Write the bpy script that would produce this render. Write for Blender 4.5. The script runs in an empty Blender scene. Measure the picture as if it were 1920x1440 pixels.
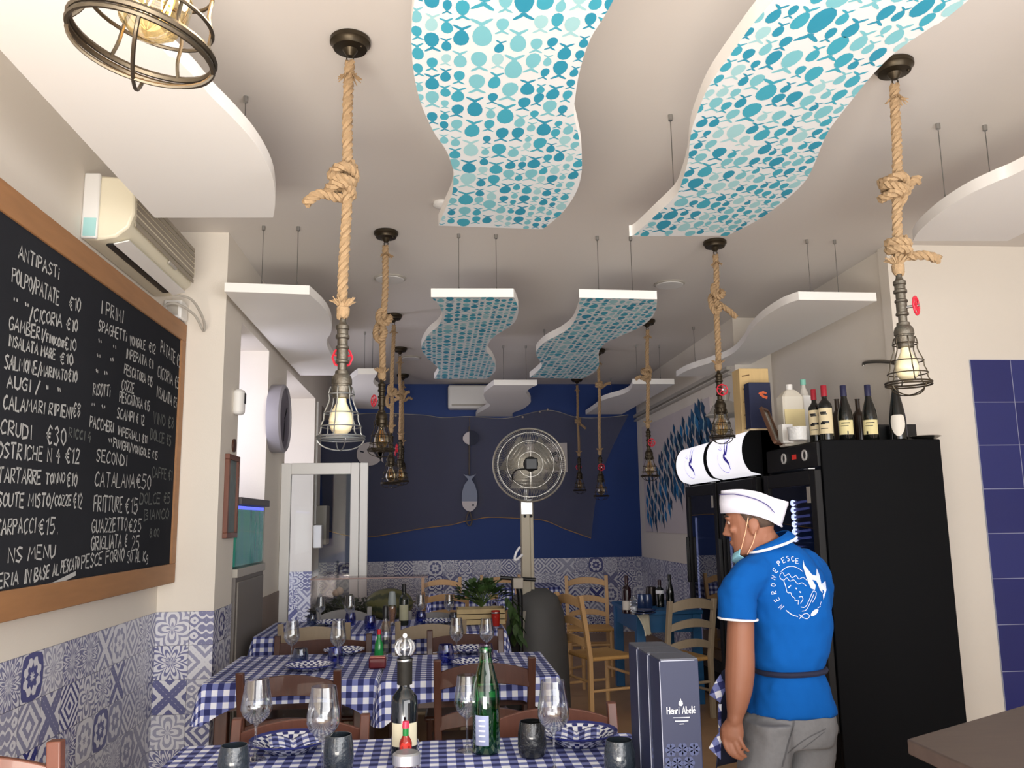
import bpy, bmesh, math, random
from mathutils import Vector, Matrix
from mathutils.bvhtree import BVHTree
PI = math.pi
scene = bpy.context.scene
COL = scene.collection

# ------------------------------------------------------------------ camera
FPX, VPX, VPY, HC = 1580.0, 815.0, 978.0, 1.52        # focal length in pixels of 1920x1440, vanishing point of the room, eye height
d_ = Vector((VPX - 960, 720 - VPY, FPX)).normalized()   # room depth axis in camera space (right, up, forward)
u_ = Vector((0, 1, 0)); u_ = (u_ - d_ * u_.dot(d_)).normalized()
r_ = -(d_.cross(u_)); r_ = r_ if r_.x > 0 else -r_
CAM = Vector((0, 0, HC))
# camera axes in the room
cx = Vector((r_.x, d_.x, u_.x)); cy = Vector((r_.y, d_.y, u_.y)); cz = Vector((r_.z, d_.z, u_.z))
cam_data = bpy.data.cameras.new('camera'); cam = bpy.data.objects.new('camera', cam_data); COL.objects.link(cam)
cam_data.sensor_width = 36.0; cam_data.lens = 36.0 * FPX / 1920.0; cam_data.clip_start = 0.02
cam.matrix_world = Matrix(((cx.x, cy.x, -cz.x, CAM.x), (cx.y, cy.y, -cz.y, CAM.y), (cx.z, cy.z, -cz.z, CAM.z), (0, 0, 0, 1)))
scene.camera = cam

def ray(px, py): return cx * (px - 960) + cy * (720 - py) + cz * FPX
def az(px, py, z): r = ray(px, py); return CAM + r * ((z - HC) / r.z)
def ay(px, py, y): r = ray(px, py); return CAM + r * (y / r.y)
def ax(px, py, x): r = ray(px, py); return CAM + r * (x / r.x)

# ------------------------------------------------------------------ light and exposure
scene.view_settings.view_transform = 'Standard'; scene.view_settings.look = 'None'
scene.view_settings.exposure = 1.4; scene.view_settings.gamma = 1.0; scene.view_settings.use_curve_mapping = False
world = bpy.data.worlds.new('daylight'); scene.world = world; world.use_nodes = True
bg = world.node_tree.nodes['Background']; bg.inputs[0].default_value = (0.92, 0.95, 1.0, 1); bg.inputs[1].default_value = 0.5

def area(name, loc, aim, sx, sy, power, color):
    l = bpy.data.lights.new(name, 'AREA'); l.shape = 'RECTANGLE'; l.size = sx; l.size_y = sy; l.energy = power; l.color = color
    o = bpy.data.objects.new(name, l); COL.objects.link(o); o.location = loc
    o.rotation_euler = (Vector(aim) - Vector(loc)).to_track_quat('-Z', 'Y').to_euler()
    return o
area('shopfront_daylight', (1.7, -1.4, 1.5), (-1.3, 3.2, 1.8), 5.0, 2.7, 100, (0.98, 0.96, 0.95))
area('pavement_bounce', (-0.9, -0.9, 0.25), (-0.8, 1.6, 3.4), 2.6, 1.0, 98, (1.0, 0.93, 0.82))
area('window_daylight_near', (-1.95, 6.35, 1.75), (-1.1, 7.6, 1.45), 0.8, 2.2, 5.5, (0.80, 0.80, 1.0))
area('window_daylight_far', (-2.15, 8.7, 1.45), (-1.2, 9.2, 1.4), 1.4, 2.5, 16, (0.86, 0.86, 1.0))

# ------------------------------------------------------------------ tagging
def tag(o, label=None, cat=None, group=None, kind=None):
    if label: o['label'] = label
    if cat: o['category'] = cat
    if group: o['group'] = group
    if kind: o['kind'] = kind
    return o
def thing(name, label, cat, loc=(0, 0, 0), rz=0.0, group=None):
    o = bpy.data.objects.new(name, None); COL.objects.link(o); o.location = loc; o.rotation_euler = (0, 0, rz)
    o.empty_display_size = 0.05
    return tag(o, label, cat, group)
KIDS = {}
def dup(root, loc, rz, label, group=None):
    r = root.copy(); COL.objects.link(r); r.location = loc; r.rotation_euler = (0, 0, rz); r['label'] = label
    if group: r['group'] = group
    for ch in KIDS.get(root.name, []):
        c = ch.copy(); COL.objects.link(c); c.parent = r; KIDS.setdefault(r.name, []).append(c)
        for g in KIDS.get(ch.name, []):
            d = g.copy(); COL.objects.link(d); d.parent = c; KIDS.setdefault(c.name, []).append(d)
    return r
def base_of(o):
    v = Vector((0, 0, 0))
    while o is not None: v += Vector(o.location); o = o.parent
    return v

# ------------------------------------------------------------------ mesh builder
class MB:
    def __init__(s): s.v = []; s.f = []; s.m = []; s.uv = None
    def add(s, vs, fs, mi=0):
        o = len(s.v); s.v += [Vector(p) for p in vs]
        for f in fs: s.f.append([i + o for i in f]); s.m.append(mi)
        return s
    def box(s, x0, x1, y0, y1, z0, z1, mi=0):
        vs = [(x, y, z) for z in (z0, z1) for y in (y0, y1) for x in (x0, x1)]
        return s.add(vs, [(0, 2, 3, 1), (4, 5, 7, 6), (0, 1, 5, 4), (2, 6, 7, 3), (0, 4, 6, 2), (1, 3, 7, 5)], mi)
    def bar(s, a, b, w, h, up=(0, 0, 1), mi=0):
        a = Vector(a); b = Vector(b); d = (b - a).normalized(); u = Vector(up); sd = d.cross(u)
        if sd.length < 1e-6: sd = d.cross(Vector((1, 0, 0)))
        sd.normalize(); u = sd.cross(d)
        vs = [p + sd * (i * w / 2) + u * (j * h / 2) for p in (a, b) for (i, j) in ((-1, -1), (1, -1), (1, 1), (-1, 1))]
        return s.add(vs, [(0, 1, 2, 3), (4, 7, 6, 5), (0, 4, 5, 1), (1, 5, 6, 2), (2, 6, 7, 3), (3, 7, 4, 0)], mi)
    def ring(s, rings, closed_ends=True, mi=0, loop=False):
        n = len(rings[0]); vs = [p for r in rings for p in r]; fs = []
        m = len(rings)
        for i in range(m if loop else m - 1):
            a = i * n; b = ((i + 1) % m) * n
            for j in range(n):
                k = (j + 1) % n; fs.append((a + j, a + k, b + k, b + j))
        if closed_ends and not loop:
            fs.append(tuple(range(n - 1, -1, -1))); fs.append(tuple(range((m - 1) * n, m * n)))
        return s.add(vs, fs, mi)
    def tube(s, pts, r, n=8, mi=0, loop=False, ends=True):
        pts = [Vector(p) for p in pts]; m = len(pts); rs = r if isinstance(r, (list, tuple)) else [r] * m
        T = []
        for i in range(m):
            a = pts[(i - 1) % m] if (loop or i > 0) else pts[0]; b = pts[(i + 1) % m] if (loop or i < m - 1) else pts[-1]
            t = b - a; T.append(t.normalized() if t.length > 1e-9 else Vector((0, 0, 1)))
        N = T[0].cross(Vector((0, 0, 1)))
        if N.length < 1e-3: N = T[0].cross(Vector((1, 0, 0)))
        N.normalize(); rings = []
        for i in range(m):
            N = N - T[i] * N.dot(T[i])
            if N.length < 1e-6: N = T[i].orthogonal()
            N.normalize(); B = T[i].cross(N)
            rings.append([pts[i] + (N * math.cos(2 * PI * j / n) + B * math.sin(2 * PI * j / n)) * rs[i] for j in range(n)])
        return s.ring(rings, ends, mi, loop)
    def cyl(s, a, b, r0, r1=None, n=20, mi=0): return s.tube([a, b], [r0, r0 if r1 is None else r1], n, mi)
    def lathe(s, prof, c=(0, 0, 0), n=28, mi=0, caps=True, axis='z'):
        c = Vector(c); rings = []
        for r, h in prof:
            R = []
            for j in range(n):
                a = 2 * PI * j / n; p = (r * math.cos(a), r * math.sin(a), h)
                if axis == 'y': p = (p[0], h, p[1])
                if axis == 'x': p = (h, p[0], p[1])
                R.append(c + Vector(p))
            rings.append(R)
        return s.ring(rings, caps, mi)
    def ball(s, c, rx, ry=None, rz=None, n=16, m=10, mi=0):
        ry = rx if ry is None else ry; rz = rx if rz is None else rz; c = Vector(c)
        rings = [[c + Vector((rx * math.sin(t) * math.cos(2 * PI * j / n), ry * math.sin(t) * math.sin(2 * PI * j / n), -rz * math.cos(t))) for j in range(n)]
                 for t in [max(0.02, min(PI - 0.02, PI * i / m)) for i in range(m + 1)]]
        return s.ring(rings, True, mi)
    def prism(s, poly, z0, z1, mi=0, mtop=None, mbot=None):
        n = len(poly); o = len(s.v)
        s.v += [Vector((p[0], p[1], z0)) for p in poly] + [Vector((p[0], p[1], z1)) for p in poly]
        s.f.append([o + i for i in range(n)][::-1]); s.m.append(mi if mbot is None else mbot)
        s.f.append([o + n + i for i in range(n)]); s.m.append(mi if mtop is None else mtop)
        for i in range(n):
            k = (i + 1) % n; s.f.append([o + i, o + k, o + n + k, o + n + i]); s.m.append(mi)
        return s
    def quad(s, a, b, c, d, mi=0): return s.add([a, b, c, d], [(0, 1, 2, 3)], mi)
    def xf(s, M, start=0):
        for i in range(start, len(s.v)): s.v[i] = M @ s.v[i]
        return s
    def build(s, name, mats, parent=None, smooth=35, bev=0, world=True, sub=0, uv=None, solid=0):
        me = bpy.data.meshes.new(name); o = bpy.data.objects.new(name, me); COL.objects.link(o)
        off = base_of(parent) if (parent is not None and world) else Vector((0, 0, 0))
        me.from_pydata([tuple(p - off) for p in s.v], [], [tuple(f) for f in s.f])
        if not isinstance(mats, (list, tuple)): mats = [mats]
        for m in mats: me.materials.append(m)
        if len(mats) > 1:
            for p, mi in zip(me.polygons, s.m): p.material_index = min(mi, len(mats) - 1)
        if uv is not None:
            L = me.uv_layers.new(name='uv')
            for lp in me.loops: L.data[lp.index].uv = uv[lp.vertex_index]
        bm = bmesh.new(); bm.from_mesh(me); bmesh.ops.recalc_face_normals(bm, faces=bm.faces); bm.to_mesh(me); bm.free()
        if smooth:
            me.shade_smooth(); me.set_sharp_from_angle(angle=math.radians(smooth))
        if bev:
            b = o.modifiers.new('bevel', 'BEVEL'); b.width = bev; b.segments = 2; b.limit_method = 'ANGLE'; b.angle_limit = math.radians(40)
        if solid:
            b = o.modifiers.new('thickness', 'SOLIDIFY'); b.thickness = solid; b.offset = 0
        if sub:
            b = o.modifiers.new('subdivision', 'SUBSURF'); b.levels = sub; b.render_levels = sub
        if parent is not None: o.parent = parent; KIDS.setdefault(parent.name, []).append(o)
        return o
def struct(name, mb, m, label, **k):
    o = mb.build(name, m, **k); o['kind'] = 'structure'; o['label'] = label
    return o
def smooth_path(pts, k=6, loop=False):
    P = [Vector(p) for p in pts]; n = len(P); out = []
    for i in range(n if loop else n - 1):
        if loop: a, b, c, d = P[(i - 1) % n], P[i], P[(i + 1) % n], P[(i + 2) % n]
        else: a, b, c, d = P[max(i - 1, 0)], P[i], P[i + 1], P[min(i + 2, n - 1)]
        for j in range(k):
            t = j / k
            out.append(0.5 * ((2 * b) + (c - a) * t + (2 * a - 5 * b + 4 * c - d) * t * t + (3 * b - a - 3 * c + d) * t ** 3))
    if not loop: out.append(P[-1])
    return out

# ------------------------------------------------------------------ materials
MATS = {}
def lin(c):
    return tuple((x / 12.92 if x <= 0.04045 else ((x + 0.055) / 1.055) ** 2.4) for x in c)
def rgb(r, g, b): return lin((r / 255, g / 255, b / 255))
def mat(name, col, rough=0.5, metal=0.0, vary=0.0, vscale=8.0, bump=0.0, bscale=60.0, emit=0.0, trans=0.0, ior=1.45, coat=0.0, spec=None, sheen=0.0, stretch=None, ecol=None):
    if name in MATS: return MATS[name]
    m = bpy.data.materials.new(name); m.use_nodes = True; nt = m.node_tree; p = nt.nodes['Principled BSDF']
    c = (*col[:3], 1)
    p.inputs['Base Color'].default_value = c; p.inputs['Roughness'].default_value = rough; p.inputs['Metallic'].default_value = metal
    p.inputs['IOR'].default_value = ior
    if trans: p.inputs['Transmission Weight'].default_value = trans
    if coat: p.inputs['Coat Weight'].default_value = coat
    if spec is not None: p.inputs['Specular IOR Level'].default_value = spec
    if sheen: p.inputs['Sheen Weight'].default_value = sheen
    if emit: p.inputs['Emission Color'].default_value = (*(ecol or col)[:3], 1); p.inputs['Emission Strength'].default_value = emit
    tc = nt.nodes.new('ShaderNodeTexCoord'); src = tc.outputs['Object']
    if stretch:
        mp = nt.nodes.new('ShaderNodeMapping'); mp.inputs['Scale'].default_value = stretch; nt.links.new(src, mp.inputs[0]); src = mp.outputs[0]
    if vary:
        n = nt.nodes.new('ShaderNodeTexNoise'); n.inputs['Scale'].default_value = vscale; n.inputs['Detail'].default_value = 5
        nt.links.new(src, n.inputs['Vector'])
        mx = nt.nodes.new('ShaderNodeMix'); mx.data_type = 'RGBA'
        mx.inputs[6].default_value = (*[x * (1 - vary) for x in col[:3]], 1); mx.inputs[7].default_value = (*[min(1, x * (1 + vary)) for x in col[:3]], 1)
        nt.links.new(n.outputs['Fac'], mx.inputs[0]); nt.links.new(mx.outputs[2], p.inputs['Base Color'])
    if bump:
        n = nt.nodes.new('ShaderNodeTexNoise'); n.inputs['Scale'].default_value = bscale; n.inputs['Detail'].default_value = 4
        nt.links.new(src, n.inputs['Vector'])
        b = nt.nodes.new('ShaderNodeBump'); b.inputs['Strength'].default_value = bump; b.inputs['Distance'].default_value = 0.01
        nt.links.new(n.outputs['Fac'], b.inputs['Height']); nt.links.new(b.outputs['Normal'], p.inputs['Normal'])
    MATS[name] = m
    return m
class NT:
    """tiny helper to write shader maths"""
    def __init__(s, name):
        s.m = bpy.data.materials.new(name); s.m.use_nodes = True; s.nt = s.m.node_tree; s.p = s.nt.nodes['Principled BSDF']; MATS[name] = s.m
    def put(s, v, sock):
        if hasattr(v, 'node'): s.nt.links.new(v, sock)
        else: sock.default_value = v
    def M(s, op, a, b=None, c=None):
        n = s.nt.nodes.new('ShaderNodeMath'); n.operation = op; s.put(a, n.inputs[0])
        if b is not None: s.put(b, n.inputs[1])
        if c is not None: s.put(c, n.inputs[2])
        return n.outputs[0]
    def xyz(s, which='Object'):
        t = s.nt.nodes.new('ShaderNodeTexCoord'); x = s.nt.nodes.new('ShaderNodeSeparateXYZ'); s.nt.links.new(t.outputs[which], x.inputs[0])
        return x.outputs[0], x.outputs[1], x.outputs[2]
    def mixc(s, f, a, b):
        n = s.nt.nodes.new('ShaderNodeMix'); n.data_type = 'RGBA'; s.put(f, n.inputs[0])
        for v, k in ((a, 6), (b, 7)):
            if hasattr(v, 'node'): s.nt.links.new(v, n.inputs[k])
            else: n.inputs[k].default_value = (*v[:3], 1)
        return n.outputs[2]
    def comb(s, a, b, c=0.0):
        n = s.nt.nodes.new('ShaderNodeCombineXYZ'); s.put(a, n.inputs[0]); s.put(b, n.inputs[1]); s.put(c, n.inputs[2]); return n.outputs[0]
    def noise(s, vec, scale, detail=3):
        n = s.nt.nodes.new('ShaderNodeTexNoise'); n.inputs['Scale'].default_value = scale; n.inputs['Detail'].default_value = detail
        if vec is not None: s.nt.links.new(vec, n.inputs['Vector'])
        return n.outputs['Fac']
    def white(s, vec):
        n = s.nt.nodes.new('ShaderNodeTexWhiteNoise'); n.noise_dimensions = '3D'; s.nt.links.new(vec, n.inputs['Vector']); return n.outputs['Value']
    def step(s, a, e, w=0.06):
        n = s.nt.nodes.new('ShaderNodeMapRange'); s.put(a, n.inputs[0]); n.inputs[1].default_value = e - w; n.inputs[2].default_value = e + w
        n.inputs[3].default_value = 0; n.inputs[4].default_value = 1; return n.outputs[0]
    def bump(s, h, strength=0.3, dist=0.01):
        b = s.nt.nodes.new('ShaderNodeBump'); b.inputs['Strength'].default_value = strength; b.inputs['Distance'].default_value = dist
        s.nt.links.new(h, b.inputs['Height']); s.nt.links.new(b.outputs[0], s.p.inputs['Normal'])
    def base(s, c, rough=0.5):
        s.put(c, s.p.inputs['Base Color']) if hasattr(c, 'node') else None
        s.p.inputs['Roughness'].default_value = rough

def azulejo(name, axis, off, size=0.2, light=rgb(216, 216, 222), dark=rgb(48, 54, 124), z0=1.0):
    t = NT(name); X, Y, Z = t.xyz('Object'); U = X if axis == 'x' else Y
    u = t.M('DIVIDE', t.M('ADD', U, off), size); v = t.M('DIVIDE', t.M('SUBTRACT', Z, z0), size)
    iu = t.M('FLOOR', u); iv = t.M('FLOOR', v)
    lx = t.M('MULTIPLY_ADD', t.M('SUBTRACT', u, iu), 2.0, -1.0); ly = t.M('MULTIPLY_ADD', t.M('SUBTRACT', v, iv), 2.0, -1.0)
    w1 = t.white(t.comb(iu, iv, 3.3)); w2 = t.white(t.comb(iu, iv, 7.9)); w3 = t.white(t.comb(iu, iv, 12.1))
    axx = t.M('ABSOLUTE', lx); ayy = t.M('ABSOLUTE', ly)
    r = t.M('SQRT', t.M('ADD', t.M('MULTIPLY', lx, lx), t.M('MULTIPLY', ly, ly))); th = t.M('ARCTAN2', ly, lx)
    # petals: one of 4 / 8 fold stars with a random phase
    k = t.M('MULTIPLY_ADD', t.M('FLOOR', t.M('MULTIPLY', w2, 2.99)), 4.0, 4.0)
    ph = t.M('MULTIPLY', t.M('FLOOR', t.M('MULTIPLY', w3, 1.99)), PI)
    petal = t.M('ABSOLUTE', t.M('COSINE', t.M('ADD', t.M('MULTIPLY', th, t.M('DIVIDE', k, 2.0)), t.M('DIVIDE', ph, 2.0))))
    star = t.M('SINE', t.M('MULTIPLY', t.M('SUBTRACT', r, t.M('MULTIPLY', petal, 0.62)), 13.0))
    # rings of diamonds and circles
    dia = t.M('SINE', t.M('MULTIPLY', t.M('ADD', axx, ayy), t.M('MULTIPLY_ADD', w3, 6.0, 9.0)))
    # lattice scroll work
    scr = t.M('SINE', t.M('ADD', t.M('MULTIPLY', t.M('SINE', t.M('MULTIPLY', axx, 6.5)), 3.0), t.M('MULTIPLY', t.M('COSINE', t.M('MULTIPLY', ayy, 7.0)), 3.4)))
    crs = t.M('SINE', t.M('MULTIPLY', t.M('ABSOLUTE', t.M('SUBTRACT', axx, ayy)), t.M('MULTIPLY_ADD', w2, 6.0, 8.0)))
    flo = t.M('SUBTRACT', t.M('COSINE', t.M('MULTIPLY', r, 10.0)), t.M('MULTIPLY', t.M('COSINE', t.M('MULTIPLY', th, 8.0)), 0.7))
    def pick(a, b, e): 
        s_ = t.M('GREATER_THAN', w1, e); return t.M('ADD', t.M('MULTIPLY', a, t.M('SUBTRACT', 1.0, s_)), t.M('MULTIPLY', b, s_))
    pat = pick(star, dia, 0.3); pat = pick(pat, scr, 0.48); pat = pick(pat, crs, 0.66); pat = pick(pat, flo, 0.82)
    fine = t.M('MULTIPLY', t.M('MULTIPLY', t.M('SINE', t.M('MULTIPLY', axx, 17.0)), t.M('SINE', t.M('MULTIPLY', ayy, 17.0))), 0.35)
    f = t.step(t.M('ADD', pat, fine), 0.12, 0.14)
    inv = t.M('GREATER_THAN', w2, 0.62); f = t.M('ABSOLUTE', t.M('SUBTRACT', f, inv))
    f = t.M('MULTIPLY', f, t.M('MULTIPLY_ADD', w3, 0.5, 0.5))
    c = t.mixc(f, light, dark)
    g = t.M('MAXIMUM', t.step(axx, 0.985, 0.008), t.step(ayy, 0.985, 0.008))
    c = t.mixc(t.M('MULTIPLY', g, 0.8), c, rgb(92, 92, 104))
    t.base(c, 0.28); t.bump(t.M('SUBTRACT', 1.0, g), 0.25, 0.003)
    return t.m
# ------------------------------------------------------------------ materials used
PAINT = mat('cream_wall_paint', rgb(226, 218, 206), 0.75, vary=0.02, vscale=2, bump=0.08, bscale=180)
CEILM = mat('ceiling_paint', rgb(222, 216, 210), 0.85, vary=0.015, vscale=1.5)
WHITEP = mat('white_panel_paint', rgb(248, 245, 240), 0.6)
NAVY = mat('navy_wall_paint', rgb(14, 54, 122), 0.55, vary=0.05, vscale=3)
FLOORM = mat('floor_stone', rgb(164, 130, 96), 0.45, vary=0.18, vscale=6)
TILX = azulejo('azulejo_tiles_facing', 'x', 1.69)
TILY = azulejo('azulejo_tiles_side', 'y', 0.03)
WOOD_D = mat('dark_brown_wood', rgb(74, 42, 30), 0.42, vary=0.28, vscale=5, stretch=(14, 14, 1.6), coat=0.2)
WOOD_R = mat('reddish_wood', rgb(108, 66, 52), 0.45, vary=0.2, vscale=5, stretch=(14, 14, 1.6), coat=0.2)
WOOD_L = mat('light_beech_wood', rgb(196, 156, 108), 0.45, vary=0.14, vscale=5, stretch=(14, 14, 1.6))
WOOD_T = mat('taupe_wood', rgb(150, 134, 112), 0.5, vary=0.12, vscale=6, stretch=(10, 10, 2))  # natural wood, its shade put into the taupe on third table chairs
WOOD_G = mat('grey_painted_wood', rgb(142, 138, 134), 0.5, vary=0.12, vscale=6, stretch=(10, 10, 2))
WOOD_F = mat('chalkboard_frame_wood', rgb(156, 112, 74), 0.55, vary=0.22, vscale=3, stretch=(9, 1.2, 9))
STRAW = mat('woven_straw', rgb(190, 146, 86), 0.8, vary=0.3, vscale=40, stretch=(1, 14, 1), bump=0.4, bscale=60)
ROPE = mat('jute_rope', rgb(168, 140, 106), 0.9, vary=0.22, vscale=90, bump=0.5, bscale=300)
PIPE = mat('antique_iron', rgb(112, 106, 96), 0.45, metal=0.85, vary=0.4, vscale=35, bump=0.25, bscale=90)
CAGE = mat('aged_cage_wire', rgb(88, 80, 68), 0.42, metal=0.9, vary=0.35, vscale=60)
BRONZE = mat('dark_bronze', rgb(66, 58, 46), 0.4, metal=0.8, vary=0.3, vscale=30)
RED = mat('red_valve_enamel', rgb(206, 42, 62), 0.35)
STEEL = mat('brushed_steel', rgb(180, 180, 178), 0.3, metal=1.0)
WIRE = mat('steel_cable', rgb(120, 118, 114), 0.4, metal=0.8)
BLACKP = mat('black_powder_coat', rgb(11, 12, 15), 0.55, spec=.12)
BLACKG = mat('black_plastic', rgb(18, 18, 20), 0.35)
DOORG = mat('fridge_door_frame', rgb(28, 27, 28), 0.45, spec=.3)
WHITEPL = mat('white_plastic', rgb(232, 230, 226), 0.35)
CREAMPL = mat('cream_plastic', rgb(226, 218, 194), 0.35)
GREYPL = mat('grey_plastic', rgb(176, 170, 160), 0.4)
PAPER = mat('cream_paper', rgb(228, 206, 168), 0.7)
PORC = mat('white_porcelain', rgb(232, 232, 236), 0.15)
BLUEV = mat('blue_enamel', rgb(30, 40, 120), 0.2)
INK = mat('navy_ink', rgb(44, 44, 120), 0.5)
CHALK = mat('white_chalk', rgb(178, 178, 176), 0.95)
CHALKF = mat('faint_chalk', rgb(94, 98, 96), 0.95)
SLATE = mat('blackboard_slate', rgb(46, 47, 51), 0.9, vary=0.25, vscale=2.2, spec=0)

def glassy(name, tint, refl=0.12, rough=0.0, clear=0.9):
    """thin clear glass: tinted see-through with a Fresnel reflection"""
    if name in MATS: return MATS[name]
    m = bpy.data.materials.new(name); m.use_nodes = True; nt = m.node_tree; nt.nodes.remove(nt.nodes['Principled BSDF'])
    out = nt.nodes['Material Output']; tr = nt.nodes.new('ShaderNodeBsdfTransparent'); gl = nt.nodes.new('ShaderNodeBsdfGlossy'); mx = nt.nodes.new('ShaderNodeMixShader')
    tr.inputs[0].default_value = (*[t * clear for t in tint], 1); gl.inputs['Roughness'].default_value = rough; gl.inputs[0].default_value = (0.95, 0.95, 0.95, 1)
    lw = nt.nodes.new('ShaderNodeLayerWeight'); lw.inputs[0].default_value = refl + 0.25
    mr = nt.nodes.new('ShaderNodeMapRange'); mr.inputs[3].default_value = refl * 0.4; mr.inputs[4].default_value = min(1, refl * 5)
    nt.links.new(lw.outputs['Facing'], mr.inputs[0]); nt.links.new(mr.outputs[0], mx.inputs[0])
    nt.links.new(tr.outputs[0], mx.inputs[1]); nt.links.new(gl.outputs[0], mx.inputs[2]); nt.links.new(mx.outputs[0], out.inputs[0])
    MATS[name] = m; return m
GLASS = glassy('clear_glass', (0.97, 0.98, 0.99), 0.15)
PANE = glassy('window_pane', (0.93, 0.95, 0.95), 0.05)
DARKPANE = glassy('tinted_fridge_pane', (0.30, 0.31, 0.38), 0.10)
ACRYL = glassy('acrylic_guard', (0.93, 0.90, 0.90), 0.04, rough=.2)
TANK = glassy('aquarium_glass', (0.95, 0.97, 0.97), 0.025)
GREENG = glassy('green_bottle_glass', (0.16, 0.66, 0.28), 0.12)
BLUEG = glassy('cobalt_glass', (0.38, 0.46, 0.88), 0.12)
GREYBLUEG = glassy('grey_blue_glass', (0.60, 0.66, 0.80), 0.12)
PURPLEG = glassy('mauve_glass', (0.80, 0.68, 0.82), 0.12)
SMOKEG = mat('smoky_hammered_glass', rgb(52, 60, 68), 0.12, trans=0.35, bump=0.5, bscale=70, coat=0.6)
AMBERG = glassy('amber_bulb_glass', (0.98, 0.86, 0.58), 0.14)
MILKB = mat('milky_bulb', rgb(246, 232, 190), 0.25, trans=0.0, coat=0.5, spec=0.6)
FILA = mat('glowing_filament', rgb(255, 190, 100), 0.5, emit=6, ecol=(1.0, 0.55, 0.2))
WINEB = mat('dark_wine_glass', rgb(16, 18, 16), 0.12, coat=0.5)

def gingham():
    t = NT('gingham_cloth'); u, v, _ = t.xyz('UV'); c = 0.028
    a = t.M('PINGPONG', t.M('DIVIDE', u, c), 1.0); b = t.M('PINGPONG', t.M('DIVIDE', v, c), 1.0)
    sa = t.step(a, 0.5, 0.03); sb = t.step(b, 0.5, 0.03)
    f = t.M('MULTIPLY', t.M('ADD', sa, sb), 0.5)
    col = t.mixc(t.step(f, 0.25, 0.2), rgb(232, 234, 244), rgb(112, 120, 176)); col = t.mixc(t.step(f, 0.75, 0.2), col, rgb(34, 40, 96))
    t.base(col, 0.85); t.bump(t.noise(None, 400, 2), 0.08, 0.002); return t.m
GING = gingham()

def plate_mat():
    t = NT('painted_plate'); x, y, z = t.xyz('Object')
    r = t.M('SQRT', t.M('ADD', t.M('MULTIPLY', x, x), t.M('MULTIPLY', y, y))); th = t.M('ARCTAN2', y, x)
    rim = t.M('MULTIPLY', t.M('COSINE', t.M('MULTIPLY', th, 18.0)), t.M('COSINE', t.M('MULTIPLY', t.M('SUBTRACT', r, 0.095), 170.0)))
    f = t.step(rim, 0.05, 0.12); f = t.M('MULTIPLY', f, t.M('GREATER_THAN', r, 0.072))
    ed = t.M('MAXIMUM', t.step(r, 0.121, 0.002), t.M('MULTIPLY', t.M('GREATER_THAN', r, 0.066), t.M('LESS_THAN', r, 0.072)))
    wav = t.M('MULTIPLY', t.step(t.M('SINE', t.M('ADD', t.M('MULTIPLY', x, 190.0), t.M('MULTIPLY', t.M('SINE', t.M('MULTIPLY', y, 90.0)), 1.6))), 0.2, 0.2), t.M('LESS_THAN', r, 0.066))
    f = t.M('MAXIMUM', t.M('MAXIMUM', f, ed), wav)
    t.base(t.mixc(f, rgb(228, 230, 238), rgb(40, 46, 110)), 0.18); return t.m
PLATE = plate_mat()

# ------------------------------------------------------------------ the room
ZC = 3.42; YB = 11.7; XL = -1.69; XL2 = -1.35; TZ = 1.0
struct('floor', MB().box(-2.6, 5.2, -1.2, YB + .1, -.1, 0), FLOORM, 'brown stone restaurant floor')
struct('ceiling', MB().box(-2.6, 5.2, -1.2, YB + .1, ZC, ZC + .1), CEILM, 'pale grey white ceiling with hanging wavy panels')
struct('wall_left', MB().box(XL - .2, XL, -1.2, 5.47, TZ, ZC).box(XL - .2, XL - .004, -1.2, 5.47, 0, TZ), PAINT, 'cream left wall behind the chalkboard')
struct('trim_1', MB().box(XL - .01, XL + .002, -1.2, 5.47, 0, TZ), TILY, 'blue and white patterned tiles along the left wall')
struct('trim_2', MB().box(XL - .2, XL2, 5.47, 5.92, TZ, ZC), PAINT, 'cream pillar at the end of the left wall')
struct('trim_3', MB().box(XL - .2, XL2 + .003, 5.467, 5.925, 0, TZ), [TILX, TILY], 'blue and white tiles around the base of the pillar')
o = bpy.data.objects['trim_3']
for p in o.data.polygons: p.material_index = 1 if abs(p.normal.x) > .5 else 0
# beam over the side windows, the two piers between them
struct('trim_4', MB().box(-2.3, XL2, 5.92, YB, 2.92, ZC), PAINT, 'white beam above the side windows')
struct('trim_5', MB().box(-2.3, XL2, 6.92, 7.77, 0, 2.92), PAINT, 'pier carrying the round wall clock')
struct('trim_6', MB().box(-2.3, XL2, 9.64, 10.2, TZ, 2.92), PAINT, 'pale pier behind the open glass door')
struct('trim_7', MB().box(-2.3, XL2 + .003, 9.637, 10.203, 0, TZ), [TILX, TILY], 'patterned tiles at the foot of the far pier')
o = bpy.data.objects['trim_7']
for p in o.data.polygons: p.material_index = 1 if abs(p.normal.x) > .5 else 0
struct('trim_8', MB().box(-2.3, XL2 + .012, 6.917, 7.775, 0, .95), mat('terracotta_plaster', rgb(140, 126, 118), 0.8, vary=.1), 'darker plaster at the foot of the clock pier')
struct('wall_back_left', MB().box(-2.4, -2.3, 5.9, YB, 0, ZC), PAINT, 'outer wall of the side window bays')
struct('wall_back', MB().box(-2.4, 3.3, YB, YB + .12, TZ, ZC), NAVY, 'dark navy back wall')
struct('trim_9', MB().box(-2.4, 3.3, YB - .004, YB + .1, 0, TZ), TILX, 'row of black and white patterned tiles under the navy wall')
struct('wall_right', MB().box(2.86, 3.4, 7.7, YB, TZ, ZC), PAINT, 'cream right wall with the fish picture')
struct('trim_10', MB().box(2.857, 3.3, 7.7, YB, 0, TZ), TILY, 'patterned tiles along the far right wall')
struct('wall_right_recess', MB().box(3.22, 3.4, 5.62, 7.7, 0, ZC), PAINT, 'shaded wall behind the fridges')
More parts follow.
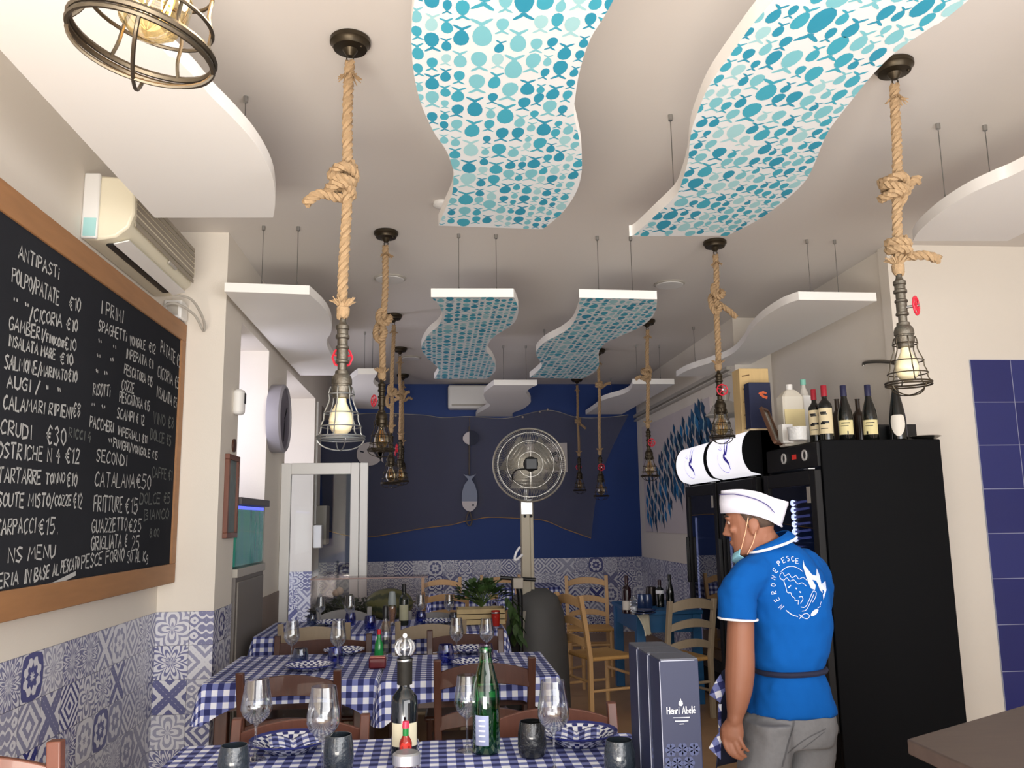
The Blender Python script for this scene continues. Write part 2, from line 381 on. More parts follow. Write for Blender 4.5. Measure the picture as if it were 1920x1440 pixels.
struct('wall_right_front', MB().box(3.2, 5.2, 5.5, 5.62, 0, ZC), PAINT, 'cream wall facing the room beside the fridges')
struct('wall_right_side', MB().box(5.1, 5.2, -1.2, 5.5, 0, ZC), PAINT, 'right side wall')
def bluetile():
    t = NT('glazed_blue_tiles'); x, y, z = t.xyz('Object'); s = 0.30
    u = t.M('DIVIDE', t.M('SUBTRACT', x, 3.735), s); v = t.M('DIVIDE', t.M('SUBTRACT', z, 2.585), s)
    fu = t.M('ABSOLUTE', t.M('SUBTRACT', t.M('FRACT', u), 0.5)); fv = t.M('ABSOLUTE', t.M('SUBTRACT', t.M('FRACT', v), 0.5))
    g = t.M('MAXIMUM', t.step(fu, 0.494, 0.004), t.step(fv, 0.494, 0.004))
    w = t.white(t.comb(t.M('FLOOR', u), t.M('FLOOR', v), 1.0))
    c = t.mixc(w, rgb(34, 40, 104), rgb(44, 52, 118)); t.base(t.mixc(g, c, rgb(170, 176, 196)), 0.25); t.bump(t.M('SUBTRACT', 1.0, g), 0.2, 0.002); return t.m
struct('trim_11', MB().box(3.735, 5.1, 5.488, 5.52, 0, 2.585), bluetile(), 'glazed dark blue square tiles with white grout')
# bright window panes in the two left bays
GLOW = mat('daylight_behind_curtain', (0.80, 0.80, 0.95), 0.9)
struct('trim_12', MB().box(-1.75, XL2, 6.78, 6.93, 1.6, 1.63), PAINT, 'thin white ledge in the near window bay')
# round flush lights and ceiling fittings
for i, (x, y, r) in enumerate(((-0.351, 6.48, .125), (1.919, 6.55, .125), (-.279, 9.75, .12))):
    t_ = thing('ceiling_downlight', ('round flush ceiling light behind the second left rope lamp', 'round flush ceiling light right of the patterned panels', 'round flush ceiling light far back among the left rope lamps')[i], 'ceiling light', (x, y, ZC), 0, 'round flush ceiling lights')
    MB().lathe([(r, 0), (r, -.008), (r * .93, -.014)], (x, y, ZC), 32).build('trim_ring', GREYPL, t_)
    MB().lathe([(r * .9, -.0135), (r * .88, -.018), (0.01, -.02)], (x, y, ZC), 32).build('diffuser', WHITEPL, t_)
t_ = az(828, 380, ZC)
tag(MB().lathe([(.05, 0), (.052, -.02), (.03, -.035), (.002, -.036)], t_, 24).build('smoke_detector', WHITEPL), 'small white smoke detector on ceiling beside the left end of the near patterned panel', 'detector')
# ------------------------------------------------------------------ wavy ceiling panels
TEAL = [mat('teal_print', rgb(70, 168, 190), 0.6), mat('deep_teal_print', rgb(52, 150, 178), 0.6), mat('pale_teal_print', rgb(128, 196, 206), 0.6), mat('faint_teal_print', rgb(166, 212, 216), 0.6)]
ZP = 2.96; PT = 0.058
def pip(p, poly):
    c = False; n = len(poly); j = n - 1
    for i in range(n):
        a, b = poly[i], poly[j]
        if (a[1] > p[1]) != (b[1] > p[1]) and p[0] < (b[0] - a[0]) * (p[1] - a[1]) / (b[1] - a[1]) + a[0]: c = not c
        j = i
    return c
def near_pt(p, poly):
    best = None; bd = 1e9; n = len(poly)
    for i in range(n):
        a = poly[i]; b = poly[(i + 1) % n]; dx, dy = b[0] - a[0], b[1] - a[1]; L = dx * dx + dy * dy or 1e-9
        t = max(0, min(1, ((p[0] - a[0]) * dx + (p[1] - a[1]) * dy) / L)); q = (a[0] + dx * t, a[1] + dy * t); e = (q[0] - p[0]) ** 2 + (q[1] - p[1]) ** 2
        if e < bd: bd = e; best = q
    return best
def fish_shapes(poly, seed, skew=0.0):
    rnd = random.Random(seed); out = []
    xs = [p[0] for p in poly]; ys = [p[1] for p in poly]; x = min(xs); col = 0
    W = [.036, .044, .034, .046, .066, .040, .058, .048, .034, .052]
    yc = (min(ys) + max(ys)) / 2
    xe = max(xs)
    x0 = x - (abs(skew) * (max(ys) - min(ys)) / 2)
    x = x0; xe += abs(skew) * (max(ys) - min(ys)) / 2
    while x < xe:
        w = W[col % len(W)]; col += 1; y = min(ys) - rnd.random() * .15; up = rnd.random() < .5
        while y < max(ys):
            s = w * rnd.uniform(.76, 1.06); L = s * rnd.uniform(2.3, 2.8); up = not up if rnd.random() < .75 else up
            out.append((x + w / 2 + skew * (y - yc), y, s, L, 1 if up else -1, rnd.choice([0, 0, 1, 1, 2, 2, 3]), rnd.uniform(-.08, .08))); y += L + .014
        x += w * 1.04 + .003
    return out
def add_fish(mb, poly, z, seed, skew=0.0):
    for cx_, cy_, s, L, d, ci, rot in fish_shapes(poly, seed, skew):
        bl = L * .70; polys = []
        body = [(s * .5 * math.sin(a) * (1 + .12 * math.cos(a)), -L * .5 + bl / 2 - bl / 2 * math.cos(a)) for a in [2 * PI * i / 12 for i in range(12)]]
        polys.append(body)
        for sg in (-1, 1):
            t0 = Vector((-sg * s * .16, L * .19)); t1 = Vector((sg * s * .56, L * .42)); tm = t0.lerp(t1, .5); dt = (t1 - t0).normalized(); nt_ = Vector((-dt.y, dt.x)) * s * .125
            polys.append([tuple(tm + (t1 - t0) * .5 * math.cos(q_) + nt_ * math.sin(q_)) for q_ in [2 * PI * i / 10 for i in range(10)]])
        for k, P in enumerate(polys):
            q = []; ins = 0
            for (a, b) in P:
                b *= d; a += skew * b * 1.0; x = cx_ + a * math.cos(rot) - b * math.sin(rot); y = cy_ + a * math.sin(rot) + b * math.cos(rot)
                i_ = pip((x, y), poly); ins += i_; q.append((x, y, i_))
            if ins < len(P) * .5: continue
            q = [(x, y) if i_ else near_pt((x, y), poly) for x, y, i_ in q]
            zz = z - .0006 - .0001 * k
            mb.add([(x, y, zz) for x, y in q], [tuple(range(len(q)))], 2 + ci)
def panel(label, group, outline, cables, fish=None, skew=0.0):
    """outline: list of segments, each a list of (x, y) points; curved segments have more than two points"""
    poly = []
    for seg in outline:
        pts = [Vector((p[0], p[1], 0)) for p in seg]
        if len(pts) > 2: pts = smooth_path(pts, 5)
        for p in pts:
            if not poly or (Vector((poly[-1][0], poly[-1][1], 0)) - p).length > .004: poly.append((p.x, p.y))
    c = (sum(p[0] for p in poly) / len(poly), sum(p[1] for p in poly) / len(poly))
    t = thing('wavy_ceiling_panel', label, 'ceiling panel', (c[0], c[1], ZP), 0, group)
    mb = MB().prism(poly, ZP, ZP + PT, 0, mbot=1)
    if fish is not None: add_fish(mb, poly, ZP, fish, skew)
    WPRINT = mat('white_print_ground', rgb(232, 234, 234), 0.6)
    mb.build('board', [WHITEP, WPRINT if fish is not None else WHITEP] + TEAL, t, smooth=30)
    for (x, y) in cables:
        w = MB().cyl((x, y, ZP + PT), (x, y, ZC - .02), .0022, n=6).lathe([(.004, 0), (.006, .02), (.003, .035)], (x, y, ZP + PT), 8).build('suspension_cable', WIRE, t)
        MB().lathe([(.009, -.03), (.011, -.028), (.011, 0)], (x, y, ZC), 12).build('cable_cap', STEEL, w)
    return t
def U(*pp): return [tuple(az(x, y, ZP)[:2]) for x, y in pp]
FP = 'fish patterned wavy ceiling panels'; WP = 'plain white wavy ceiling panels'
# near patterned panels
L1 = U((822, 423), (834, 395), (848, 362), (850, 335), (850, 320), (837, 283), (813, 247), (787, 187), (773, 110), (777, 0))
R1 = U((1150, 0), (1107, 73), (1087, 133), (1078, 187), (1076, 213), (1083, 247), (1090, 283), (1090, 327), (1077, 367), (1050, 403), (1017, 430))
panel('large blue fish patterned wavy panel overhead, left one of the near pair', FP,
      [L1 + [(.03, 1.55), (.10, 1.2), (.04, .85)], [(.04, .85), (.52, .85)], [(.52, .85), (.60, 1.2), (.55, 1.55)] + R1, [R1[-1], L1[0]]],
      [(.17, 3.55), (.4, 3.55), (.17, 1.3), (.4, 1.3)], 11)
L2 = U((1180, 443), (1193, 437), (1233, 400), (1267, 367), (1280, 337), (1290, 300), (1295, 253), (1307, 213), (1330, 160), (1373, 97), (1413, 43), (1450, 0))
R2 = U((1810, 5), (1743, 53), (1680, 97), (1630, 147), (1590, 197), (1557, 240), (1543, 267), (1527, 307), (1507, 343), (1463, 383), (1413, 417), (1363, 442))
panel('large blue fish patterned wavy panel overhead, right one of the near pair', FP,
      [L2 + [(1.02, 1.5), (1.08, 1.15), (1.0, .85)], [(1.0, .85), (1.52, .85)], [(1.52, .85), (1.60, 1.2)] + R2, [R2[-1], L2[0]]],
      [(1.12, 3.68), (1.35, 3.68), (1.2, 1.3), (1.4, 1.3)], 12)
# near white panels
RB = U((512, 408), (516, 380), (513, 340), (500, 305), (475, 265), (440, 225), (395, 180), (365, 145), (330, 110), (290, 72))
panel('big plain white wavy panel above the air conditioner and the chalkboard', WP,
      [RB + [(-.86, 1.6), (-.75, 1.25), (-.80, .9)], [(-.80, .9), (-1.32, .9)], [(-1.32, .9), (-1.32, 3.95)], [(-1.32, 3.95), RB[0]]], [(-.846, 3.627), (-1.15, 3.627), (-.9, 1.3), (-1.2, 1.3)])
LB = U((1920, 318), (1870, 340), (1820, 363), (1775, 390), (1745, 413), (1722, 435), (1712, 452))
panel('plain white wavy panel above the blue wall tiles at the right edge', WP,
      [LB[::-1] + [(2.55, 2.6), (2.42, 2.2), (2.5, 1.5), (2.52, .9)], [(2.52, .9), (3.05, .9)], [(3.05, .9), (3.06, 4.08)], [(3.06, 4.08), LB[-1]]], [tuple(az(1758, 232, ZC)[:2]), tuple(az(1846, 235, ZC)[:2]), (2.7, 1.3), (2.9, 1.3)])
# middle row
ML = U((580, 552), (605, 575), (618, 595), (622, 612), (620, 625), (613, 637), (614, 650), (622, 666), (632, 682), (634, 695), (628, 704))
panel('plain white wavy panel hung beside the pillar over the side windows', WP, [[(-1.31, 5.25), ML[0]], ML, [ML[-1], (-1.318, 8.33)], [(-1.318, 8.33), (-1.31, 5.25)]], [(-1.1, 5.33), (-.88, 5.33), (-1.15, 8.1), (-1.05, 8.1)])
A3 = U((808, 557), (823, 572), (829, 588), (828, 600), (820, 613), (804, 626), (792, 645), (791, 656), (802, 672), (815, 683), (822, 691), (822, 697), (814, 710))
B3 = U((913, 710), (928, 697), (929, 686), (923, 672), (913, 659), (913, 651), (923, 634), (942, 621), (964, 605), (972, 583), (967, 564), (963, 557))
panel('smaller fish patterned wavy panel farther back, left one with a straight white front edge', FP, [A3, [A3[-1], B3[0]], B3, [B3[-1], A3[0]]], [(.16, 5.42), (.41, 5.42), (.16, 8.3), (.4, 8.3)], 13)
A4 = U((1086, 558), (1086, 575), (1083, 588), (1072, 610), (1051, 626), (1024, 640), (1007, 656), (1006, 667), (1013, 678), (1016, 687), (1007, 697), (993, 708))
B4 = U((1091, 710), (1113, 699), (1123, 686), (1122, 670), (1125, 655), (1137, 642), (1159, 632), (1197, 615), (1219, 599), (1230, 580), (1232, 561))
panel('smaller fish patterned wavy panel farther back, right one with a straight white front edge', FP, [A4, [A4[-1], B4[0]], B4, [B4[-1], A4[0]]], [(1.1, 5.42), (1.33, 5.42), (1.1, 8.25), (1.35, 8.25)], 14)
MR = U((1498, 562), (1466, 574), (1429, 598), (1406, 622), (1395, 641), (1372, 664), (1335, 679), (1290, 694), (1268, 706))
panel('plain white wavy panel hung above the fridges and wine bottles', WP, [MR, [MR[-1], (3.0, 8.37)], [(3.0, 8.37), (3.0, 5.33)], [(3.0, 5.33), MR[0]]], [(2.58, 5.42), (2.78, 5.42), (2.6, 8.1), (2.85, 8.1)])
# back row
BL = U((671, 701.5), (662, 708), (655, 716), (654, 730), (660, 750), (668, 766)); BR = U((712, 767), (716, 745), (713, 731), (704, 723), (700, 716), (703, 708), (707, 701.5))
panel('small white wavy panel at the far back left, behind the nearest rope lamp', WP, [BL, [BL[-1], BR[0]], BR, [BR[-1], BL[0]]], [(-.70, 8.4), (-.62, 8.4), (-.85, 10.6)])
BCL = U((926, 722), (913, 732), (907, 740), (911, 751), (919, 760), (910, 767), (896, 775), (892, 781)); BCR = U((961, 781), (962, 774), (980, 767), (994, 756), (994, 748), (987, 737), (993, 729), (1007, 722))
panel('small white wavy panel before the navy wall beside the far air conditioner', WP, [BCL, [BCL[-1], BCR[0]], BCR, [BCR[-1], BCL[0]]], [(.75, 9.05), (1.0, 9.05), (.8, 11.3)])
BRL = U((1186, 720), (1181, 732), (1165, 740), (1140, 747), (1124, 754), (1120, 762), (1098, 777))
panel('small white wavy panel at the far back right near the fish picture', WP, [BRL, [BRL[-1], (2.6, 11.48)], [(2.6, 11.48), (2.6, 8.86)], [(2.6, 8.86), BRL[0]]], [(2.22, 8.98), (2.48, 8.98), (2.4, 11.2)])

# ------------------------------------------------------------------ rope pendant lamps
def rope_mb(path, R, pitch=.075, n=5):
    """three strands laid together along a path"""
    P = [Vector(p) for p in path]; d = [0]
    for i in range(1, len(P)): d.append(d[-1] + (P[i] - P[i - 1]).length)
    L = d[-1]; m = max(8, int(L / (pitch / 7))); C = []; j = 0
    for i in range(m + 1):
        s = L * i / m
        while j < len(d) - 2 and d[j + 1] < s: j += 1
        C.append(P[j].lerp(P[j + 1], (s - d[j]) / max(1e-9, d[j + 1] - d[j])))
    mb = MB(); T = [(C[min(i + 1, m)] - C[max(i - 1, 0)]).normalized() for i in range(m + 1)]
    N = T[0].orthogonal().normalized(); F = []
    for i in range(m + 1):
        N = N - T[i] * N.dot(T[i]); N.normalize(); F.append((N.copy(), T[i].cross(N)))
    for k in range(3):
        pts = []
        for i in range(m + 1):
            a = 2 * PI * (L * i / m) / pitch + 2 * PI * k / 3
            pts.append(C[i] + (F[i][0] * math.cos(a) + F[i][1] * math.sin(a)) * R * .5)
        mb.tube(pts, R * .56, n)
    return mb
def fray(mb, c, r, h, seed, down=False):
    rnd = random.Random(seed)
    for i in range(26):
        a = rnd.uniform(0, 2 * PI); b = r * rnd.uniform(.9, 1.8); s = -1 if down else 1
        c0 = Vector(c) + Vector((math.cos(a) * r * .6, math.sin(a) * r * .6, 0))
        mb.tube([c0, c0 + Vector((math.cos(a) * b * .5, math.sin(a) * b * .5, s * h * .5)), c0 + Vector((math.cos(a) * b, math.sin(a) * b, s * h * rnd.uniform(.6, 1.1)))], [.004, .004, .002], 4)
def knot_path(kind, R):
    """loops of rope around the hanging line at the origin, then a loose tail"""
    if kind == 'lump':
        pts = [(0.6 * R, 0, .05)]
        for i in range(26):
            a = i * PI / 4; rr = 2.0 * R + .35 * R * math.sin(i); pts.append((rr * math.cos(a) - .9 * R, rr * math.sin(a), .035 - i * .0042 + .012 * math.sin(a * 1.5)))
        return pts
    if kind == 'loop':
        return [(0, 0, .1), (-R * 1.2, -R, .08), (-R * 1.3, -R * 1.6, .03), (R * .5, -R * 2, 0), (R * 1.9, -R * 1.2, .03), (R * 1.4, R, .06), (-R, R * 1.8, .03), (-R * 2, 0, -.02), (-R * 2.0, -R * 1.6, -.08), (-R * 1.0, -R * 2.0, -.11), (R * .4, -R * 1.6, -.07), (R * .3, 0, -.03)]
    return [(R, 0, .03)] + [(1.7 * R * math.cos(i * PI / 4), 1.7 * R * math.sin(i * PI / 4), .03 - i * .0035) for i in range(18)]
def pendant(label, x, y, zfix, R, knots, bulb, cage_mat=CAGE, valve=PI / 2, head=(0, 0), pipe=PIPE, light=0.0, squash=1.0, seed=1, tilt=0.0):
    """x, y: place on the ceiling; zfix: height where the rope ends and the pipe fitting begins; head: sideways drift of the lamp"""
    t = thing('rope_pendant_lamp', label, 'pendant lamp', (x, y, ZC), 0, 'rope and pipe pendant lamps')
    O = Vector((x, y, ZC)); H = Vector((x + head[0], y + head[1], zfix))
    c = MB().lathe([(.074, 0), (.08, -.006), (.08, -.022), (.072, -.028), (.066, -.045), (.03, -.05), (.022, -.062), (.012, -.075)], O, 32).build('canopy', BRONZE, t)
    MB().tube([O + Vector((.013 * math.cos(a), 0, -.085 + .016 * math.sin(a))) for a in [2 * PI * i / 14 for i in range(14)]], .003, 6, loop=True).build('hanging_ring', BRONZE, c)
    MB().ball(O + Vector((.045, -.03, -.048)), .006, n=8, m=6).build('canopy_screw', BRONZE, c)
    top = O + Vector((0, 0, -.10)); line = []
    n = 10
    for i in range(n + 1):
        f = i / n; line.append(top.lerp(H, f) + Vector((.004 * math.sin(f * 9 + seed), .003 * math.cos(f * 7 + seed), 0)))
    r = rope_mb(smooth_path(line, 3), R)
    fray(r, top + Vector((0, 0, -.05)), R, .03, seed, True); fray(r, H + Vector((0, 0, .045)), R * 1.1, .03, seed + 1)
    r.lathe([(R * .8, 0), (R * 1.15, .015), (R * 1.2, .04)], H, 10)
    r.build('rope', ROPE, t)
    for kz, kind, tail in knots:
        f = (top.z - kz) / (top.z - H.z); base = top.lerp(H, f); kp = [Vector(p) for p in knot_path(kind, R)]
        if tail is not None: kp += [kp[-1] * .6 + Vector(tail) * .3, Vector(tail) * .65, Vector(tail)]
        rope_mb(smooth_path([base + p for p in kp], 5), R * .98).build('knot', ROPE, t)
    # pipe fitting, 0.27 m long
    z0 = H.z; P = []
    def C(r_, dz): return (r_, dz)
    fit = MB()
    prof = [(.006, .03), (.012, .02), (.012, -.012), (.016, -.022), (.025, -.03), (.025, -.042), (.021, -.046), (.021, -.062), (.026, -.067), (.026, -.077), (.019, -.081), (.019, -.104), (.025, -.109), (.025, -.116), (.021, -.12), (.021, -.158), (.025, -.163), (.025, -.17),
            (.017, -.174), (.017, -.198), (.025, -.202), (.026, -.214), (.034, -.222), (.038, -.236), (.038, -.252), (.035, -.254), (.035, -.258), (.039, -.262), (.037, -.284), (.033, -.288), (.033, -.302), (.02, -.304)]
    fit.lathe(prof, H, 20)
    f_ = fit.build('pipe_fitting', pipe, t)
    vd = Vector((math.cos(valve), math.sin(valve), 0)); vc = H + Vector((0, 0, -.14)) + vd * .055; s1 = vd.cross(Vector((0, 0, 1))); s2 = Vector((0, 0, 1))
    v = MB(); rim = []
    for i in range(32):
        a = 2 * PI * i / 32; q = .034 + .003 * abs(math.cos(a * 4)); rim.append(vc + (s1 * math.cos(a) + s2 * math.sin(a)) * q)
    v.tube(rim, .0045, 6, loop=True)
    for i in range(5):
        a = 2 * PI * i / 5 + .3; v.tube([vc, vc + (s1 * math.cos(a) + s2 * math.sin(a)) * .034], .0035, 6)
    v.cyl(vc - vd * .004, vc + vd * .006, .009, n=12)
    vv = v.build('valve_wheel', RED, f_); 
    MB().cyl(H + Vector((0, 0, -.14)), vc + vd * .012, .006, n=10).build('valve_stem', STEEL, vv)
    # bulb
    B = H + Vector((0, 0, -.305))
    MB().lathe([(.018, 0), (.019, -.014), (.026, -.03), (.038, -.052), (.0445, -.078), (.0435, -.098), (.035, -.12), (.018, -.134), (.003, -.138)], B, 22).build('bulb', bulb, t)
    if bulb is AMBERG:
        fl = MB()
        for i in range(6):
            a = PI * i / 3; fl.tube([B + Vector((.006 * math.cos(a), .006 * math.sin(a), -.02)), B + Vector((.02 * math.cos(a), .02 * math.sin(a), -.06)), B + Vector((.02 * math.cos(a + .4), .02 * math.sin(a + .4), -.1))], .0012, 5)
        fl.build('filament', FILA if light else mat('dull_filament', rgb(214, 160, 80), .3, metal=.6), t)
    # wire cage
    cg = MB(); q = squash
    prof = [(.040, -.262), (.046, -.285), (.044, -.31), (.052, -.335), (.062, -.36), (.064, -.385), (.072, -.405), (.074, -.43), (.084, -.447)]
    for k in range(6):
        a = 2 * PI * k / 6 + .3; cg.tube(smooth_path([H + Vector((r_ * q * math.cos(a), r_ * q * math.sin(a), dz)) for r_, dz in prof], 3), .0026, 6)
    for r_, dz, w in ((.046, -.29, .0026), (.063, -.36, .0026), (.075, -.41, .0026), (.086, -.447, .0042), (.086, -.456, .0035)):
        cg.tube([H + Vector((r_ * q * math.cos(2 * PI * i / 36), r_ * q * math.sin(2 * PI * i / 36), dz)) for i in range(36)], w, 6, loop=True)
    for a in (.3, .3 + PI / 2):
        cg.tube([H + Vector((.086 * q * math.cos(a) * math.cos(b), .086 * q * math.sin(a) * math.cos(b), -.455 - .042 * math.sin(b))) for b in [PI * i / 20 for i in range(21)]], .0026, 6)
    cg.build('wire_cage', cage_mat, t)
    if tilt:
        R_ = Matrix.Rotation(tilt, 4, 'Y'); h0 = H - base_of(t)
        for o_ in [q_ for q_ in KIDS[t.name] if q_.name.split('.')[0] in ('pipe_fitting', 'bulb', 'filament', 'wire_cage')] + KIDS[f_.name] + KIDS[vv.name]:
            o_.data.transform(Matrix.Translation(h0) @ R_ @ Matrix.Translation(-h0))
    if light:
        l = bpy.data.lights.new('bulb_light', 'POINT'); l.energy = light; l.color = (1, .7, .4); l.shadow_soft_size = .03
        lo = bpy.data.objects.new('bulb_light', l); COL.objects.link(lo); lo.location = B + Vector((0, 0, -.07))
    return t
def zat(px, py, x, y):
    """height of a photograph row on the vertical line through x, y"""
    return ay(px, py, y).z
def hang(label, cpx, zrow, hpx, R, knots, bulb, **k):
    c = az(cpx[0], cpx[1], ZC); zf = ay(hpx, zrow, c.y); return pendant(label, c.x, c.y, zf.z, R, knots, bulb, head=(zf.x - c.x, 0), **k)
LIGHTCAGE = mat('galvanised_cage_wire', rgb(150, 154, 156), 0.35, metal=.9)
hang('nearest rope lamp on the left with a big knot and milky bulb', (657, 73), 597, 643, .021, [(ay(640, 328, 3.13).z, 'lump', (-.15, -.03, -.13))], MILKB, cage_mat=LIGHTCAGE, valve=PI / 2 + .1, seed=3)
hang('second rope lamp of the left row, behind the nearest one, with a looped knot', (724, 434), 712, 716, .022, [(ay(722, 610, 5.4).z, 'loop', None)], AMBERG, cage_mat=BRONZE, pipe=BRONZE, valve=PI + .5, seed=5)
hang('third rope lamp of the left row, with its bulb just left of the next two', (738, 590), 812, 733, .019, [(ay(738, 742, 7.68).z, 'loop', None)], AMBERG, cage_mat=BRONZE, pipe=BRONZE, valve=-.2, seed=7)
hang('fourth rope lamp of the left row, hung low before the navy wall', (750, 652), 824, 751, .018, [(ay(750, 740, 9.19).z, 'lump', (.10, 0, .03))], AMBERG, cage_mat=BRONZE, pipe=BRONZE, valve=PI, seed=9)
hang('nearest rope lamp on the right with two knots, before the cream wall', (1675, 118), 515, 1685, .021, [(ay(1678, 345, 3.16).z, 'lump', (.10, 0, .02)), (ay(1682, 462, 3.16).z, 'coil', (.16, -.02, -.06))], MILKB, valve=-PI / 2 + .75, seed=11)
hang('second rope lamp of the right row, hung in front of the lit fridge signs', (1340, 452), 695, 1347, .021, [(ay(1343, 560, 5.48).z, 'loop', (.13, 0, -.13))], AMBERG, cage_mat=BRONZE, pipe=BRONZE, valve=-PI / 2, seed=13)
hang('third rope lamp of the right row, hung before the fish picture', (1213, 600), 803, 1215, .019, [(ay(1208, 697, 7.8).z, 'lump', (-.12, 0, -.07))], AMBERG, cage_mat=BRONZE, pipe=BRONZE, valve=-PI / 2 + .3, seed=15)
hang('fourth rope lamp of the right row with a red valve, right of the big fan', (1122, 655), 853, 1125, .018, [(ay(1123, 725, 9.35).z, 'coil', (.13, 0, .02))], AMBERG, cage_mat=BRONZE, pipe=BRONZE, valve=-PI / 2, seed=17)
pendant('farthest rope lamp of the right row, hung close behind the big fan', az(1069, 722, ZC).x, 11.2, ay(1071, 856, 11.2).z, .018, [(ay(1070, 790, 11.2).z, 'coil', (.10, 0, -.10))], AMBERG, cage_mat=BRONZE, pipe=BRONZE, seed=19)
pendant('farthest rope lamp of the left row, its bulb lowest before the navy wall', az(760, 702, ZC).x - .03, 10.9, ay(757, 836, 10.9).z, .018, [(ay(760, 740, 10.9).z, 'lump', (.12, 0, -.06))], AMBERG, cage_mat=BRONZE, pipe=BRONZE, valve=PI, seed=21)
c0 = CAM + ray(266, 98) * (1.05 / FPX) + Vector((.09, 0, 0))
pendant('rope lamp overhead at the top left corner with a glowing amber bulb', c0.x, c0.y, c0.z + .452, .021, [(3.0, 'coil', None)], AMBERG, light=.8, seed=23, tilt=.20)
# ------------------------------------------------------------------ stroke lettering (chalk, prints)
GL = {'A': [[(0, 0), (.3, 1), (.6, 0)], [(.12, .38), (.5, .38)]], 'B': [[(0, 0), (0, 1), (.4, .95), (.48, .75), (.1, .53), (.55, .35), (.5, .08), (0, 0)]], 'C': [[(.55, .85), (.35, 1), (.08, .75), (.05, .3), (.25, 0), (.55, .12)]],
      'D': [[(0, 0), (0, 1), (.4, .85), (.55, .5), (.4, .12), (0, 0)]], 'E': [[(.52, 1), (0, 1), (0, 0), (.52, 0)], [(0, .52), (.42, .52)]], 'F': [[(.52, 1), (0, 1), (0, 0)], [(0, .55), (.42, .55)]],
      'G': [[(.55, .85), (.3, 1), (.05, .7), (.05, .3), (.25, 0), (.55, .1), (.55, .45), (.32, .45)]], 'H': [[(0, 0), (0, 1)], [(.52, 0), (.52, 1)], [(0, .5), (.52, .5)]], 'I': [[(.15, 0), (.15, 1)]], 'i': [[(.1, 0), (.1, .6)], [(.1, .8), (.12, .84)]],
      'J': [[(.45, 1), (.45, .2), (.25, 0), (0, .15)]], 'K': [[(0, 0), (0, 1)], [(.5, 1), (0, .45), (.52, 0)]], 'L': [[(0, 1), (0, 0), (.48, 0)]], 'M': [[(0, 0), (.08, 1), (.33, .4), (.58, 1), (.66, 0)]], 'N': [[(0, 0), (0, 1), (.52, 0), (.52, 1)]],
      'O': [[(.28, 1), (.04, .7), (.04, .3), (.28, 0), (.52, .3), (.52, .7), (.28, 1)]], 'P': [[(0, 0), (.02, 1), (.42, .95), (.5, .72), (.36, .52), (.02, .5)]], 'Q': [[(.28, 1), (.04, .7), (.04, .3), (.28, 0), (.52, .3), (.52, .7), (.28, 1)], [(.3, .25), (.56, -.08)]],
      'R': [[(0, 0), (.02, 1), (.42, .95), (.48, .75), (.36, .55), (.02, .5), (.52, 0)]], 'S': [[(.52, .88), (.25, 1), (.04, .78), (.25, .54), (.5, .3), (.28, 0), (0, .1)]], 'T': [[(0, 1), (.58, 1)], [(.29, 1), (.27, 0)]],
      'U': [[(0, 1), (.03, .2), (.26, 0), (.48, .2), (.52, 1)]], 'V': [[(0, 1), (.27, 0), (.54, 1)]], 'Z': [[(0, 1), (.5, 1), (0, 0), (.52, 0)]], '0': [[(.25, 1), (.04, .7), (.04, .3), (.25, 0), (.44, .3), (.44, .7), (.25, 1)]],
      '1': [[(.05, .8), (.2, 1), (.2, 0)]], '2': [[(.03, .8), (.22, 1), (.44, .8), (.3, .45), (0, 0), (.48, 0)]], '3': [[(.03, .9), (.25, 1), (.44, .8), (.2, .55), (.46, .3), (.25, 0), (0, .1)]], '4': [[(.3, 1), (0, .4), (.5, .4)], [(.36, .65), (.34, -.1)]],
      '5': [[(.48, 1), (.08, 1), (.05, .58), (.35, .6), (.48, .32), (.3, 0), (0, .06)]], '8': [[(.24, .54), (.05, .78), (.24, 1), (.42, .78), (.24, .54), (.02, .25), (.24, 0), (.46, .25), (.24, .54)]], '€': [[(.5, .88), (.3, 1), (.12, .7), (.12, .3), (.3, 0), (.5, .1)], [(0, .6), (.4, .6)], [(0, .4), (.36, .4)]],
      '/': [[(0, -.15), (.4, 1.1)]], '"': [[(.05, .75), (.1, .45)], [(.25, .75), (.3, .45)]], '.': [[(.1, .02), (.13, .0)]], 'g': [[(.4, .5), (.15, .55), (.05, .3), (.2, .12), (.4, .3), (.4, -.2), (.1, -.25)]],
      'e': [[(.05, .32), (.4, .34), (.3, .6), (.08, .45), (.1, .1), (.4, .08)]], 'n': [[(.02, 0), (.04, .6), (.08, .42), (.3, .6), (.36, 0)]], 'r': [[(.04, 0), (.04, .6), (.06, .42), (.3, .58)]], 'b': [[(.02, 1), (.02, 0), (.35, .08), (.36, .45), (.04, .5)]], 'l': [[(.08, 1), (.08, 0)]],
      'é': [[(.05, .32), (.4, .34), (.3, .6), (.08, .45), (.1, .1), (.4, .08)], [(.2, .75), (.34, .95)]], ' ': []}
def letters(text, jit=0.0, rnd=None, gap=.16):
    """polylines of a line of text; total width comes with them"""
    out = []; x = 0
    for ch in text:
        g = GL.get(ch, []); w = 0
        for pl in g:
            q = [(x + a + (rnd.uniform(-jit, jit) if jit else 0), b + (rnd.uniform(-jit, jit) if jit else 0)) for a, b in pl]; out.append(q); w = max(w, max(a for a, b in pl))
        x += (w if g else .3) + gap
    return out, max(.01, x - gap)
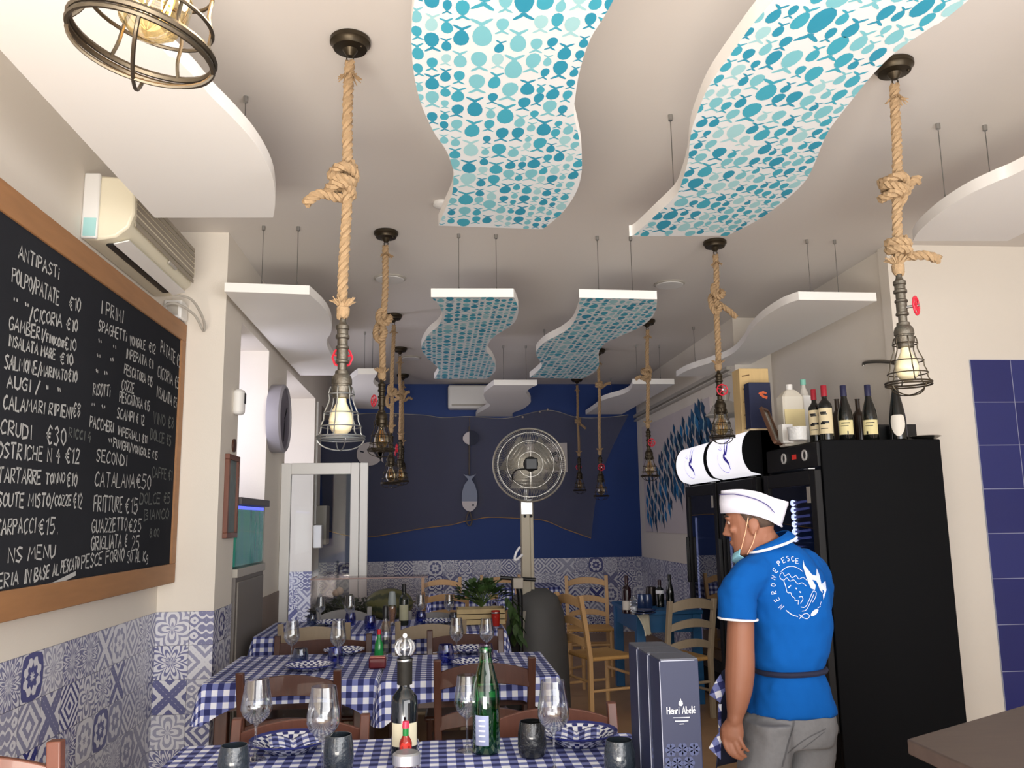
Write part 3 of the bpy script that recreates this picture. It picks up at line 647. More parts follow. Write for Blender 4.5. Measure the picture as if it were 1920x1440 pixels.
def ribbon(mb, pts, w, nrm, mi=0):
    """flat stroke of width w lying on a surface; pts and normals in the room"""
    n = len(pts); L = []
    for i in range(n):
        t = (pts[min(i + 1, n - 1)] - pts[max(i - 1, 0)]).normalized(); s = t.cross(nrm[i] if isinstance(nrm, list) else nrm)
        s = s.normalized() * w * .5 if s.length > 1e-6 else Vector((0, 0, w * .5)); L.append((pts[i] - s, pts[i] + s))
    for i in range(n - 1): mb.add([L[i][0], L[i][1], L[i + 1][1], L[i + 1][0]], [(0, 1, 2, 3)], mi)

# ------------------------------------------------------------------ chalkboard on the left wall
XB = -1.585; bt = thing('chalkboard', 'wood framed menu blackboard with handwritten Italian dishes on the left wall', 'blackboard', (XL, 4.0, 1.16))
Y0, Y1, Z0, Z1 = 1.7, 5.455, 1.175, 2.79; fw = .115
MB().box(XL, XB - .012, Y0 + .02, Y1 - .02, Z0 + .02, Z1 - .02).build('slate', SLATE, bt)
fb = MB().box(XL, XB, Y0, Y1, Z1 - fw, Z1).box(XL, XB, Y0, Y1, Z0, Z0 + fw).box(XL, XB, Y1 - .085, Y1, Z0 + fw, Z1 - fw).box(XL, XB, Y0, Y0 + .11, Z0 + fw, Z1 - fw)
fb.build('frame', WOOD_F, bt, bev=.004)
rnd = random.Random(5)
LINES = [('ANTIPASTi', 34, 484, 110, 524, 26), ('POLPO/PATATE', 22, 530, 110, 572, 30), ('€10', 129, 581, 150, 584, 25), ('" "', 24, 571, 52, 583, 20), ('/CICORIA', 55, 600, 115, 613, 25), ('€10', 124, 618, 145, 623, 24), ('GAMBERI/', 16, 616, 85, 640, 25), ('FINOCCHI', 87, 641, 118, 652, 16), ('€10', 119, 655, 142, 659, 24),
         ('INSALATA MARE', 15, 648, 103, 675, 22), ('€10', 112, 682, 136, 685, 22), ('SALMONE/', 8, 690, 75, 704, 27), ('MARINATO', 76, 704, 125, 714, 20), ('€10', 127, 713, 144, 717, 22), ('AUGI / "  "', 12, 727, 112, 744, 25), ('CALAMARI RIPIENI', 5, 766, 134, 784, 26), ('€8', 136, 781, 150, 781, 26),
         ('CRUDI', 0, 812, 58, 824, 28), ('€30', 86, 832, 122, 835, 34), ('OSTRICHE N 4', -6, 858, 112, 867, 30), ('€12', 122, 868, 149, 869, 29), ('TARTARRE', -4, 905, 76, 908, 29), ('TONNO', 85, 909, 121, 905, 21), ('€10', 124, 911, 144, 913, 26), ('SOUTE MISTO/', -6, 951, 100, 950, 27), ('COZZE', 102, 949, 133, 947, 20), ('€12', 137, 951, 153, 953, 27),
         ('CARPACCI', -9, 1004, 65, 999, 30), ('€15.', 71, 1004, 108, 1000, 31), ('NS MENU', 15, 1055, 102, 1045, 27), ('CERIA IN', -18, 1106, 57, 1092, 27), ('BASE AL', 64, 1090, 110, 1078, 24), ('PESCATO', 114, 1075, 148, 1066, 23), ('PESCE FORNO', 152, 1067, 232, 1050, 25), ('50 AL Kg', 238, 1055, 277, 1052, 21),
         ('I PRIMI', 189, 587, 230, 606, 26), ('SPAGHETTi', 184, 620, 237, 641, 21), ('VONGOLE', 243, 647, 272, 656, 18), ('€12', 279, 658, 291, 664, 18), ('"   "', 184, 650, 216, 662, 20), ('IMPEPATA €11', 236, 671, 287, 692, 19), ('"  "', 181, 677, 212, 686, 20), ('PESCATORA €15', 233, 701, 285, 725, 19), ('" "', 178, 706, 200, 711, 20), ('COZZE', 228, 731, 251, 738, 20),
         ('RISOTTi', 174, 741, 206, 744, 23), ('PESCATORA €15', 224, 753, 280, 771, 20), ('" "', 170, 768, 196, 773, 18), ('SCAMPI € 12', 219, 784, 270, 797, 20), ('PACCHERI', 168, 801, 212, 811, 21), ('IMPERIALI €11', 220, 815, 275, 832, 17), ('"', 203, 836, 208, 838, 20), ('FUNGHI/VONGOLE €15', 212, 838, 295, 862, 17), ('SECONDI', 180, 864, 237, 875, 23), ('CATALANA', 177, 912, 252, 915, 28), ('€50', 255, 915, 282, 917, 27),
         ('FRITTURE', 175, 959, 229, 960, 30), ('€15', 234, 962, 257, 963, 29), ('GUAZZETTO', 171, 1000, 238, 994, 26), ('€25', 241, 998, 264, 996, 24), ('GRIGLIATA €', 170, 1032, 238, 1025, 26), ('25', 246, 1031, 260, 1030, 26), ('PATATE €5', 301, 661, 338, 690, 24), ('CICORIA €5', 295, 706, 335, 730, 23), ('INSALATA €5', 293, 743, 331, 766, 21)]
FAINT = [('RICCI 4', 129, 819, 170, 828, 18), ('VINO €8', 287, 793, 325, 804, 22), ('DOLCE €5', 282, 823, 320, 836, 20), ('CAFFE €1', 285, 895, 322, 900, 20), ('DOLCE €5', 262, 946, 318, 944, 22), ('BIANCO', 270, 976, 316, 972, 20), ('8.00', 280, 1008, 298, 1006, 16)]
def chalk(lines, w):
    mb = MB()
    for tx, x0, y0, x1, y1, h in lines:
        a = ax(x0, y0, XB - .010); b = ax(x1, y1, XB - .010); up = Vector((0, 0, ax(x0, y0 - h, XB - .010).z - a.z)); pl, W = letters(tx, .05, rnd)
        for q in pl:
            ribbon(mb, [a.lerp(b, u / W) + up * v for u, v in q], w * rnd.uniform(.8, 1.25), Vector((1, 0, 0)))
    return mb
ch = chalk(LINES, .0088); ribbon(ch, [ax(64, 1106, XB - .010), ax(100, 1096, XB - .010), ax(142, 1075, XB - .010)], .02, Vector((1, 0, 0)))
ch.build('chalk_writing', CHALK, bt, smooth=0)
tag(chalk(FAINT, .009).build('faded_writing', CHALKF, bt, smooth=0), 'half wiped chalk writing')

# ------------------------------------------------------------------ air conditioner, box and cable
at = thing('air_conditioner', 'cream split air conditioner on the left wall above the blackboard', 'air conditioner', (XL, 4.55, 2.9))
def acbody(y0, y1, xw, zb, zt, dp, sg=1):
    pr = [(0, 0), (.30, 0), (.66, .05), (.9, .20), (1.0, .42), (.98, .85), (.86, .97), (0, 1)]
    return [[Vector((xw + sg * dp * a, y, zb + (zt - zb) * b)) for a, b in pr] for y in (y0, y1)]
MB().ring(acbody(4.06, 5.12, XL, 2.885, 3.215, .235)).build('casing', CREAMPL, at, bev=.012)
MB().box(XL, XL + .075, 4.035, 4.062, 2.885, 3.215).build('end_cap', WHITEPL, at, bev=.008)
MB().box(XL + .012, XL + .07, 4.0325, 4.037, 2.895, 2.985).build('sticker', mat('pale_aqua_sticker', rgb(168, 214, 212), .5), at)
sl = MB()
for i in range(7): 
    z = 2.965 + i * .032; sl.box(XL + .2325, XL + .2365, 4.09, 5.09, z, z + .022)
sl.build('intake_grille', mat('warm_grey_grille', rgb(158, 148, 132), .5), at)
MB().bar((XL + .105, 4.13, 2.8845), (XL + .105, 5.0, 2.8845), .035, .012).build('air_outlet', BLACKG, at)
MB().bar((XL + .165, 4.11, 2.891), (XL + .165, 5.05, 2.891), .075, .006, up=(-.25, 0, 1)).build('louvre', WHITEPL, at)
MB().bar((XL + .226, 4.65, 2.962), (XL + .226, 4.78, 2.962), .02, .008, up=(.8, 0, -.5)).build('display', GREYPL, at)
jb = thing('junction_box', 'small off white electrical box beside the right end of the wall air conditioner', 'electrical box', (XL, 5.38, 2.68))
MB().box(XL, XL + .11, 5.30, 5.44, 2.80, 2.92).build('box_body', WHITEPL, jb, bev=.01)
MB().box(XL + .02, XL + .09, 5.297, 5.302, 2.82, 2.90).build('switch_plate', GREYPL, jb)
p0 = ax(365, 560, XL + .15)
cb = smooth_path([(XL + .12, 5.10, 2.90), (XL + .20, 5.2, 2.89), (XL + .24, 5.32, 2.80), (XL + .23, 5.38, 2.735), (XL + .18, 5.34, 2.83), (XL + .10, 5.24, 2.875), (XL + .03, 5.23, 2.86), (XL + .02, 5.24, 2.80)], 6)
tag(MB().tube(cb, .008, 8).build('cable', GREYPL), 'grey looped cable hanging from the wall air conditioner to the electrical box', 'cable')

# ------------------------------------------------------------------ things on the pillar and the clock pier
s = thing('motion_sensor', 'white alarm motion sensor on the side of the pillar', 'sensor', (XL2, 5.72, 2.10))
c = ax(455, 755, XL2 + .05)
MB().ring([[Vector((XL2 + .03 + .04 * math.cos(a), c.y - .02 + .055 * math.sin(a), z)) for a in [2 * PI * i / 20 for i in range(20)]] for z in (c.z - .085, c.z + .085)]).build('sensor_body', WHITEPL, s, bev=.02)
MB().box(XL2 - .002, XL2 + .02, c.y - .03, c.y + .03, c.z - .03, c.z + .04).build('bracket', WHITEPL, s, bev=.004)
MB().bar((XL2 + .0705, c.y - .02, c.z - .01), (XL2 + .0705, c.y - .02, c.z + .06), .03, .006, up=(1, 0, 0)).build('lens', BLACKG, s)
pa = ax(421, 853, XL2); pb = ax(452, 1015, XL2)
f = thing('picture_frame', 'small brown framed notice hanging on the side of the pillar', 'picture frame', (XL2, 5.7, pb.z))
ya, yb, za, zb = 5.60, 5.90, pb.z + .03, ax(452, 860, XL2).z
MB().box(XL2, XL2 + .03, ya, yb, zb - .035, zb).box(XL2, XL2 + .03, ya, yb, za, za + .035).box(XL2, XL2 + .03, ya, ya + .035, za + .035, zb - .035).box(XL2, XL2 + .03, yb - .035, yb, za + .035, zb - .035).build('frame', WOOD_R, f, bev=.003)
MB().box(XL2, XL2 + .014, ya + .03, yb - .03, za + .03, zb - .03).build('print', mat('sea_green_print', rgb(96, 112, 112), .4, vary=.5, vscale=14), f)
c = ax(436, 835, XL2)
tag(MB().lathe([(.002, 0), (.045, .0), (.045, .012), (.002, .016)], (XL2, c.y + .02, c.z), 20, axis='x').build('wall_plaque', WOOD_D), 'small round dark wooden plaque above the framed notice', 'plaque')
c = ax(524, 785, XL2 + .06); ck = thing('wall_clock', 'thick grey round wall clock on the pier beside the side windows', 'clock', (XL2, c.y, c.z))
MB().lathe([(.28, 0), (.285, .01), (.285, .10), (.27, .115), (.255, .115), (.255, .10)], (XL2, c.y, c.z), 48, caps=False, axis='x').build('clock_case', mat('grey_lilac_case', rgb(150, 146, 152), .45), ck)
MB().lathe([(.255, .100), (.002, .1005)], (XL2, c.y, c.z), 48, axis='x').build('dial', mat('dark_dial', rgb(104, 98, 108), .4, vary=.3, vscale=12), ck)
MB().bar((XL2 + .104, c.y, c.z), (XL2 + .104, c.y + .10, c.z + .10), .014, .004, up=(1, 0, 0)).build('hour_hand', BLACKG, ck)
MB().bar((XL2 + .107, c.y, c.z), (XL2 + .107, c.y - .05, c.z - .19), .01, .004, up=(1, 0, 0)).build('minute_hand', BLACKG, ck)
# aquarium on its cabinet
q = thing('aquarium', 'lit blue green aquarium with a dark lid beyond the pillar', 'aquarium', (-1.4, 6.4, 1.16))
x0, x1, y0, y1 = -1.78, XL2 + .015, 5.95, 6.88; zb = ax(470, 1060, x1).z; zt = ax(470, 948, x1).z
MB().box(x0, x1, y0, y0 + .008, zb, zt).box(x0, x1, y1 - .008, y1, zb, zt).box(x0, x0 + .008, y0, y1, zb, zt).box(x1 - .008, x1, y0, y1, zb, zt).box(x0, x1, y0, y1, zb, zb + .01).build('glass_tank', TANK, q)
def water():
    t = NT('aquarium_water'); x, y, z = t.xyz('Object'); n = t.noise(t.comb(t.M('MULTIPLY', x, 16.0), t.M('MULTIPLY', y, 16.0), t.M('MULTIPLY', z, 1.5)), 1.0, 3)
    c = t.mixc(n, rgb(20, 80, 140), rgb(70, 160, 100)); t.base(c, .2); t.put(c, t.p.inputs['Emission Color']); t.p.inputs['Emission Strength'].default_value = .14; return t.m  # water glows faintly by itself, standing in for the tank lamp's light
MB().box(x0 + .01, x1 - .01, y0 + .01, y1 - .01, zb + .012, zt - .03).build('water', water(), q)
st = MB(); rnd = random.Random(3)
for i in range(40):
    px_ = rnd.uniform(y0 + .06, y1 - .06); st.ball((x1 - .055, px_, zb + .05 + rnd.random() * .07), rnd.uniform(.02, .045), n=8, m=5)
st.build('rocks', mat('blue_lit_rock', rgb(30, 46, 140), .6, emit=.03), q); st = None
MB().box(x0 - .02, x1 + .03, y0 - .025, y1 + .03, zt, zt + .05).build('lid', mat('dark_grey_lid', rgb(84, 78, 80), .5), q, bev=.004)
MB().box(x1 - .0095, x1 - .006, y0 + .02, y1 - .02, zt - .03, zt - .008).build('light_strip', mat('blue_aquarium_lamp', rgb(40, 50, 220), .4, emit=.9, ecol=(.08, .1, .9)), q)
a = thing('aquarium_stand', 'grey cabinet under the aquarium beyond the pillar', 'cabinet', (-1.4, 6.4, 0))
MB().box(x0, x1 + .015, y0 - .01, y1 + .01, zb - .06, zb - .003).build('top_board', GREYPL, a, bev=.004)
MB().box(x0, x1, y0 + .005, y1, 0, zb - .06).build('cabinet_body', mat('mid_grey_laminate', rgb(116, 110, 106), .5), a, bev=.003)
MB().box(x1, x1 + .012, y0 + .04, y1 - .04, .12, zb - .09).build('door', mat('grey_laminate_door', rgb(124, 118, 112), .45), a, bev=.004)

# ------------------------------------------------------------------ open glass door
YD = 7.62; xl = ay(527, 868, YD).x + .004; xr = ay(690, 868, YD).x; zt = ay(600, 868, YD).z; fw = .085
d = thing('glass_door', 'open white framed glass door standing out from the side windows', 'door', (xl, YD, 0))
MB().box(xl, xl + fw, YD, YD + .06, 0, zt).box(xr - .15, xr - .075, YD, YD + .06, 0, zt).box(xl + fw, xr - .15, YD, YD + .06, zt - .10, zt).box(xl + fw, xr - .15, YD, YD + .06, 0, .14).build('sash', WHITEPL, d, bev=.006)
MB().box(xr - .07, xr, YD + .01, YD + .075, 0, zt).build('outer_frame', WHITEPL, d, bev=.006)
MB().box(xl + fw - .01, xr - .14, YD + .025, YD + .033, .13, zt - .09).build('glass', PANE, d)
# meter box and pipes on the far pier
mx_ = thing('electric_box', 'small grey electric box with cables seen through the glass door', 'electric box', (XL2, 10.0, 1.45))
MB().box(XL2, XL2 + .12, 9.9, 10.18, 1.28, 1.72).build('box_body', GREYPL, mx_, bev=.01)
MB().box(XL2, XL2 + .1, 9.66, 9.82, 1.25, 1.5).build('socket_unit', WHITEPL, mx_, bev=.01)
tag(MB().tube([(XL2 + .012, 9.75, 2.9), (XL2 + .012, 9.75, 1.51)], .012, 8).build('conduit', WHITEPL), 'thin white conduit running down the far pier', 'conduit')

# ------------------------------------------------------------------ back wall: net, wooden fish, far air conditioner
def net_mat():
    m = bpy.data.materials.new('grey_fishing_net'); m.use_nodes = True; nt = m.node_tree; p = nt.nodes['Principled BSDF']; p.inputs['Base Color'].default_value = (*rgb(112, 108, 108), 1); p.inputs['Roughness'].default_value = .9
    tr = nt.nodes.new('ShaderNodeBsdfTransparent'); mx = nt.nodes.new('ShaderNodeMixShader'); mx.inputs[0].default_value = .42
    nt.links.new(tr.outputs[0], mx.inputs[1]); nt.links.new(p.outputs[0], mx.inputs[2]); nt.links.new(mx.outputs[0], nt.nodes['Material Output'].inputs[0]); return m
n_ = thing('fishing_net', 'grey fishing net draped across the navy back wall', 'net', (.9, YB, 2.0))
YN = YB - .04
top = smooth_path([ay(*p, YN) for p in ((600, 776), (640, 779), (700, 775), (790, 778), (830, 783), (880, 781), (950, 784), (1026, 769), (1080, 782), (1130, 783), (1178, 778))], 6)
bot = smooth_path([ay(*p, YN) for p in ((606, 992), (650, 1004), (700, 1006), (790, 991), (840, 985), (880, 976), (918, 970), (970, 972), (1020, 976), (1060, 992), (1108, 1009))], 6)
nm = MB(); vs = []; R_ = 8
for i, (a_, b_) in enumerate(zip(top, bot)):
    for j in range(R_ + 1):
        f_ = j / R_; p = a_.lerp(b_, f_); sag = (1 - f_) * 0 ; 
        if i > len(top) - 8: p.x -= .12 * math.sin(PI * f_) * (i - len(top) + 8) / 7
        vs.append(p + Vector((0, .015 * math.sin(i * .9 + j) - .01, 0)))
nm.add(vs, [(i * (R_ + 1) + j, i * (R_ + 1) + j + 1, (i + 1) * (R_ + 1) + j + 1, (i + 1) * (R_ + 1) + j) for i in range(len(top) - 1) for j in range(R_)])
nm.build('net_sheet', net_mat(), n_)
MB().tube(top, .005, 6).build('head_rope', GREYPL, n_); MB().tube(bot, .006, 6).build('foot_rope', STRAW, n_)
for p in ((651, 979 - 200), (742, 779), (980, 782), (1012, 772), (1027, 768), (1081, 782)): 
    MB().ball(ay(*p, YN - .01), .016, n=8, m=6).build('float', mat('pale_cork', rgb(190, 176, 160), .8), n_)
FG = mat('grey_blue_fish_paint', rgb(140, 148, 168), .6); FW = mat('offwhite_fish_paint', rgb(214, 206, 206), .6); FD = mat('dark_fish_paint', rgb(42, 46, 62), .6)
def flat_y(mb, poly, y, th=.015, mi=0):
    n = len(poly); o = len(mb.v); 
    return mb.add([(p.x, y, p.z) for p in poly] + [(p.x, y + th, p.z) for p in poly], [tuple(range(n)), tuple(range(2 * n - 1, n - 1, -1))] + [(i, (i + 1) % n, n + (i + 1) % n, n + i) for i in range(n)], mi)
def pw(y, *pp): return [ay(a_, b_, y) for a_, b_ in pp]
YF = YB - .09
fi = thing('wooden_fish', 'long grey and white wooden fish hanging head down left of the fan', 'wooden fish', tuple(ay(880, 925, YF)), 0, 'wooden fish on the back wall')
flat_y(MB(), pw(YF, (866, 940), (866, 925), (870, 910), (878, 899), (884, 899), (891, 910), (895, 925), (895, 940)), YF).build('body', FG, fi)
flat_y(MB(), pw(YF, (866, 940), (895, 940), (893, 950), (887, 957), (880, 960), (873, 956), (868, 950)), YF).build('head', FW, fi)
flat_y(MB(), pw(YF, (878, 899), (869, 889), (874, 891), (881, 893), (888, 891), (893, 888), (884, 899)), YF).build('tail', FG, fi)
flat_y(MB(), [ay(887, 947, YF) + Vector((.016 * math.cos(a_), 0, .016 * math.sin(a_))) for a_ in [i * PI / 6 for i in range(12)]], YF - .003, .003).build('eye', BLACKG, fi)
MB().tube(pw(YF, (880, 800), (880, 850), (880, 890)), .012, 8).build('hanging_cord', mat('grey_brown_cord', rgb(96, 88, 84), .9), fi)
MB().tube(smooth_path(pw(YF, (879, 958), (874, 975), (880, 986), (885, 976), (881, 960)), 4), .011, 8).build('tail_cord', mat('grey_brown_cord', rgb(96, 88, 84), .9), fi)
f2 = thing('wooden_fish', 'small round half white half navy wooden fish above the long hanging fish', 'wooden fish', tuple(ay(884, 822, YF)), 0, 'wooden fish on the back wall')
flat_y(MB(), pw(YF - .03, (880, 809), (873, 812), (868, 819), (868, 825), (873, 831), (880, 834)), YF - .03).build('head', FW, f2)
flat_y(MB(), pw(YF - .03, (880, 806), (890, 809), (897, 816), (898, 826), (892, 833), (880, 836)), YF - .03).build('body', mat('navy_fish_paint', rgb(24, 30, 56), .6), f2)
MB().tube(pw(YF - .03, (880, 783), (881, 807)), .006, 6).build('hanging_cord', mat('grey_brown_cord', rgb(96, 88, 84), .9), f2)
f3 = thing('wooden_fish', 'large round whitewashed wooden fish just left of the left lamps', 'wooden fish', tuple(ay(695, 851, YF)), 0, 'wooden fish on the back wall')
cc = ay(693, 851, YF); rr = .16
flat_y(MB(), [cc + Vector((rr * 1.1 * math.cos(a_), 0, rr * math.sin(a_))) for a_ in [i * PI / 14 for i in range(28)] if not (2.95 < a_ < 3.2)], YF).build('body', FW, f3)
flat_y(MB(), pw(YF, (703, 852), (720, 840), (716, 853), (719, 868)), YF).build('tail', FW, f3)
sp = MB()
for i in range(7): ribbon(sp, pw(YF - .001, (694 + i * 2, 838 + i * 3), (704 + i * 1.5, 842 + i * 3)), .012, Vector((0, -1, 0)))
ribbon(sp, pw(YF - .001, (675, 846), (682, 848)), .02, Vector((0, -1, 0))); sp.build('painted_marks', FD, f3)
f4 = thing('wooden_fish', 'small dark outlined fish shape hanging behind the fan on a pale card', 'wooden fish', tuple(ay(1035, 860, YF)), 0, 'wooden fish on the back wall')
flat_y(MB(), pw(YF - .02, (1018, 860), (1030, 849), (1044, 847), (1049, 846), (1048, 862), (1044, 869), (1030, 866)), YF - .02).build('body', FD, f4)
flat_y(MB(), pw(YF - .035, (1025, 861), (1038, 858), (1045, 850), (1046, 867), (1038, 862)), YF - .035).build('bones', FW, f4)
tag(flat_y(MB(), pw(YF + .02, (969, 834), (1063, 830), (1064, 885), (1020, 886), (969, 880)), YF + .02, .012).build('wall_card', mat('pale_card', rgb(196, 188, 184), .7)), 'pale rectangular card on the back wall behind the fan', 'card')
fa = thing('air_conditioner', 'white air conditioner high on the navy back wall', 'air conditioner', (.2, YB, 3.0))
a_ = ay(840, 766, YB - .2); b_ = ay(910, 722, YB - .2)
MB().box(a_.x, b_.x + .1, YB - .22, YB, a_.z, b_.z).build('casing', WHITEPL, fa, bev=.03)
MB().box(a_.x + .05, b_.x + .05, YB - .222, YB - .21, a_.z + .03, a_.z + .06).build('louvre', GREYPL, fa)
# ------------------------------------------------------------------ fish picture on the right wall
XP = 2.86; ya, yb = ax(1335, 745, XP).y, ax(1211, 900, XP).y; zt = ax(1212, 798, XP - .02).z; zb = ax(1212, 997, XP - .02).z
pc = thing('fish_picture', 'large pale picture of a shoal of blue fish on the right wall', 'picture', (XP, 9.6, zb))
MB().box(XP - .03, XP, ya, yb, zb, zt).build('canvas', mat('pale_canvas', rgb(206, 196, 196), .7), pc)
rnd = random.Random(8); mb = MB(); YL = yb - ya
def in_shoal(px, py):
    P = [(1312, 752), (1336, 790), (1334, 820), (1300, 870), (1292, 925), (1262, 950), (1240, 985), (1214, 988), (1211, 905), (1235, 860), (1250, 830), (1262, 800), (1290, 785)]
    return pip((px, py), P)
for row in range(20):
    for col in range(12):
        px = 1208 + col * 11.5 + (row % 2) * 5.7 + rnd.uniform(-2, 2); py = 760 + row * 12.2 + rnd.uniform(-3, 3)
        if not in_shoal(px, py): continue
        o = ax(px, py, XP - .034); s = rnd.uniform(.10, .14); ln = rnd.uniform(.7, 1.2); mi = rnd.choice([0, 0, 1, 1, 2])
        dirv = Vector((0, -.35, -1)).normalized(); sd = Vector((0, 1, -.35)).normalized()
        P = [(-.5, .1), (0, .9), (.5, .25), (.28, -.2), (.1, -ln * .6), (0, -ln), (-.14, -ln * .5), (-.2, -.15)]
        mb.add([o + sd * a * s - dirv * b * s for a, b in P], [tuple(range(8))], mi)
for i in range(70):
    px, py = rnd.uniform(1212, 1334), rnd.uniform(770, 985)
    if in_shoal(px, py): 
        o = ax(px, py, XP - .032); s = .07; mb.add([o + Vector((0, a * s, b * s)) for a, b in ((-.6, 0), (0, .8), (.6, .1), (.2, -1.6))], [(0, 1, 2, 3)], rnd.choice([3, 3, 4]))
mb.build('painted_fish', [mat('deep_blue_paint', rgb(22, 84, 128), .6), mat('slate_blue_paint', rgb(30, 70, 104), .6), mat('bright_blue_paint', rgb(40, 120, 176), .6), mat('pale_blue_paint', rgb(150, 184, 200), .6), mat('grey_green_paint', rgb(160, 178, 176), .6)], pc, smooth=0)
tag(MB().box(XP - .05, XP, 7.8, YB, 2.93, 2.97).box(XP - .04, XP, 7.8, YB, 2.88, 2.90).build('cable_duct', GREYPL), 'grey cable duct running high along the far right wall', 'cable duct')

# ------------------------------------------------------------------ drinks fridges
XF = 2.30; SEAL = mat('grey_seal', rgb(96, 94, 96), .5)
LED = mat('white_led', (1, 1, 1), .3, emit=9, ecol=(.80, .86, 1.0)); SIGN = mat('backlit_sign', rgb(252, 250, 255), .4, emit=.29, ecol=(.96, .95, 1.0))
def fridge(label, y0, y1, ztop, sign, zdoor):
    t = thing('display_fridge', label, 'fridge', (XF + .4, (y0 + y1) / 2, 0), 0, 'black display fridges along the right wall')
    w = .035
    # hollow cabinet: walls, back, top, bottom
    zb_ = zdoor + .02
    c = MB().box(XF + .05, 3.12, y0, y0 + w, .04, ztop).box(XF + .05, 3.12, y1 - w, y1, .04, ztop).box(3.08, 3.12, y0 + w, y1 - w, .04, ztop).box(XF + .05, 3.08, y0 + w, y1 - w, zb_, ztop).box(XF + .05, 3.08, y0 + w, y1 - w, .04, .28)
    c.build('cabinet', BLACKP, t, bev=.006)
    MB().box(XF + .08, 3.06, y0 + .06, y1 - .06, 0, .04).build('feet', BLACKG, t)
    dr = MB().box(XF, XF + .045, y0 + .01, y0 + .085, .27, zdoor).box(XF, XF + .045, y1 - .085, y1 - .01, .27, zdoor).box(XF, XF + .045, y0 + .085, y1 - .085, zdoor - .09, zdoor).box(XF, XF + .045, y0 + .085, y1 - .085, .27, .36)
    dd = dr.build('door', DOORG, t, bev=.005)
    MB().box(XF + .015, XF + .021, y0 + .08, y1 - .08, .35, zdoor - .085).build('pane', DARKPANE, dd)
    MB().box(XF - .03, XF, y1 - .075, y1 - .055, .95, 1.35).build('handle', BLACKG, dd, bev=.006)
    MB().bar((XF - .01, y0 + .02, zdoor + .006), (XF - .01, y0 + .09, zdoor + .006), .04, .006).build('hinge', STEEL, t)
    MB().box(XF - .001, XF + .002, y0 + .088, y0 + .135, zdoor - .20, zdoor - .10).build('energy_label', GREYPL, dd)
    for z in (.62, .98, 1.34):
        if z < zdoor - .25:
            s = MB()
            for k in range(9): s.bar((XF + .09 + k * .08, y0 + w, z), (XF + .09 + k * .08, y1 - w, z), .008, .008)
            s.bar((XF + .08, y0 + w, z), (XF + .08, y1 - w, z), .012, .02)
            s.build('wire_shelf', SEAL, t)
    if sign:
        # rounded light box on top
        zc_ = (zdoor + ztop) / 2 + .02; h = (ztop - zdoor) / 2 - .01
        R = [(XF + .06, zdoor + .02)] + [(XF + .02 - .10 * math.cos(a), zc_ + h * math.sin(a)) for a in [-1.2 + 2.4 * i / 14 for i in range(15)]] + [(XF + .06, ztop)]
        for nm, ys, m_, g in (('sign_end', (y0, y0 + .025), BLACKP, 0), ('sign_end', (y1 - .025, y1), BLACKP, 0)):
            MB().ring([[Vector((x - (.006 if x < XF + .03 else 0), y, z)) for x, z in R + [(XF + .3, ztop), (XF + .3, zdoor + .02)]] for y in ys]).build(nm, m_, t)
        lb = MB().ring([[Vector((x, y, z)) for x, z in R] for y in (y0 + .025, y1 - .025)]).build('light_box', SIGN, t)
        lg = MB(); yc = (y0 + y1) / 2
        def onsign(u, v):   # u along the fridge, v up: onto the bulged face
            s_ = max(-.98, min(.98, (v - (zc_ - zc_)) / h)); return Vector((XF + .02 - .10 * math.sqrt(1 - s_ * s_) - .0015, yc - u, zc_ + v))
        for pl in ([(-.03, .13), (.02, .02), (.0, -.01), (.06, -.06), (.05, -.11)], [(.02, .13), (.05, .05), (.035, .0)]):
            P = smooth_path([(a * 1.3, b * 1.0, 0) for a, b in pl], 4); ribbon(lg, [onsign(p.x, p.y) for p in P], .03, Vector((-1, 0, 0)))
        lg2 = MB()
        for a0 in range(6):
            a = PI * .55 + a0 * .22; ribbon(lg2, [onsign(.05 * math.cos(a), .03 + .03 * math.sin(a)), onsign(.14 * math.cos(a), .03 + .10 * math.sin(a))], .006, Vector((-1, 0, 0)))
        P = [onsign(-.02 + .12 * math.cos(a), -.03 + .10 * math.sin(a)) for a in [PI * .8 + i * PI * .09 for i in range(12)]]; ribbon(lg2, P, .006, Vector((-1, 0, 0)))
        lg.build('sign_emblem', mat('sign_blue_print', rgb(60, 50, 170), .5, emit=.08), lb, smooth=0); lg2.build('sign_lines', mat('sign_pale_print', rgb(170, 160, 226), .5, emit=.2), lb, smooth=0)
    return t
fr = fridge('tall black fridge nearest on the right whose big black side faces the room', 4.95, 5.78, 1.98, False, 1.80)
cp = MB().box(XF + .03, XF + .06, 4.97, 5.76, 1.82, 1.97).build('control_panel', DOORG, fr, bev=.004)
for yy in (5.14, 5.46):
    MB().lathe([(.035, 0), (.035, -.008), (.026, -.008), (.026, 0)], (XF + .03, yy, 1.90), 24, caps=False, axis='x').build('dial_ring', WHITEPL, cp)
MB().box(XF + .026, XF + .031, 5.27, 5.33, 1.885, 1.915).build('red_display', mat('red_led_digits', rgb(120, 20, 20), .4, emit=.12, ecol=(1, .05, .03)), cp)
ls = MB(); rf = MB()
for i in range(22):
    z = .62 + i * .047; ls.ball((XF + .10, 5.53, z), .016, .026, .022, 10, 6)
    rf.bar((XF + .10, 5.51, z), (XF + .13, 5.36, z + .012), .014, .014)
ls.build('led_strip', LED, fr); rf.build('reflector_fins', mat('lit_reflector', (.6, .62, 1), .3, emit=.5, ecol=(.35, .4, 1.0)), fr)  # fins glow blue themselves, imitating the LED light they would reflect
f2_ = fridge('middle black fridge with a lit white sign, right of the farthest fridge', 5.90, 6.77, 2.14, True, 1.80)
f3_ = fridge('farthest black fridge with a lit white sign beside the fish picture', 6.79, 7.66, 2.14, True, 1.80)
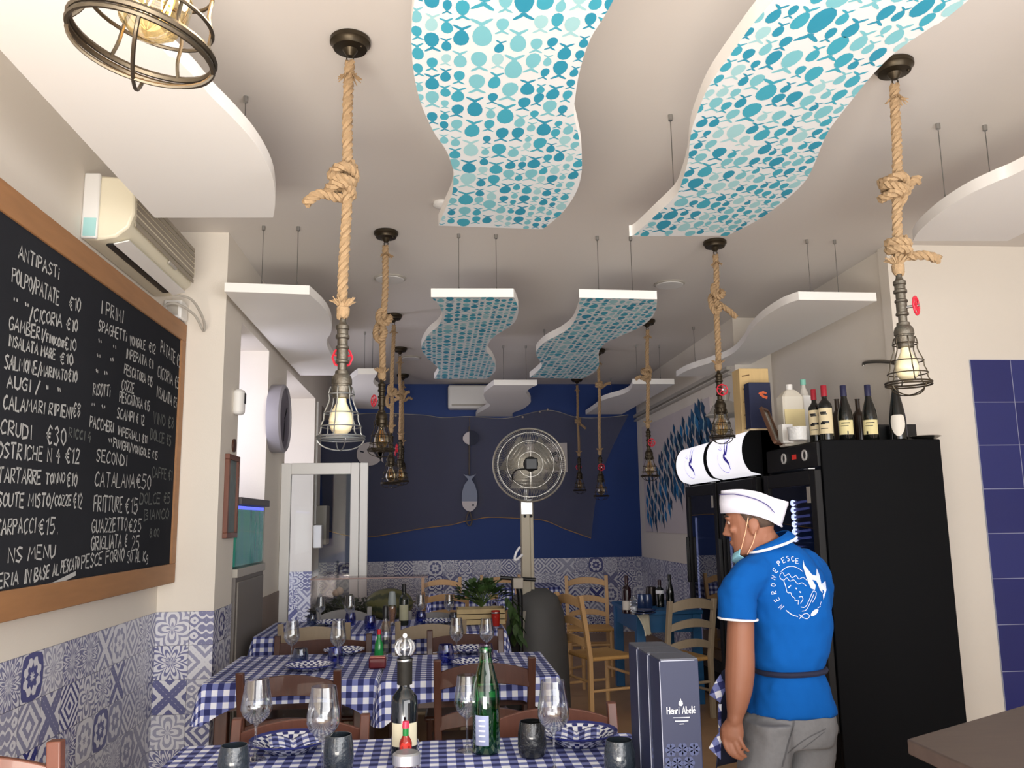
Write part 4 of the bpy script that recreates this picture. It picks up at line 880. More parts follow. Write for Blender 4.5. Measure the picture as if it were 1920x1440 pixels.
for f_, y1 in ((f2_, 6.77), (f3_, 7.66)):
    l_ = MB().bar((XF + .06, y1 - .10, .4), (XF + .06, y1 - .10, 1.52), .02, .012)
    l_.build('led_tube', mat('cool_led_tube', (1, 1, 1), .3, emit=.9, ecol=(.75, .8, 1.0)), f_)

# ------------------------------------------------------------------ things standing on the fridges
ZT = 1.98
def on_top(px, py, y): v = ay(px, py, y); return v
def bottle(name, label, cat, c, h, r, body, caps=None, lab=None, labm=None, group=None, shape='bordeaux', labz=(.15, .45), neckm=None, nseg=24):
    t = thing(name, label, cat, tuple(c), 0, group)
    sh = {'bordeaux': [(.0, 0), (.9, 0), (1, .015), (1, .60), (.93, .66), (.6, .715), (.40, .75), (.37, .80), (.36, .985), (.42, .985), (.42, 1.0), (.0, 1.0)],
          'burgundy': [(.0, 0), (.92, 0), (1, .015), (1, .42), (.93, .52), (.72, .63), (.48, .74), (.38, .82), (.36, .985), (.42, .985), (.42, 1.0), (.0, 1.0)],
          'flute': [(.0, 0), (.92, 0), (1, .015), (1, .35), (.95, .45), (.78, .62), (.55, .80), (.38, .92), (.34, .985), (.40, .985), (.40, 1.0), (.0, 1.0)],
          'water': [(.0, 0), (.93, 0), (1, .02), (1, .55), (.93, .64), (.70, .76), (.48, .87), (.42, .95), (.46, .955), (.46, .985), (.38, 1.0), (.0, 1.0)]}[shape]
    MB().lathe([(max(.0005, a * r), b * h) for a, b in sh], c, nseg).build('glass_body', body, t)
    if caps:
        MB().lathe([(r * .445, h * .80 if shape != 'flute' else h * .90), (r * .43, h * 1.0), (r * .4, h * 1.006), (.001, h * 1.006)], c, 18).build('capsule', caps, t)
    if labm:
        v = Vector(c); a0 = math.atan2(-v.y, -v.x); q = MB(); N = 12; sp = 1.15
        for i in range(N):
            a1 = a0 - sp + 2 * sp * i / N; a2 = a0 - sp + 2 * sp * (i + 1) / N; rr = r * 1.015
            q.add([v + Vector((rr * math.cos(a), rr * math.sin(a), z * h)) for a, z in ((a1, labz[0]), (a2, labz[0]), (a2, labz[1]), (a1, labz[1]))], [(0, 1, 2, 3)])
        lb = q.build('paper_label', labm, t)
        if lab:
            for (u0, u1, vz, hh) in lab:
                w = MB(); a1 = a0 + u0 * sp; a2 = a0 + u1 * sp; rr = r * 1.03
                ribbon(w, [v + Vector((rr * math.cos(a1 + (a2 - a1) * k / 4), rr * math.sin(a1 + (a2 - a1) * k / 4), h * (labz[0] + vz * (labz[1] - labz[0])))) for k in range(5)], hh, [Vector((math.cos(a0), math.sin(a0), 0))] * 5)
                w.build('label_print', BLACKG, lb, smooth=0)
    return t
CREAML = mat('cream_wine_label', rgb(222, 206, 168), .7); YELL = mat('pale_yellow_label', rgb(226, 214, 160), .7); REDCAP = mat('red_capsule', rgb(160, 32, 48), .4); NAVCAP = mat('navy_capsule', rgb(38, 40, 72), .4)
def place(px, py, y): v = ay(px, py, y); return Vector((v.x, y, ZT))
def hgt(px, py, y): return ay(px, py, y).z - ZT
WG = 'wine bottles on the fridge top'
pr = [(-.7, .1, .82, .012), (-.6, .2, .76, .006), (-.7, -.1, .4, .014), (-.5, .4, .44, .014), (-.7, .2, .2, .005)]
bottle('wine_bottle', 'left one of the two red capped wine bottles on the fridge', 'wine bottle', place(1531, 822, 5.12), .335, .04, WINEB, REDCAP, pr, CREAML, WG, 'bordeaux', (.13, .60))
bottle('wine_bottle', 'right and taller of the two red capped wine bottles on the fridge', 'wine bottle', place(1551, 822, 5.02), .345, .043, WINEB, REDCAP, pr, CREAML, WG, 'bordeaux', (.12, .58))
bottle('wine_bottle', 'navy capped wine bottle with yellow label beside the red capped pair', 'wine bottle', place(1588, 822, 5.02), .345, .045, WINEB, NAVCAP, [(-.5, .5, .8, .006), (.1, .25, .12, .02), (-.6, .3, .6, .004)], YELL, WG, 'burgundy', (.10, .36))
bottle('wine_bottle', 'navy capped wine bottle with yellow label, nearer the heart labelled bottle', 'wine bottle', place(1634, 822, 5.02), .348, .045, WINEB, NAVCAP, [(-.5, .5, .8, .006), (-.5, -.3, .12, .02), (-.6, .3, .6, .004)], YELL, WG, 'burgundy', (.10, .36))
bottle('wine_bottle', 'brown glass bottle standing behind and left of the first navy capped bottle', 'bottle', place(1573, 810, 5.3), .30, .04, mat('brown_bottle_glass', rgb(40, 28, 20), .2), None, None, None, WG, 'bordeaux')
bottle('wine_bottle', 'brown glass bottle standing behind, between the two navy capped bottles', 'bottle', place(1612, 810, 5.3), .30, .04, mat('brown_bottle_glass', rgb(40, 28, 20), .2), None, None, None, WG, 'bordeaux')
hb = bottle('wine_bottle', 'dark slender wine bottle with a white shield shaped label at the right end', 'wine bottle', place(1686, 822, 5.02), .345, .05, WINEB, None, None, None, WG, 'flute')
v = place(1686, 822, 5.02); a0 = math.atan2(-v.y, -v.x); q = MB()
FLP = [(0, 1), (.35, 1), (.45, .95), (.62, .78), (.80, .55)]
def flr(w):
    for (z0_, r0_), (z1_, r1_) in zip(FLP, FLP[1:]):
        if z0_ <= w <= z1_: return r0_ + (r1_ - r0_) * (w - z0_) / (z1_ - z0_)
rows_ = [(.06, .04), (.08, .30), (.12, .55), (.17, .74), (.23, .88), (.29, .95), (.35, .93), (.40, .88), (.435, .84), (.45, .55)]
vs = []
for w, hw_ in rows_:
    for j in range(11):
        u = -1 + j / 5; a = a0 + u * hw_ * .95; rr = .05 * flr(w) + .0012; vs.append(v + Vector((rr * math.cos(a), rr * math.sin(a), w * .345)))
q.add(vs, [(i * 11 + j, i * 11 + j + 1, (i + 1) * 11 + j + 1, (i + 1) * 11 + j) for i in range(len(rows_) - 1) for j in range(10)])
q.build('shield_label', mat('white_shield_label', rgb(228, 222, 210), .6), hb)
# cartons, boxes, dish, jar, tilted frame, lamp
def boxthing(name, label, cat, x0, x1, y0, y1, z0, z1, m, bev=.003, rz=0):
    t = thing(name, label, cat, ((x0 + x1) / 2, (y0 + y1) / 2, z0), rz)
    c = Vector(t.location); b = MB().box(x0, x1, y0, y1, z0, z1)
    b.build('box_body', m, t, bev=bev); return t
a_, b_ = ay(1388, 740, 6.15), ay(1440, 691, 6.15)
wb = boxthing('wine_box', 'tall pale wooden wine box standing on the lit fridge', 'wine box', a_.x, b_.x, 6.15, 6.30, 2.145, b_.z, mat('pale_pine_box', rgb(222, 190, 134), .6, vary=.1, vscale=4, stretch=(20, 20, 1)))
for i in range(5):
    w = MB(); ribbon(w, [Vector((a_.x + .02, 6.1485, b_.z - .06 - i * .1)), Vector((a_.x + .08, 6.1485, b_.z - .05 - i * .1))], .008, Vector((0, -1, 0)))
    w.build('branded_mark', mat('burnt_mark', rgb(120, 90, 60), .8), wb, smooth=0)
a_, b_ = ay(1407, 780, 5.98), ay(1444, 717, 5.98)
nb = boxthing('gift_box', 'navy gift carton with a small orange emblem in front of the wooden box', 'box', a_.x, b_.x, 5.98, 6.08, 2.16, b_.z, mat('navy_carton', rgb(26, 36, 74), .5))
e = ay(1431, 741, 5.979); q = MB()
for k in range(3):
    a = .5 + k * .8; ribbon(q, smooth_path([e + Vector((.03 * math.cos(a + s_ * .6), -.001, .026 * math.sin(a + s_ * .6))) * (1 - .2 * s_) for s_ in (0, 1, 2)], 3), .014, Vector((0, -1, 0)))
ribbon(q, [e + Vector((-.03, -.001, .02)), e + Vector((0, -.001, -.01)), e + Vector((.03, -.001, -.02))], .02, Vector((0, -1, 0)))
q.build('emblem', mat('orange_emblem', rgb(230, 110, 60), .5), nb, smooth=0)
MB().box(a_.x - .01, b_.x + .01, 5.97, 6.09, 2.145, 2.16).build('base_tray', PAPER, nb)
def carton(px, x_w, y, ztop_px):
    a_ = ay(px - x_w / 2, 820, y); b_ = ay(px + x_w / 2, ztop_px, y); return a_, b_
ct = thing('milk_carton', 'square white milk carton with a screw cap behind the glass bowl', 'carton', tuple(place(1486, 822, 5.45)))
c = place(1486, 822, 5.45); w_ = .075
def sq(z, s): return [c + Vector((s * a, s * b * .8, z)) for a, b in ((-1, -.8), (-.8, -1), (.8, -1), (1, -.8), (1, .8), (.8, 1), (-.8, 1), (-1, .8))]
hh = hgt(1486, 728, 5.45)
MB().ring([sq(0, w_ * .96), sq(.01, w_), sq(hh * .84, w_), sq(hh * .94, w_ * .55), sq(hh * .97, w_ * .35)]).build('carton_body', mat('translucent_white_plastic', rgb(226, 220, 206), .4), ct, smooth=0, bev=.004)
MB().cyl(c + Vector((0, 0, hh * .96)), c + Vector((0, 0, hh * 1.06)), .022, n=16).build('cap', WHITEPL, ct)
MB().box(c.x - w_ * .92, c.x + w_ * .92, c.y - w_ * .8 - .004, c.y - w_ * .8 + .002, hh * .25 + ZT, hh * .62 + ZT).build('liquid_level', mat('pale_yellow_film', rgb(228, 212, 160), .4), ct)
g = thing('water_bottle', 'clear plastic bottle with a pale green cap beside the white carton', 'bottle', tuple(place(1513, 822, 5.5)))
c = place(1513, 822, 5.5); hh = hgt(1513, 712, 5.5)
MB().lathe([(.001, 0), (.04, 0), (.042, .01), (.042, hh * .65), (.03, hh * .8), (.014, hh * .88), (.014, hh * .93), (.001, hh * .93)], c, 20).build('bottle_body', mat('milky_plastic', rgb(204, 200, 192), .3), g)
MB().cyl(c + Vector((0, 0, hh * .92)), c + Vector((0, 0, hh)), .019, n=16).build('cap', mat('mint_cap', rgb(126, 190, 172), .4), g)
MB().box(c.x - .03, c.x + .044, c.y - .046, c.y - .03, ZT + .05, ZT + hh * .75).build('paper_label', WHITEPL, g)
wc = ay(1478, 822, 5.15)
boxthing('small_box', 'small plain white carton beside the glass bowl on the fridge top', 'box', wc.x - .035, wc.x + .035, 5.15, 5.22, ZT, hgt(1478, 795, 5.15) + ZT, WHITEPL)
c = place(1496, 826, 5.02); bw = thing('cut_glass_bowl', 'white pressed glass bowl in front of the white carton', 'bowl', tuple(c))
MB().lathe([(.001, 0), (.048, 0), (.056, .006), (.058, .07), (.062, .085), (.056, .085), (.052, .075), (.05, .012), (.001, .01)], c, 24).build('bowl_body', mat('frosted_white_glass', rgb(214, 214, 212), .15, bump=.6, bscale=60), bw)
# leaning picture frame
fr_ = thing('picture_frame', 'brown picture frame leaning back on the fridge beside the white carton', 'picture frame', tuple(place(1440, 830, 5.3)))
A = ay(1453, 836, 5.10); B = ay(1427, 766, 5.45); A.z = ZT + .004
C2 = A + Vector((.0, .0, 0)) + Vector((.10, .14, 0)); D2 = B + Vector((.10, .14, .0)); nr = (C2 - A).cross(B - A).normalized()
fm = MB()
for p, q_ in ((A, B), (B, D2), (D2, C2), (C2, A)): fm.bar(p, q_, .022, .02, up=nr)
fm.build('frame', mat('thin_brown_frame', rgb(98, 66, 48), .5), fr_)
MB().add([A, B, D2, C2] + [p - nr * .008 for p in (A, B, D2, C2)], [(0, 1, 2, 3), (7, 6, 5, 4), (0, 4, 5, 1), (1, 5, 6, 2), (2, 6, 7, 3), (3, 7, 4, 0)]).build('glazed_print', mat('grey_green_print', rgb(150, 152, 142), .2, coat=.6), fr_)
# steel pan lid and black box at the right end
c = Vector((ay(1735, 822, 5.05).x, 5.05, ZT)); pn = thing('steel_dish', 'shallow steel dish at the right end of the fridge top', 'dish', tuple(c))
MB().lathe([(.001, 0), (.05, 0), (.085, .022), (.095, .024), (.085, .028), (.05, .006), (.001, .005)], c, 32).build('dish_body', mat('dull_steel', rgb(120, 116, 108), .35, metal=.9), pn)
a_ = ay(1706, 820, 5.2)
boxthing('black_box', 'small black box behind the shield labelled bottle', 'box', a_.x - .1, a_.x + .05, 5.2, 5.3, ZT, ZT + .12, BLACKG)
a_ = ay(1665, 820, 5.3); boxthing('black_box', 'low black box behind the second navy capped bottle', 'box', a_.x - .06, a_.x + .02, 5.3, 5.4, ZT, ZT + .13, BLACKG)
# oil lamp behind the lit sign, coat hook on the recess wall
c = Vector((ay(1364, 820, 6.9).x, 6.9, 2.145)); ol = thing('oil_lamp', 'old grey oil lamp with a wide glass shade on the farthest fridges', 'oil lamp', tuple(c))
sh = ay(1364, 780, 6.9).z - c.z
MB().lathe([(.001, 0), (.06, 0), (.06, .01), (.02, .03), (.03, .06), (.045, .09), (.03, .12), (.02, sh - .03), (.03, sh - .02)], c, 24).build('base', GLASS, ol)
MB().lathe([(.17, sh), (.175, sh + .008), (.14, sh + .03), (.11, sh + .09), (.05, sh + .125), (.03, sh + .13), (.045, sh + .20), (.04, sh + .205)], c, 32, caps=False).build('shade', mat('grey_milk_glass', rgb(176, 172, 166), .25), ol)
tag(MB().tube(smooth_path([ax(1680, 680, 3.2) , ax(1650, 678, 3.19), ax(1622, 680, 3.18), ax(1619, 686, 3.18)], 4), .012, 8).build('wall_hook', mat('dull_steel', rgb(120, 116, 108), .35, metal=.9)), 'metal bar with a hook on the shaded wall above the wine bottles', 'hook')
# ------------------------------------------------------------------ chairs
def chair(label, x, y, rz, wood, seat, group, H=.84, W=.44, D=.40, arch=.05, post=.036, slats=((.76, .085), (.57, .07)), sh=.455, name='dining_chair'):
    """rustic ladder back chair, the sitter faces local +y; the back is at local -y"""
    t = thing(name, label, 'chair', (x, y, 0), rz, group); k = dict(world=False); w2 = W / 2 - post / 2
    def post_pts(s): return [Vector((s * w2, -D / 2, 0)), Vector((s * w2, -D / 2, sh)), Vector((s * (w2 + .004), -D / 2 - .03, sh + .2)), Vector((s * (w2 + .006), -D / 2 - .075, H))]
    for s in (-1, 1):
        P = post_pts(s); b = MB(); rings = []
        for i, p in enumerate(P): rings.append([p + Vector((a * post / 2, c * post * .5, 0)) for a, c in ((-1, -1), (1, -1), (1, 1), (-1, 1))])
        b.ring(rings).build('rear_leg', wood, t, bev=.004, **k)
        MB().tube([(s * w2, D / 2 - .02, 0), (s * w2, D / 2 - .02, sh - .01)], [.017, .021], 10).build('front_leg', wood, t, **k)
        MB().tube([(s * w2, -D / 2, .20), (s * w2, D / 2 - .02, .20)], .011, 8).build('side_stretcher', wood, t, **k)
    MB().tube([(-w2, D / 2 - .02, .30), (w2, D / 2 - .02, .30)], .012, 8).build('front_stretcher', wood, t, **k)
    MB().tube([(-w2, -D / 2, .27), (w2, -D / 2, .27)], .011, 8).build('rear_stretcher', wood, t, **k)
    for zc_, hh in slats:
        zc_ = zc_ * H / .84; f = max(0, (zc_ - sh - .0) / (H - sh)); yb_ = -D / 2 - .075 * f; n = 12; rings = []
        for i in range(n + 1):
            u = -1 + 2 * i / n; bow = (1 - u * u); x_ = u * (w2 - .004); zt_ = zc_ + hh / 2 + arch * (bow - .45) * .8; zb_ = zc_ - hh / 2 + arch * (bow - .45) * .55
            yy = yb_ - .022 * bow
            rings.append([Vector((x_, yy - .009, zb_)), Vector((x_, yy + .009, zb_)), Vector((x_, yy + .009, zt_)), Vector((x_, yy - .009, zt_))])
        MB().ring(rings).build('back_slat', wood, t, bev=.003, **k)
    st = MB().prism([(-W / 2, -D / 2 + .01), (W / 2, -D / 2 + .01), (W / 2 + .015, D / 2), (-W / 2 - .015, D / 2)], sh - .03, sh)
    st.build('seat', seat, t, bev=.012, **k)
    return t
BG = 'dark brown dining chairs'; LG = 'light wooden dining chairs'; TG = 'taupe dining chairs'
def cx_at(px, Y): return ay(px, 1200, Y).x
def seat_at(px, Y): return cx_at(px, Y)
chair('dark brown chair tucked at the left end of the second row, nearest its plate', seat_at(545, 4.2), 4.45, 0, WOOD_D, WOOD_D, BG, H=.84, W=.47)
chair('dark brown chair behind the green bottle, tucked under the right table of second row', seat_at(908, 4.15), 4.40, 0, WOOD_D, WOOD_D, BG, H=.88, W=.47)
chair('reddish chair facing the camera behind the left plate of the nearest table', seat_at(570, 3.42), 3.14, PI, WOOD_R, WOOD_R, BG, H=.80, W=.50)
chair('reddish chair facing the camera behind the dark tumbler, right side of nearest table', seat_at(1030, 3.36), 3.10, PI, WOOD_R, WOOD_R, BG, H=.82, W=.50)
chair('dark chair facing the camera between the second and third tables on the left', seat_at(608, 5.5), 5.20, PI, WOOD_D, WOOD_D, BG, H=.84, W=.58, arch=.02)
chair('dark chair facing the camera between the second and third tables on the right', seat_at(872, 5.42), 5.12, PI, WOOD_D, WOOD_D, BG, H=.86, W=.46, arch=.02)
chair('taupe chair tucked under the third table on the left, behind two empty wine glasses', seat_at(590, 5.86), 6.10, 0, WOOD_T, STRAW, TG, H=.87, W=.46)
chair('taupe chair tucked under the third table on the right, behind two empty wine glasses', seat_at(808, 5.84), 6.08, 0, WOOD_T, STRAW, TG, H=.87, W=.46)
chair('grey chair facing the camera at the far side of third table on the left', seat_at(645, 6.98), 6.70, PI, WOOD_G, STRAW, TG, H=.86, W=.42)
chair('grey chair facing the camera at the far side of third table on the right', seat_at(815, 6.98), 6.70, PI, WOOD_G, STRAW, TG, H=.82, W=.42)
chair('light chair at the far left table, with another light chair behind it', seat_at(835, 8.35), 8.55, 0, WOOD_L, STRAW, LG, H=.86, W=.44, slats=((.77, .055), (.63, .05), (.50, .05)))
chair('light chair facing the camera against the tiles behind the watermelon counter', seat_at(828, 9.75), 9.5, PI, WOOD_L, STRAW, LG, H=.90, W=.44, slats=((.77, .055), (.63, .05), (.50, .05)))
chair('pale chair beside the scooter handlebar at the far checked table', seat_at(940, 9.95), 9.70, PI, WOOD_L, STRAW, LG, H=.90, W=.46, slats=((.77, .06), (.60, .05)))
chair('light chair turned sideways just right of the grey fan base', seat_at(1045, 7.75), 7.95, -.95, WOOD_L, STRAW, LG, H=.92, W=.42, slats=((.80, .06), (.66, .05), (.52, .05)))
chair('light chair against the back tiles, behind the chair at the blue table', seat_at(1098, 8.9), 8.65, PI - .1, WOOD_L, STRAW, LG, H=.94, W=.44, slats=((.78, .06), (.62, .055), (.50, .05)))
chair('light chair drawn up to the left side of the blue table', seat_at(1135, 6.75), 7.0, -1.25, WOOD_L, STRAW, LG, H=.93, W=.44, slats=((.79, .07), (.64, .055), (.51, .055)))
chair('pale grey chair on the near side of the blue table, beside the fridge', seat_at(1275, 6.55), 6.75, .35, WOOD_T, STRAW, LG, H=.90, W=.44, slats=((.80, .07), (.66, .055), (.52, .055)))
chair('brown chair at the bottom left corner, close to the patterned wall tiles', -1.205, 2.70, 0, WOOD_R, WOOD_R, BG, H=.97, W=.46)

# ------------------------------------------------------------------ tables with gingham cloths
TT = .755
def table(label, x0, x1, y0, y1, wood, group, top=TT - .003, cloth=None, over=.11, corner=.07):
    t = thing('dining_table', label, 'table', ((x0 + x1) / 2, (y0 + y1) / 2, 0), 0, group)
    i = .012
    MB().box(x0 + i, x1 - i, y0 + i, y1 - i, top - .035, top).build('tabletop', wood, t, bev=.004)
    for a in (x0 + .05, x1 - .115):
        for b in (y0 + .05, y1 - .115): MB().box(a, a + .065, b, b + .065, 0, top - .035).build('leg', wood, t, bev=.006)
    MB().box(x0 + .07, x1 - .07, y0 + .055, y0 + .08, top - .14, top - .035).build('apron', wood, t); MB().box(x0 + .07, x1 - .07, y1 - .08, y1 - .055, top - .14, top - .035).build('apron', wood, t)
    MB().box(x0 + .055, x0 + .08, y0 + .08, y1 - .08, top - .14, top - .035).build('apron', wood, t); MB().box(x1 - .08, x1 - .055, y0 + .08, y1 - .08, top - .14, top - .035).build('apron', wood, t)
    if cloth: gcloth(cloth, x0, x1, y0, y1, TT, over, corner)
    return t
def gcloth(label, x0, x1, y0, y1, z, over, corner, group='gingham tablecloths'):
    """cloth: flat top, then a skirt that flares and droops at the corners; uv in metres so the checks run over the edge"""
    r = .015; P = []; seg = 5; n = 10
    def edge(a, b, nn): return [(a[0] + (b[0] - a[0]) * i / nn, a[1] + (b[1] - a[1]) * i / nn) for i in range(nn)]
    cs = [(x1 - r, y1 - r, 0), (x0 + r, y1 - r, PI / 2), (x0 + r, y0 + r, PI), (x1 - r, y0 + r, 1.5 * PI)]
    loop = []
    for k in range(4):
        cx_, cy_, a0 = cs[k]
        for i in range(seg + 1):
            a = a0 + PI / 2 * i / seg; loop.append((cx_ + r * math.cos(a), cy_ + r * math.sin(a), math.cos(a), math.sin(a), 1 - abs(2 * i / seg - 1) if True else 0, True))
        nx = cs[(k + 1) % 4]; a = a0 + PI / 2; p = (cx_ + r * math.cos(a), cy_ + r * math.sin(a)); q = (nx[0] + r * math.cos(a), nx[1] + r * math.sin(a))
        for i in range(1, n): loop.append((p[0] + (q[0] - p[0]) * i / n, p[1] + (q[1] - p[1]) * i / n, math.cos(a), math.sin(a), 0, False))
    m = len(loop); vs = []; uv = []; fs = []; rnd = random.Random(int(x0 * 1000 + y0 * 77))
    ph = rnd.uniform(0, 6)
    for j, f in enumerate((0, .03, .18, .45, .75, 1.0)):
        for i, (x, y, nx, ny, c, isc) in enumerate(loop):
            # closeness to a corner
            dcn = min(math.hypot(x - q[0], y - q[1]) for q in cs); k = max(0, 1 - dcn / .22); dd = over + corner * k * k
            wv = .006 * math.sin(i * .9 + ph) * f + .03 * k * f * (1 if c or k > .6 else .3)
            s = dd * f; o = .002 + .010 * math.sin(min(1, f * 4) * PI / 2) + .012 * f + wv
            vs.append(Vector((x + nx * o, y + ny * o, z - s * (1 if j else 0)))); uv.append((x + nx * s, y + ny * s))
    for j in range(5):
        for i in range(m): k = (i + 1) % m; fs.append((j * m + i, j * m + k, (j + 1) * m + k, (j + 1) * m + i))
    mb = MB(); mb.add(vs, fs); mb.f.append(list(range(m))); mb.m.append(0)
    o = mb.build('tablecloth', GING, None, uv=uv, smooth=50)
    return tag(o, label, 'tablecloth', group)
DTG = 'dining tables under gingham cloths'
table('wooden table at the front left under a gingham cloth', -.87, -.062, 2.30, 3.21, WOOD_D, DTG, cloth='blue gingham cloth on the front left table, under the hot sauce and left plate', over=.13)
table('wooden table at the front right under a gingham cloth', -.05, .70, 2.28, 3.16, WOOD_D, DTG, cloth='blue gingham cloth on the front right table, under the green bottle', over=.13)
table('brown wooden table of the second row on the left, beside the tiled pillar', -1.13, -.29, 4.41, 5.27, WOOD_D, DTG, cloth='blue gingham cloth on the left table of second row, under the small red dish', over=.10, corner=.10)
table('brown wooden table of the second row on the right, before the grey fan base', -.262, .615, 4.33, 5.12, WOOD_D, DTG, cloth='blue gingham cloth on the right table of second row, under a mauve tumbler', over=.10, corner=.12)
table('wooden table of the third row on the left by the aquarium cabinet', -1.24, -.40, 6.13, 6.97, WOOD_D, DTG, cloth='dark looking gingham cloth on the left table of the third row', over=.14)
table('wooden table of the third row on the right with the leafy plant', -.37, .50, 6.13, 6.97, WOOD_D, DTG, cloth='dark looking gingham cloth on the right table of the third row', over=.14, corner=.1)
table('small wooden table far behind the watermelon counter', -.05, .55, 8.75, 9.35, WOOD_L, DTG, cloth='gingham cloth on the far table behind the leafy plant', over=.16)
table('small wooden table at the back wall behind the fan base', .75, 1.45, 9.9, 10.6, WOOD_L, DTG, cloth='gingham cloth on the table at the back wall, right of the fan base', over=.2)
# the blue table
BLUEW = mat('blue_painted_wood', rgb(20, 84, 132), .45, vary=.15, vscale=8)
bt_ = thing('blue_table', 'blue painted wooden table with bottles near the back right', 'table', (1.95, 7.55, 0))
X0, X1, Y0_, Y1_ = 1.66, 2.24, 7.1, 8.05
MB().box(X0, X1, Y0_, Y1_, .725, .755).build('tabletop', BLUEW, bt_, bev=.004)
for a in (X0 + .01, X1 - .09):
    for b in (Y0_ + .01, Y1_ - .09): MB().box(a, a + .075, b, b + .075, 0, .725).build('leg', BLUEW, bt_, bev=.004)
MB().box(X0 + .03, X1 - .03, Y0_ + .025, Y0_ + .05, .58, .725).build('apron', BLUEW, bt_); MB().box(X0 + .025, X0 + .05, Y0_ + .08, Y1_ - .08, .58, .725).build('apron', BLUEW, bt_); MB().box(X1 - .05, X1 - .025, Y0_ + .08, Y1_ - .08, .58, .725).build('apron', BLUEW, bt_)

# ------------------------------------------------------------------ glasses, tumblers, plates
def wine_glass(label, c, h=.225, r=.042, group='empty wine glasses'):
    t = thing('wine_glass', label, 'wine glass', tuple(c), 0, group); c = Vector(c); s = h
    MB().lathe([(.036, 0), (.034, .003), (.012, .008), (.0045, .02)], c, 28).build('foot', GLASS, t)
    MB().lathe([(.0045, .02), (.0036, .06 * s / .225), (.0042, .40 * s), (.008, .43 * s)], c, 12, caps=False).build('stem', GLASS, t)
    MB().lathe([(.003, .425 * s), (r * .45, .46 * s), (r * .82, .535 * s), (r * 1.0, .615 * s), (r * .97, .70 * s), (r * .84, .86 * s), (r * .74, 1.0 * s), (r * .71, 1.0 * s), (r * .80, .86 * s), (r * .93, .70 * s), (r * .96, .615 * s), (r * .78, .54 * s), (r * .40, .468 * s), (.002, .44 * s)], c, 32, caps=False).build('bowl', GLASS, t)
    return t
def tumbler(label, c, m, h=.088, r=.040, group='water tumblers', dents=0):
    c = Vector(c); prof = [(.001, 0), (r * .82, 0), (r * .96, .008), (r * 1.04, h * .35), (r * 1.0, h * .7), (r * .86, h), (r * .80, h), (r * .93, h * .68), (r * .97, h * .35), (r * .9, .014), (.001, .012)]
    o = MB().lathe(prof, (0, 0, 0), 32).build('water_tumbler', m); o.location = c
    return tag(o, label, 'tumbler', group)
def plate(label, c, r=.13, deep=.032, rz=0.0, group='painted plates', tilt=None):
    o = MB().lathe([(.001, .006), (r * .42, .006), (r * .55, .010), (r * .74, deep * .72), (r * .98, deep), (r, deep + .002), (r * .99, deep - .004), (r * .74, deep * .55), (r * .5, 0), (.001, 0)], (0, 0, 0), 48).build('painted_plate', PLATE)
    o.location = c; o.rotation_euler = (0, 0, rz)
    return tag(o, label, 'plate', group)
def T(px, py): return az(px, py, TT + .002)
def napkin(label, c, rz, w=.16, d=.10):
    t = MB(); n = 8; vs = []; uv = []
    for i in range(n + 1):
        for j in range(n + 1):
            x = (i / n - .5) * w; y = (j / n - .5) * d; vs.append(Vector((x, y, .012 + .02 * abs(math.sin(x * 24)) + .006 * math.sin(y * 40)))); uv.append((x * 1.4, y * 1.4 + .3))
    t.add(vs, [(i * (n + 1) + j, (i + 1) * (n + 1) + j, (i + 1) * (n + 1) + j + 1, i * (n + 1) + j + 1) for i in range(n) for j in range(n)])
    o = t.build('napkin', GING, None, uv=uv, solid=.004); o.location = c; o.rotation_euler = (0, 0, rz)
    return tag(o, label, 'napkin', 'folded gingham napkins')
# front row
wine_glass('leftmost wine glass on the front table, left of the left plate', T(478, 1424), .255, .051)
wine_glass('wine glass at the front edge of left table, right of the left plate', T(604, 1462), .27, .051)
wine_glass('wine glass standing left of the green bottle on the front table', T(876, 1408), .245, .044)
wine_glass('wine glass before the right plate on the front table', T(1040, 1448), .27, .050)
tumbler('greenish smoked tumbler at the bottom left, before the leftmost wine glass', T(437, 1466), SMOKEG, .105, .046)
tumbler('smoked tumbler right of the left plate on the front table', T(634, 1447), SMOKEG, .110, .046)
tumbler('dark hammered tumbler right of the green bottle', T(998, 1417), mat('dark_hammered_glass', rgb(30, 32, 34), .15, trans=.1, bump=.6, bscale=80, coat=.6), .108, .046)
tumbler('smoked tumbler beside the stacked gift boxes at the right of the front table', T(1163, 1456), SMOKEG, .105, .046)
plate('deep blue and white plate at the left of the front table with a checked napkin', T(543, 1408), .135, .04, .3)
plate('deep blue and white plate at the right of the front table', T(1085, 1395), .135, .045, 1.0)
napkin('folded gingham napkin lying in the left plate of the front table', T(545, 1410) + Vector((.01, -.01, .012)), .25)
napkin('folded gingham napkin lying in the right plate of the front table', T(1080, 1397) + Vector((0, -.01, .014)), -.2)
gb = bottle('water_bottle', 'tall green glass water bottle standing on the front table', 'bottle', T(912, 1410), .338, .046, GREENG, None, None, None, None, 'water')
c = T(912, 1410); a0 = math.atan2(-c.y, -c.x) - .85; q = MB()
for i in range(8):
    a1 = a0 + i * .13; a2 = a0 + (i + 1) * .13; rr = .0468; q.add([c + Vector((rr * math.cos(a), rr * math.sin(a), z)) for a, z in ((a1, .03), (a2, .03), (a2, .125), (a1, .125))], [(0, 1, 2, 3)])
lb = q.build('paper_label', mat('grey_blue_label', rgb(150, 158, 190), .6), gb)
for i in range(5):
    w = MB(); ribbon(w, [c + Vector((.0475 * math.cos(a0 + .3 + k * .12), .0475 * math.sin(a0 + .3 + k * .12), .045 + i * .016)) for k in range(5)], .005, [Vector((math.cos(a0 + .5), math.sin(a0 + .5), 0))] * 5)
    w.build('label_line', PORC, lb, smooth=0)
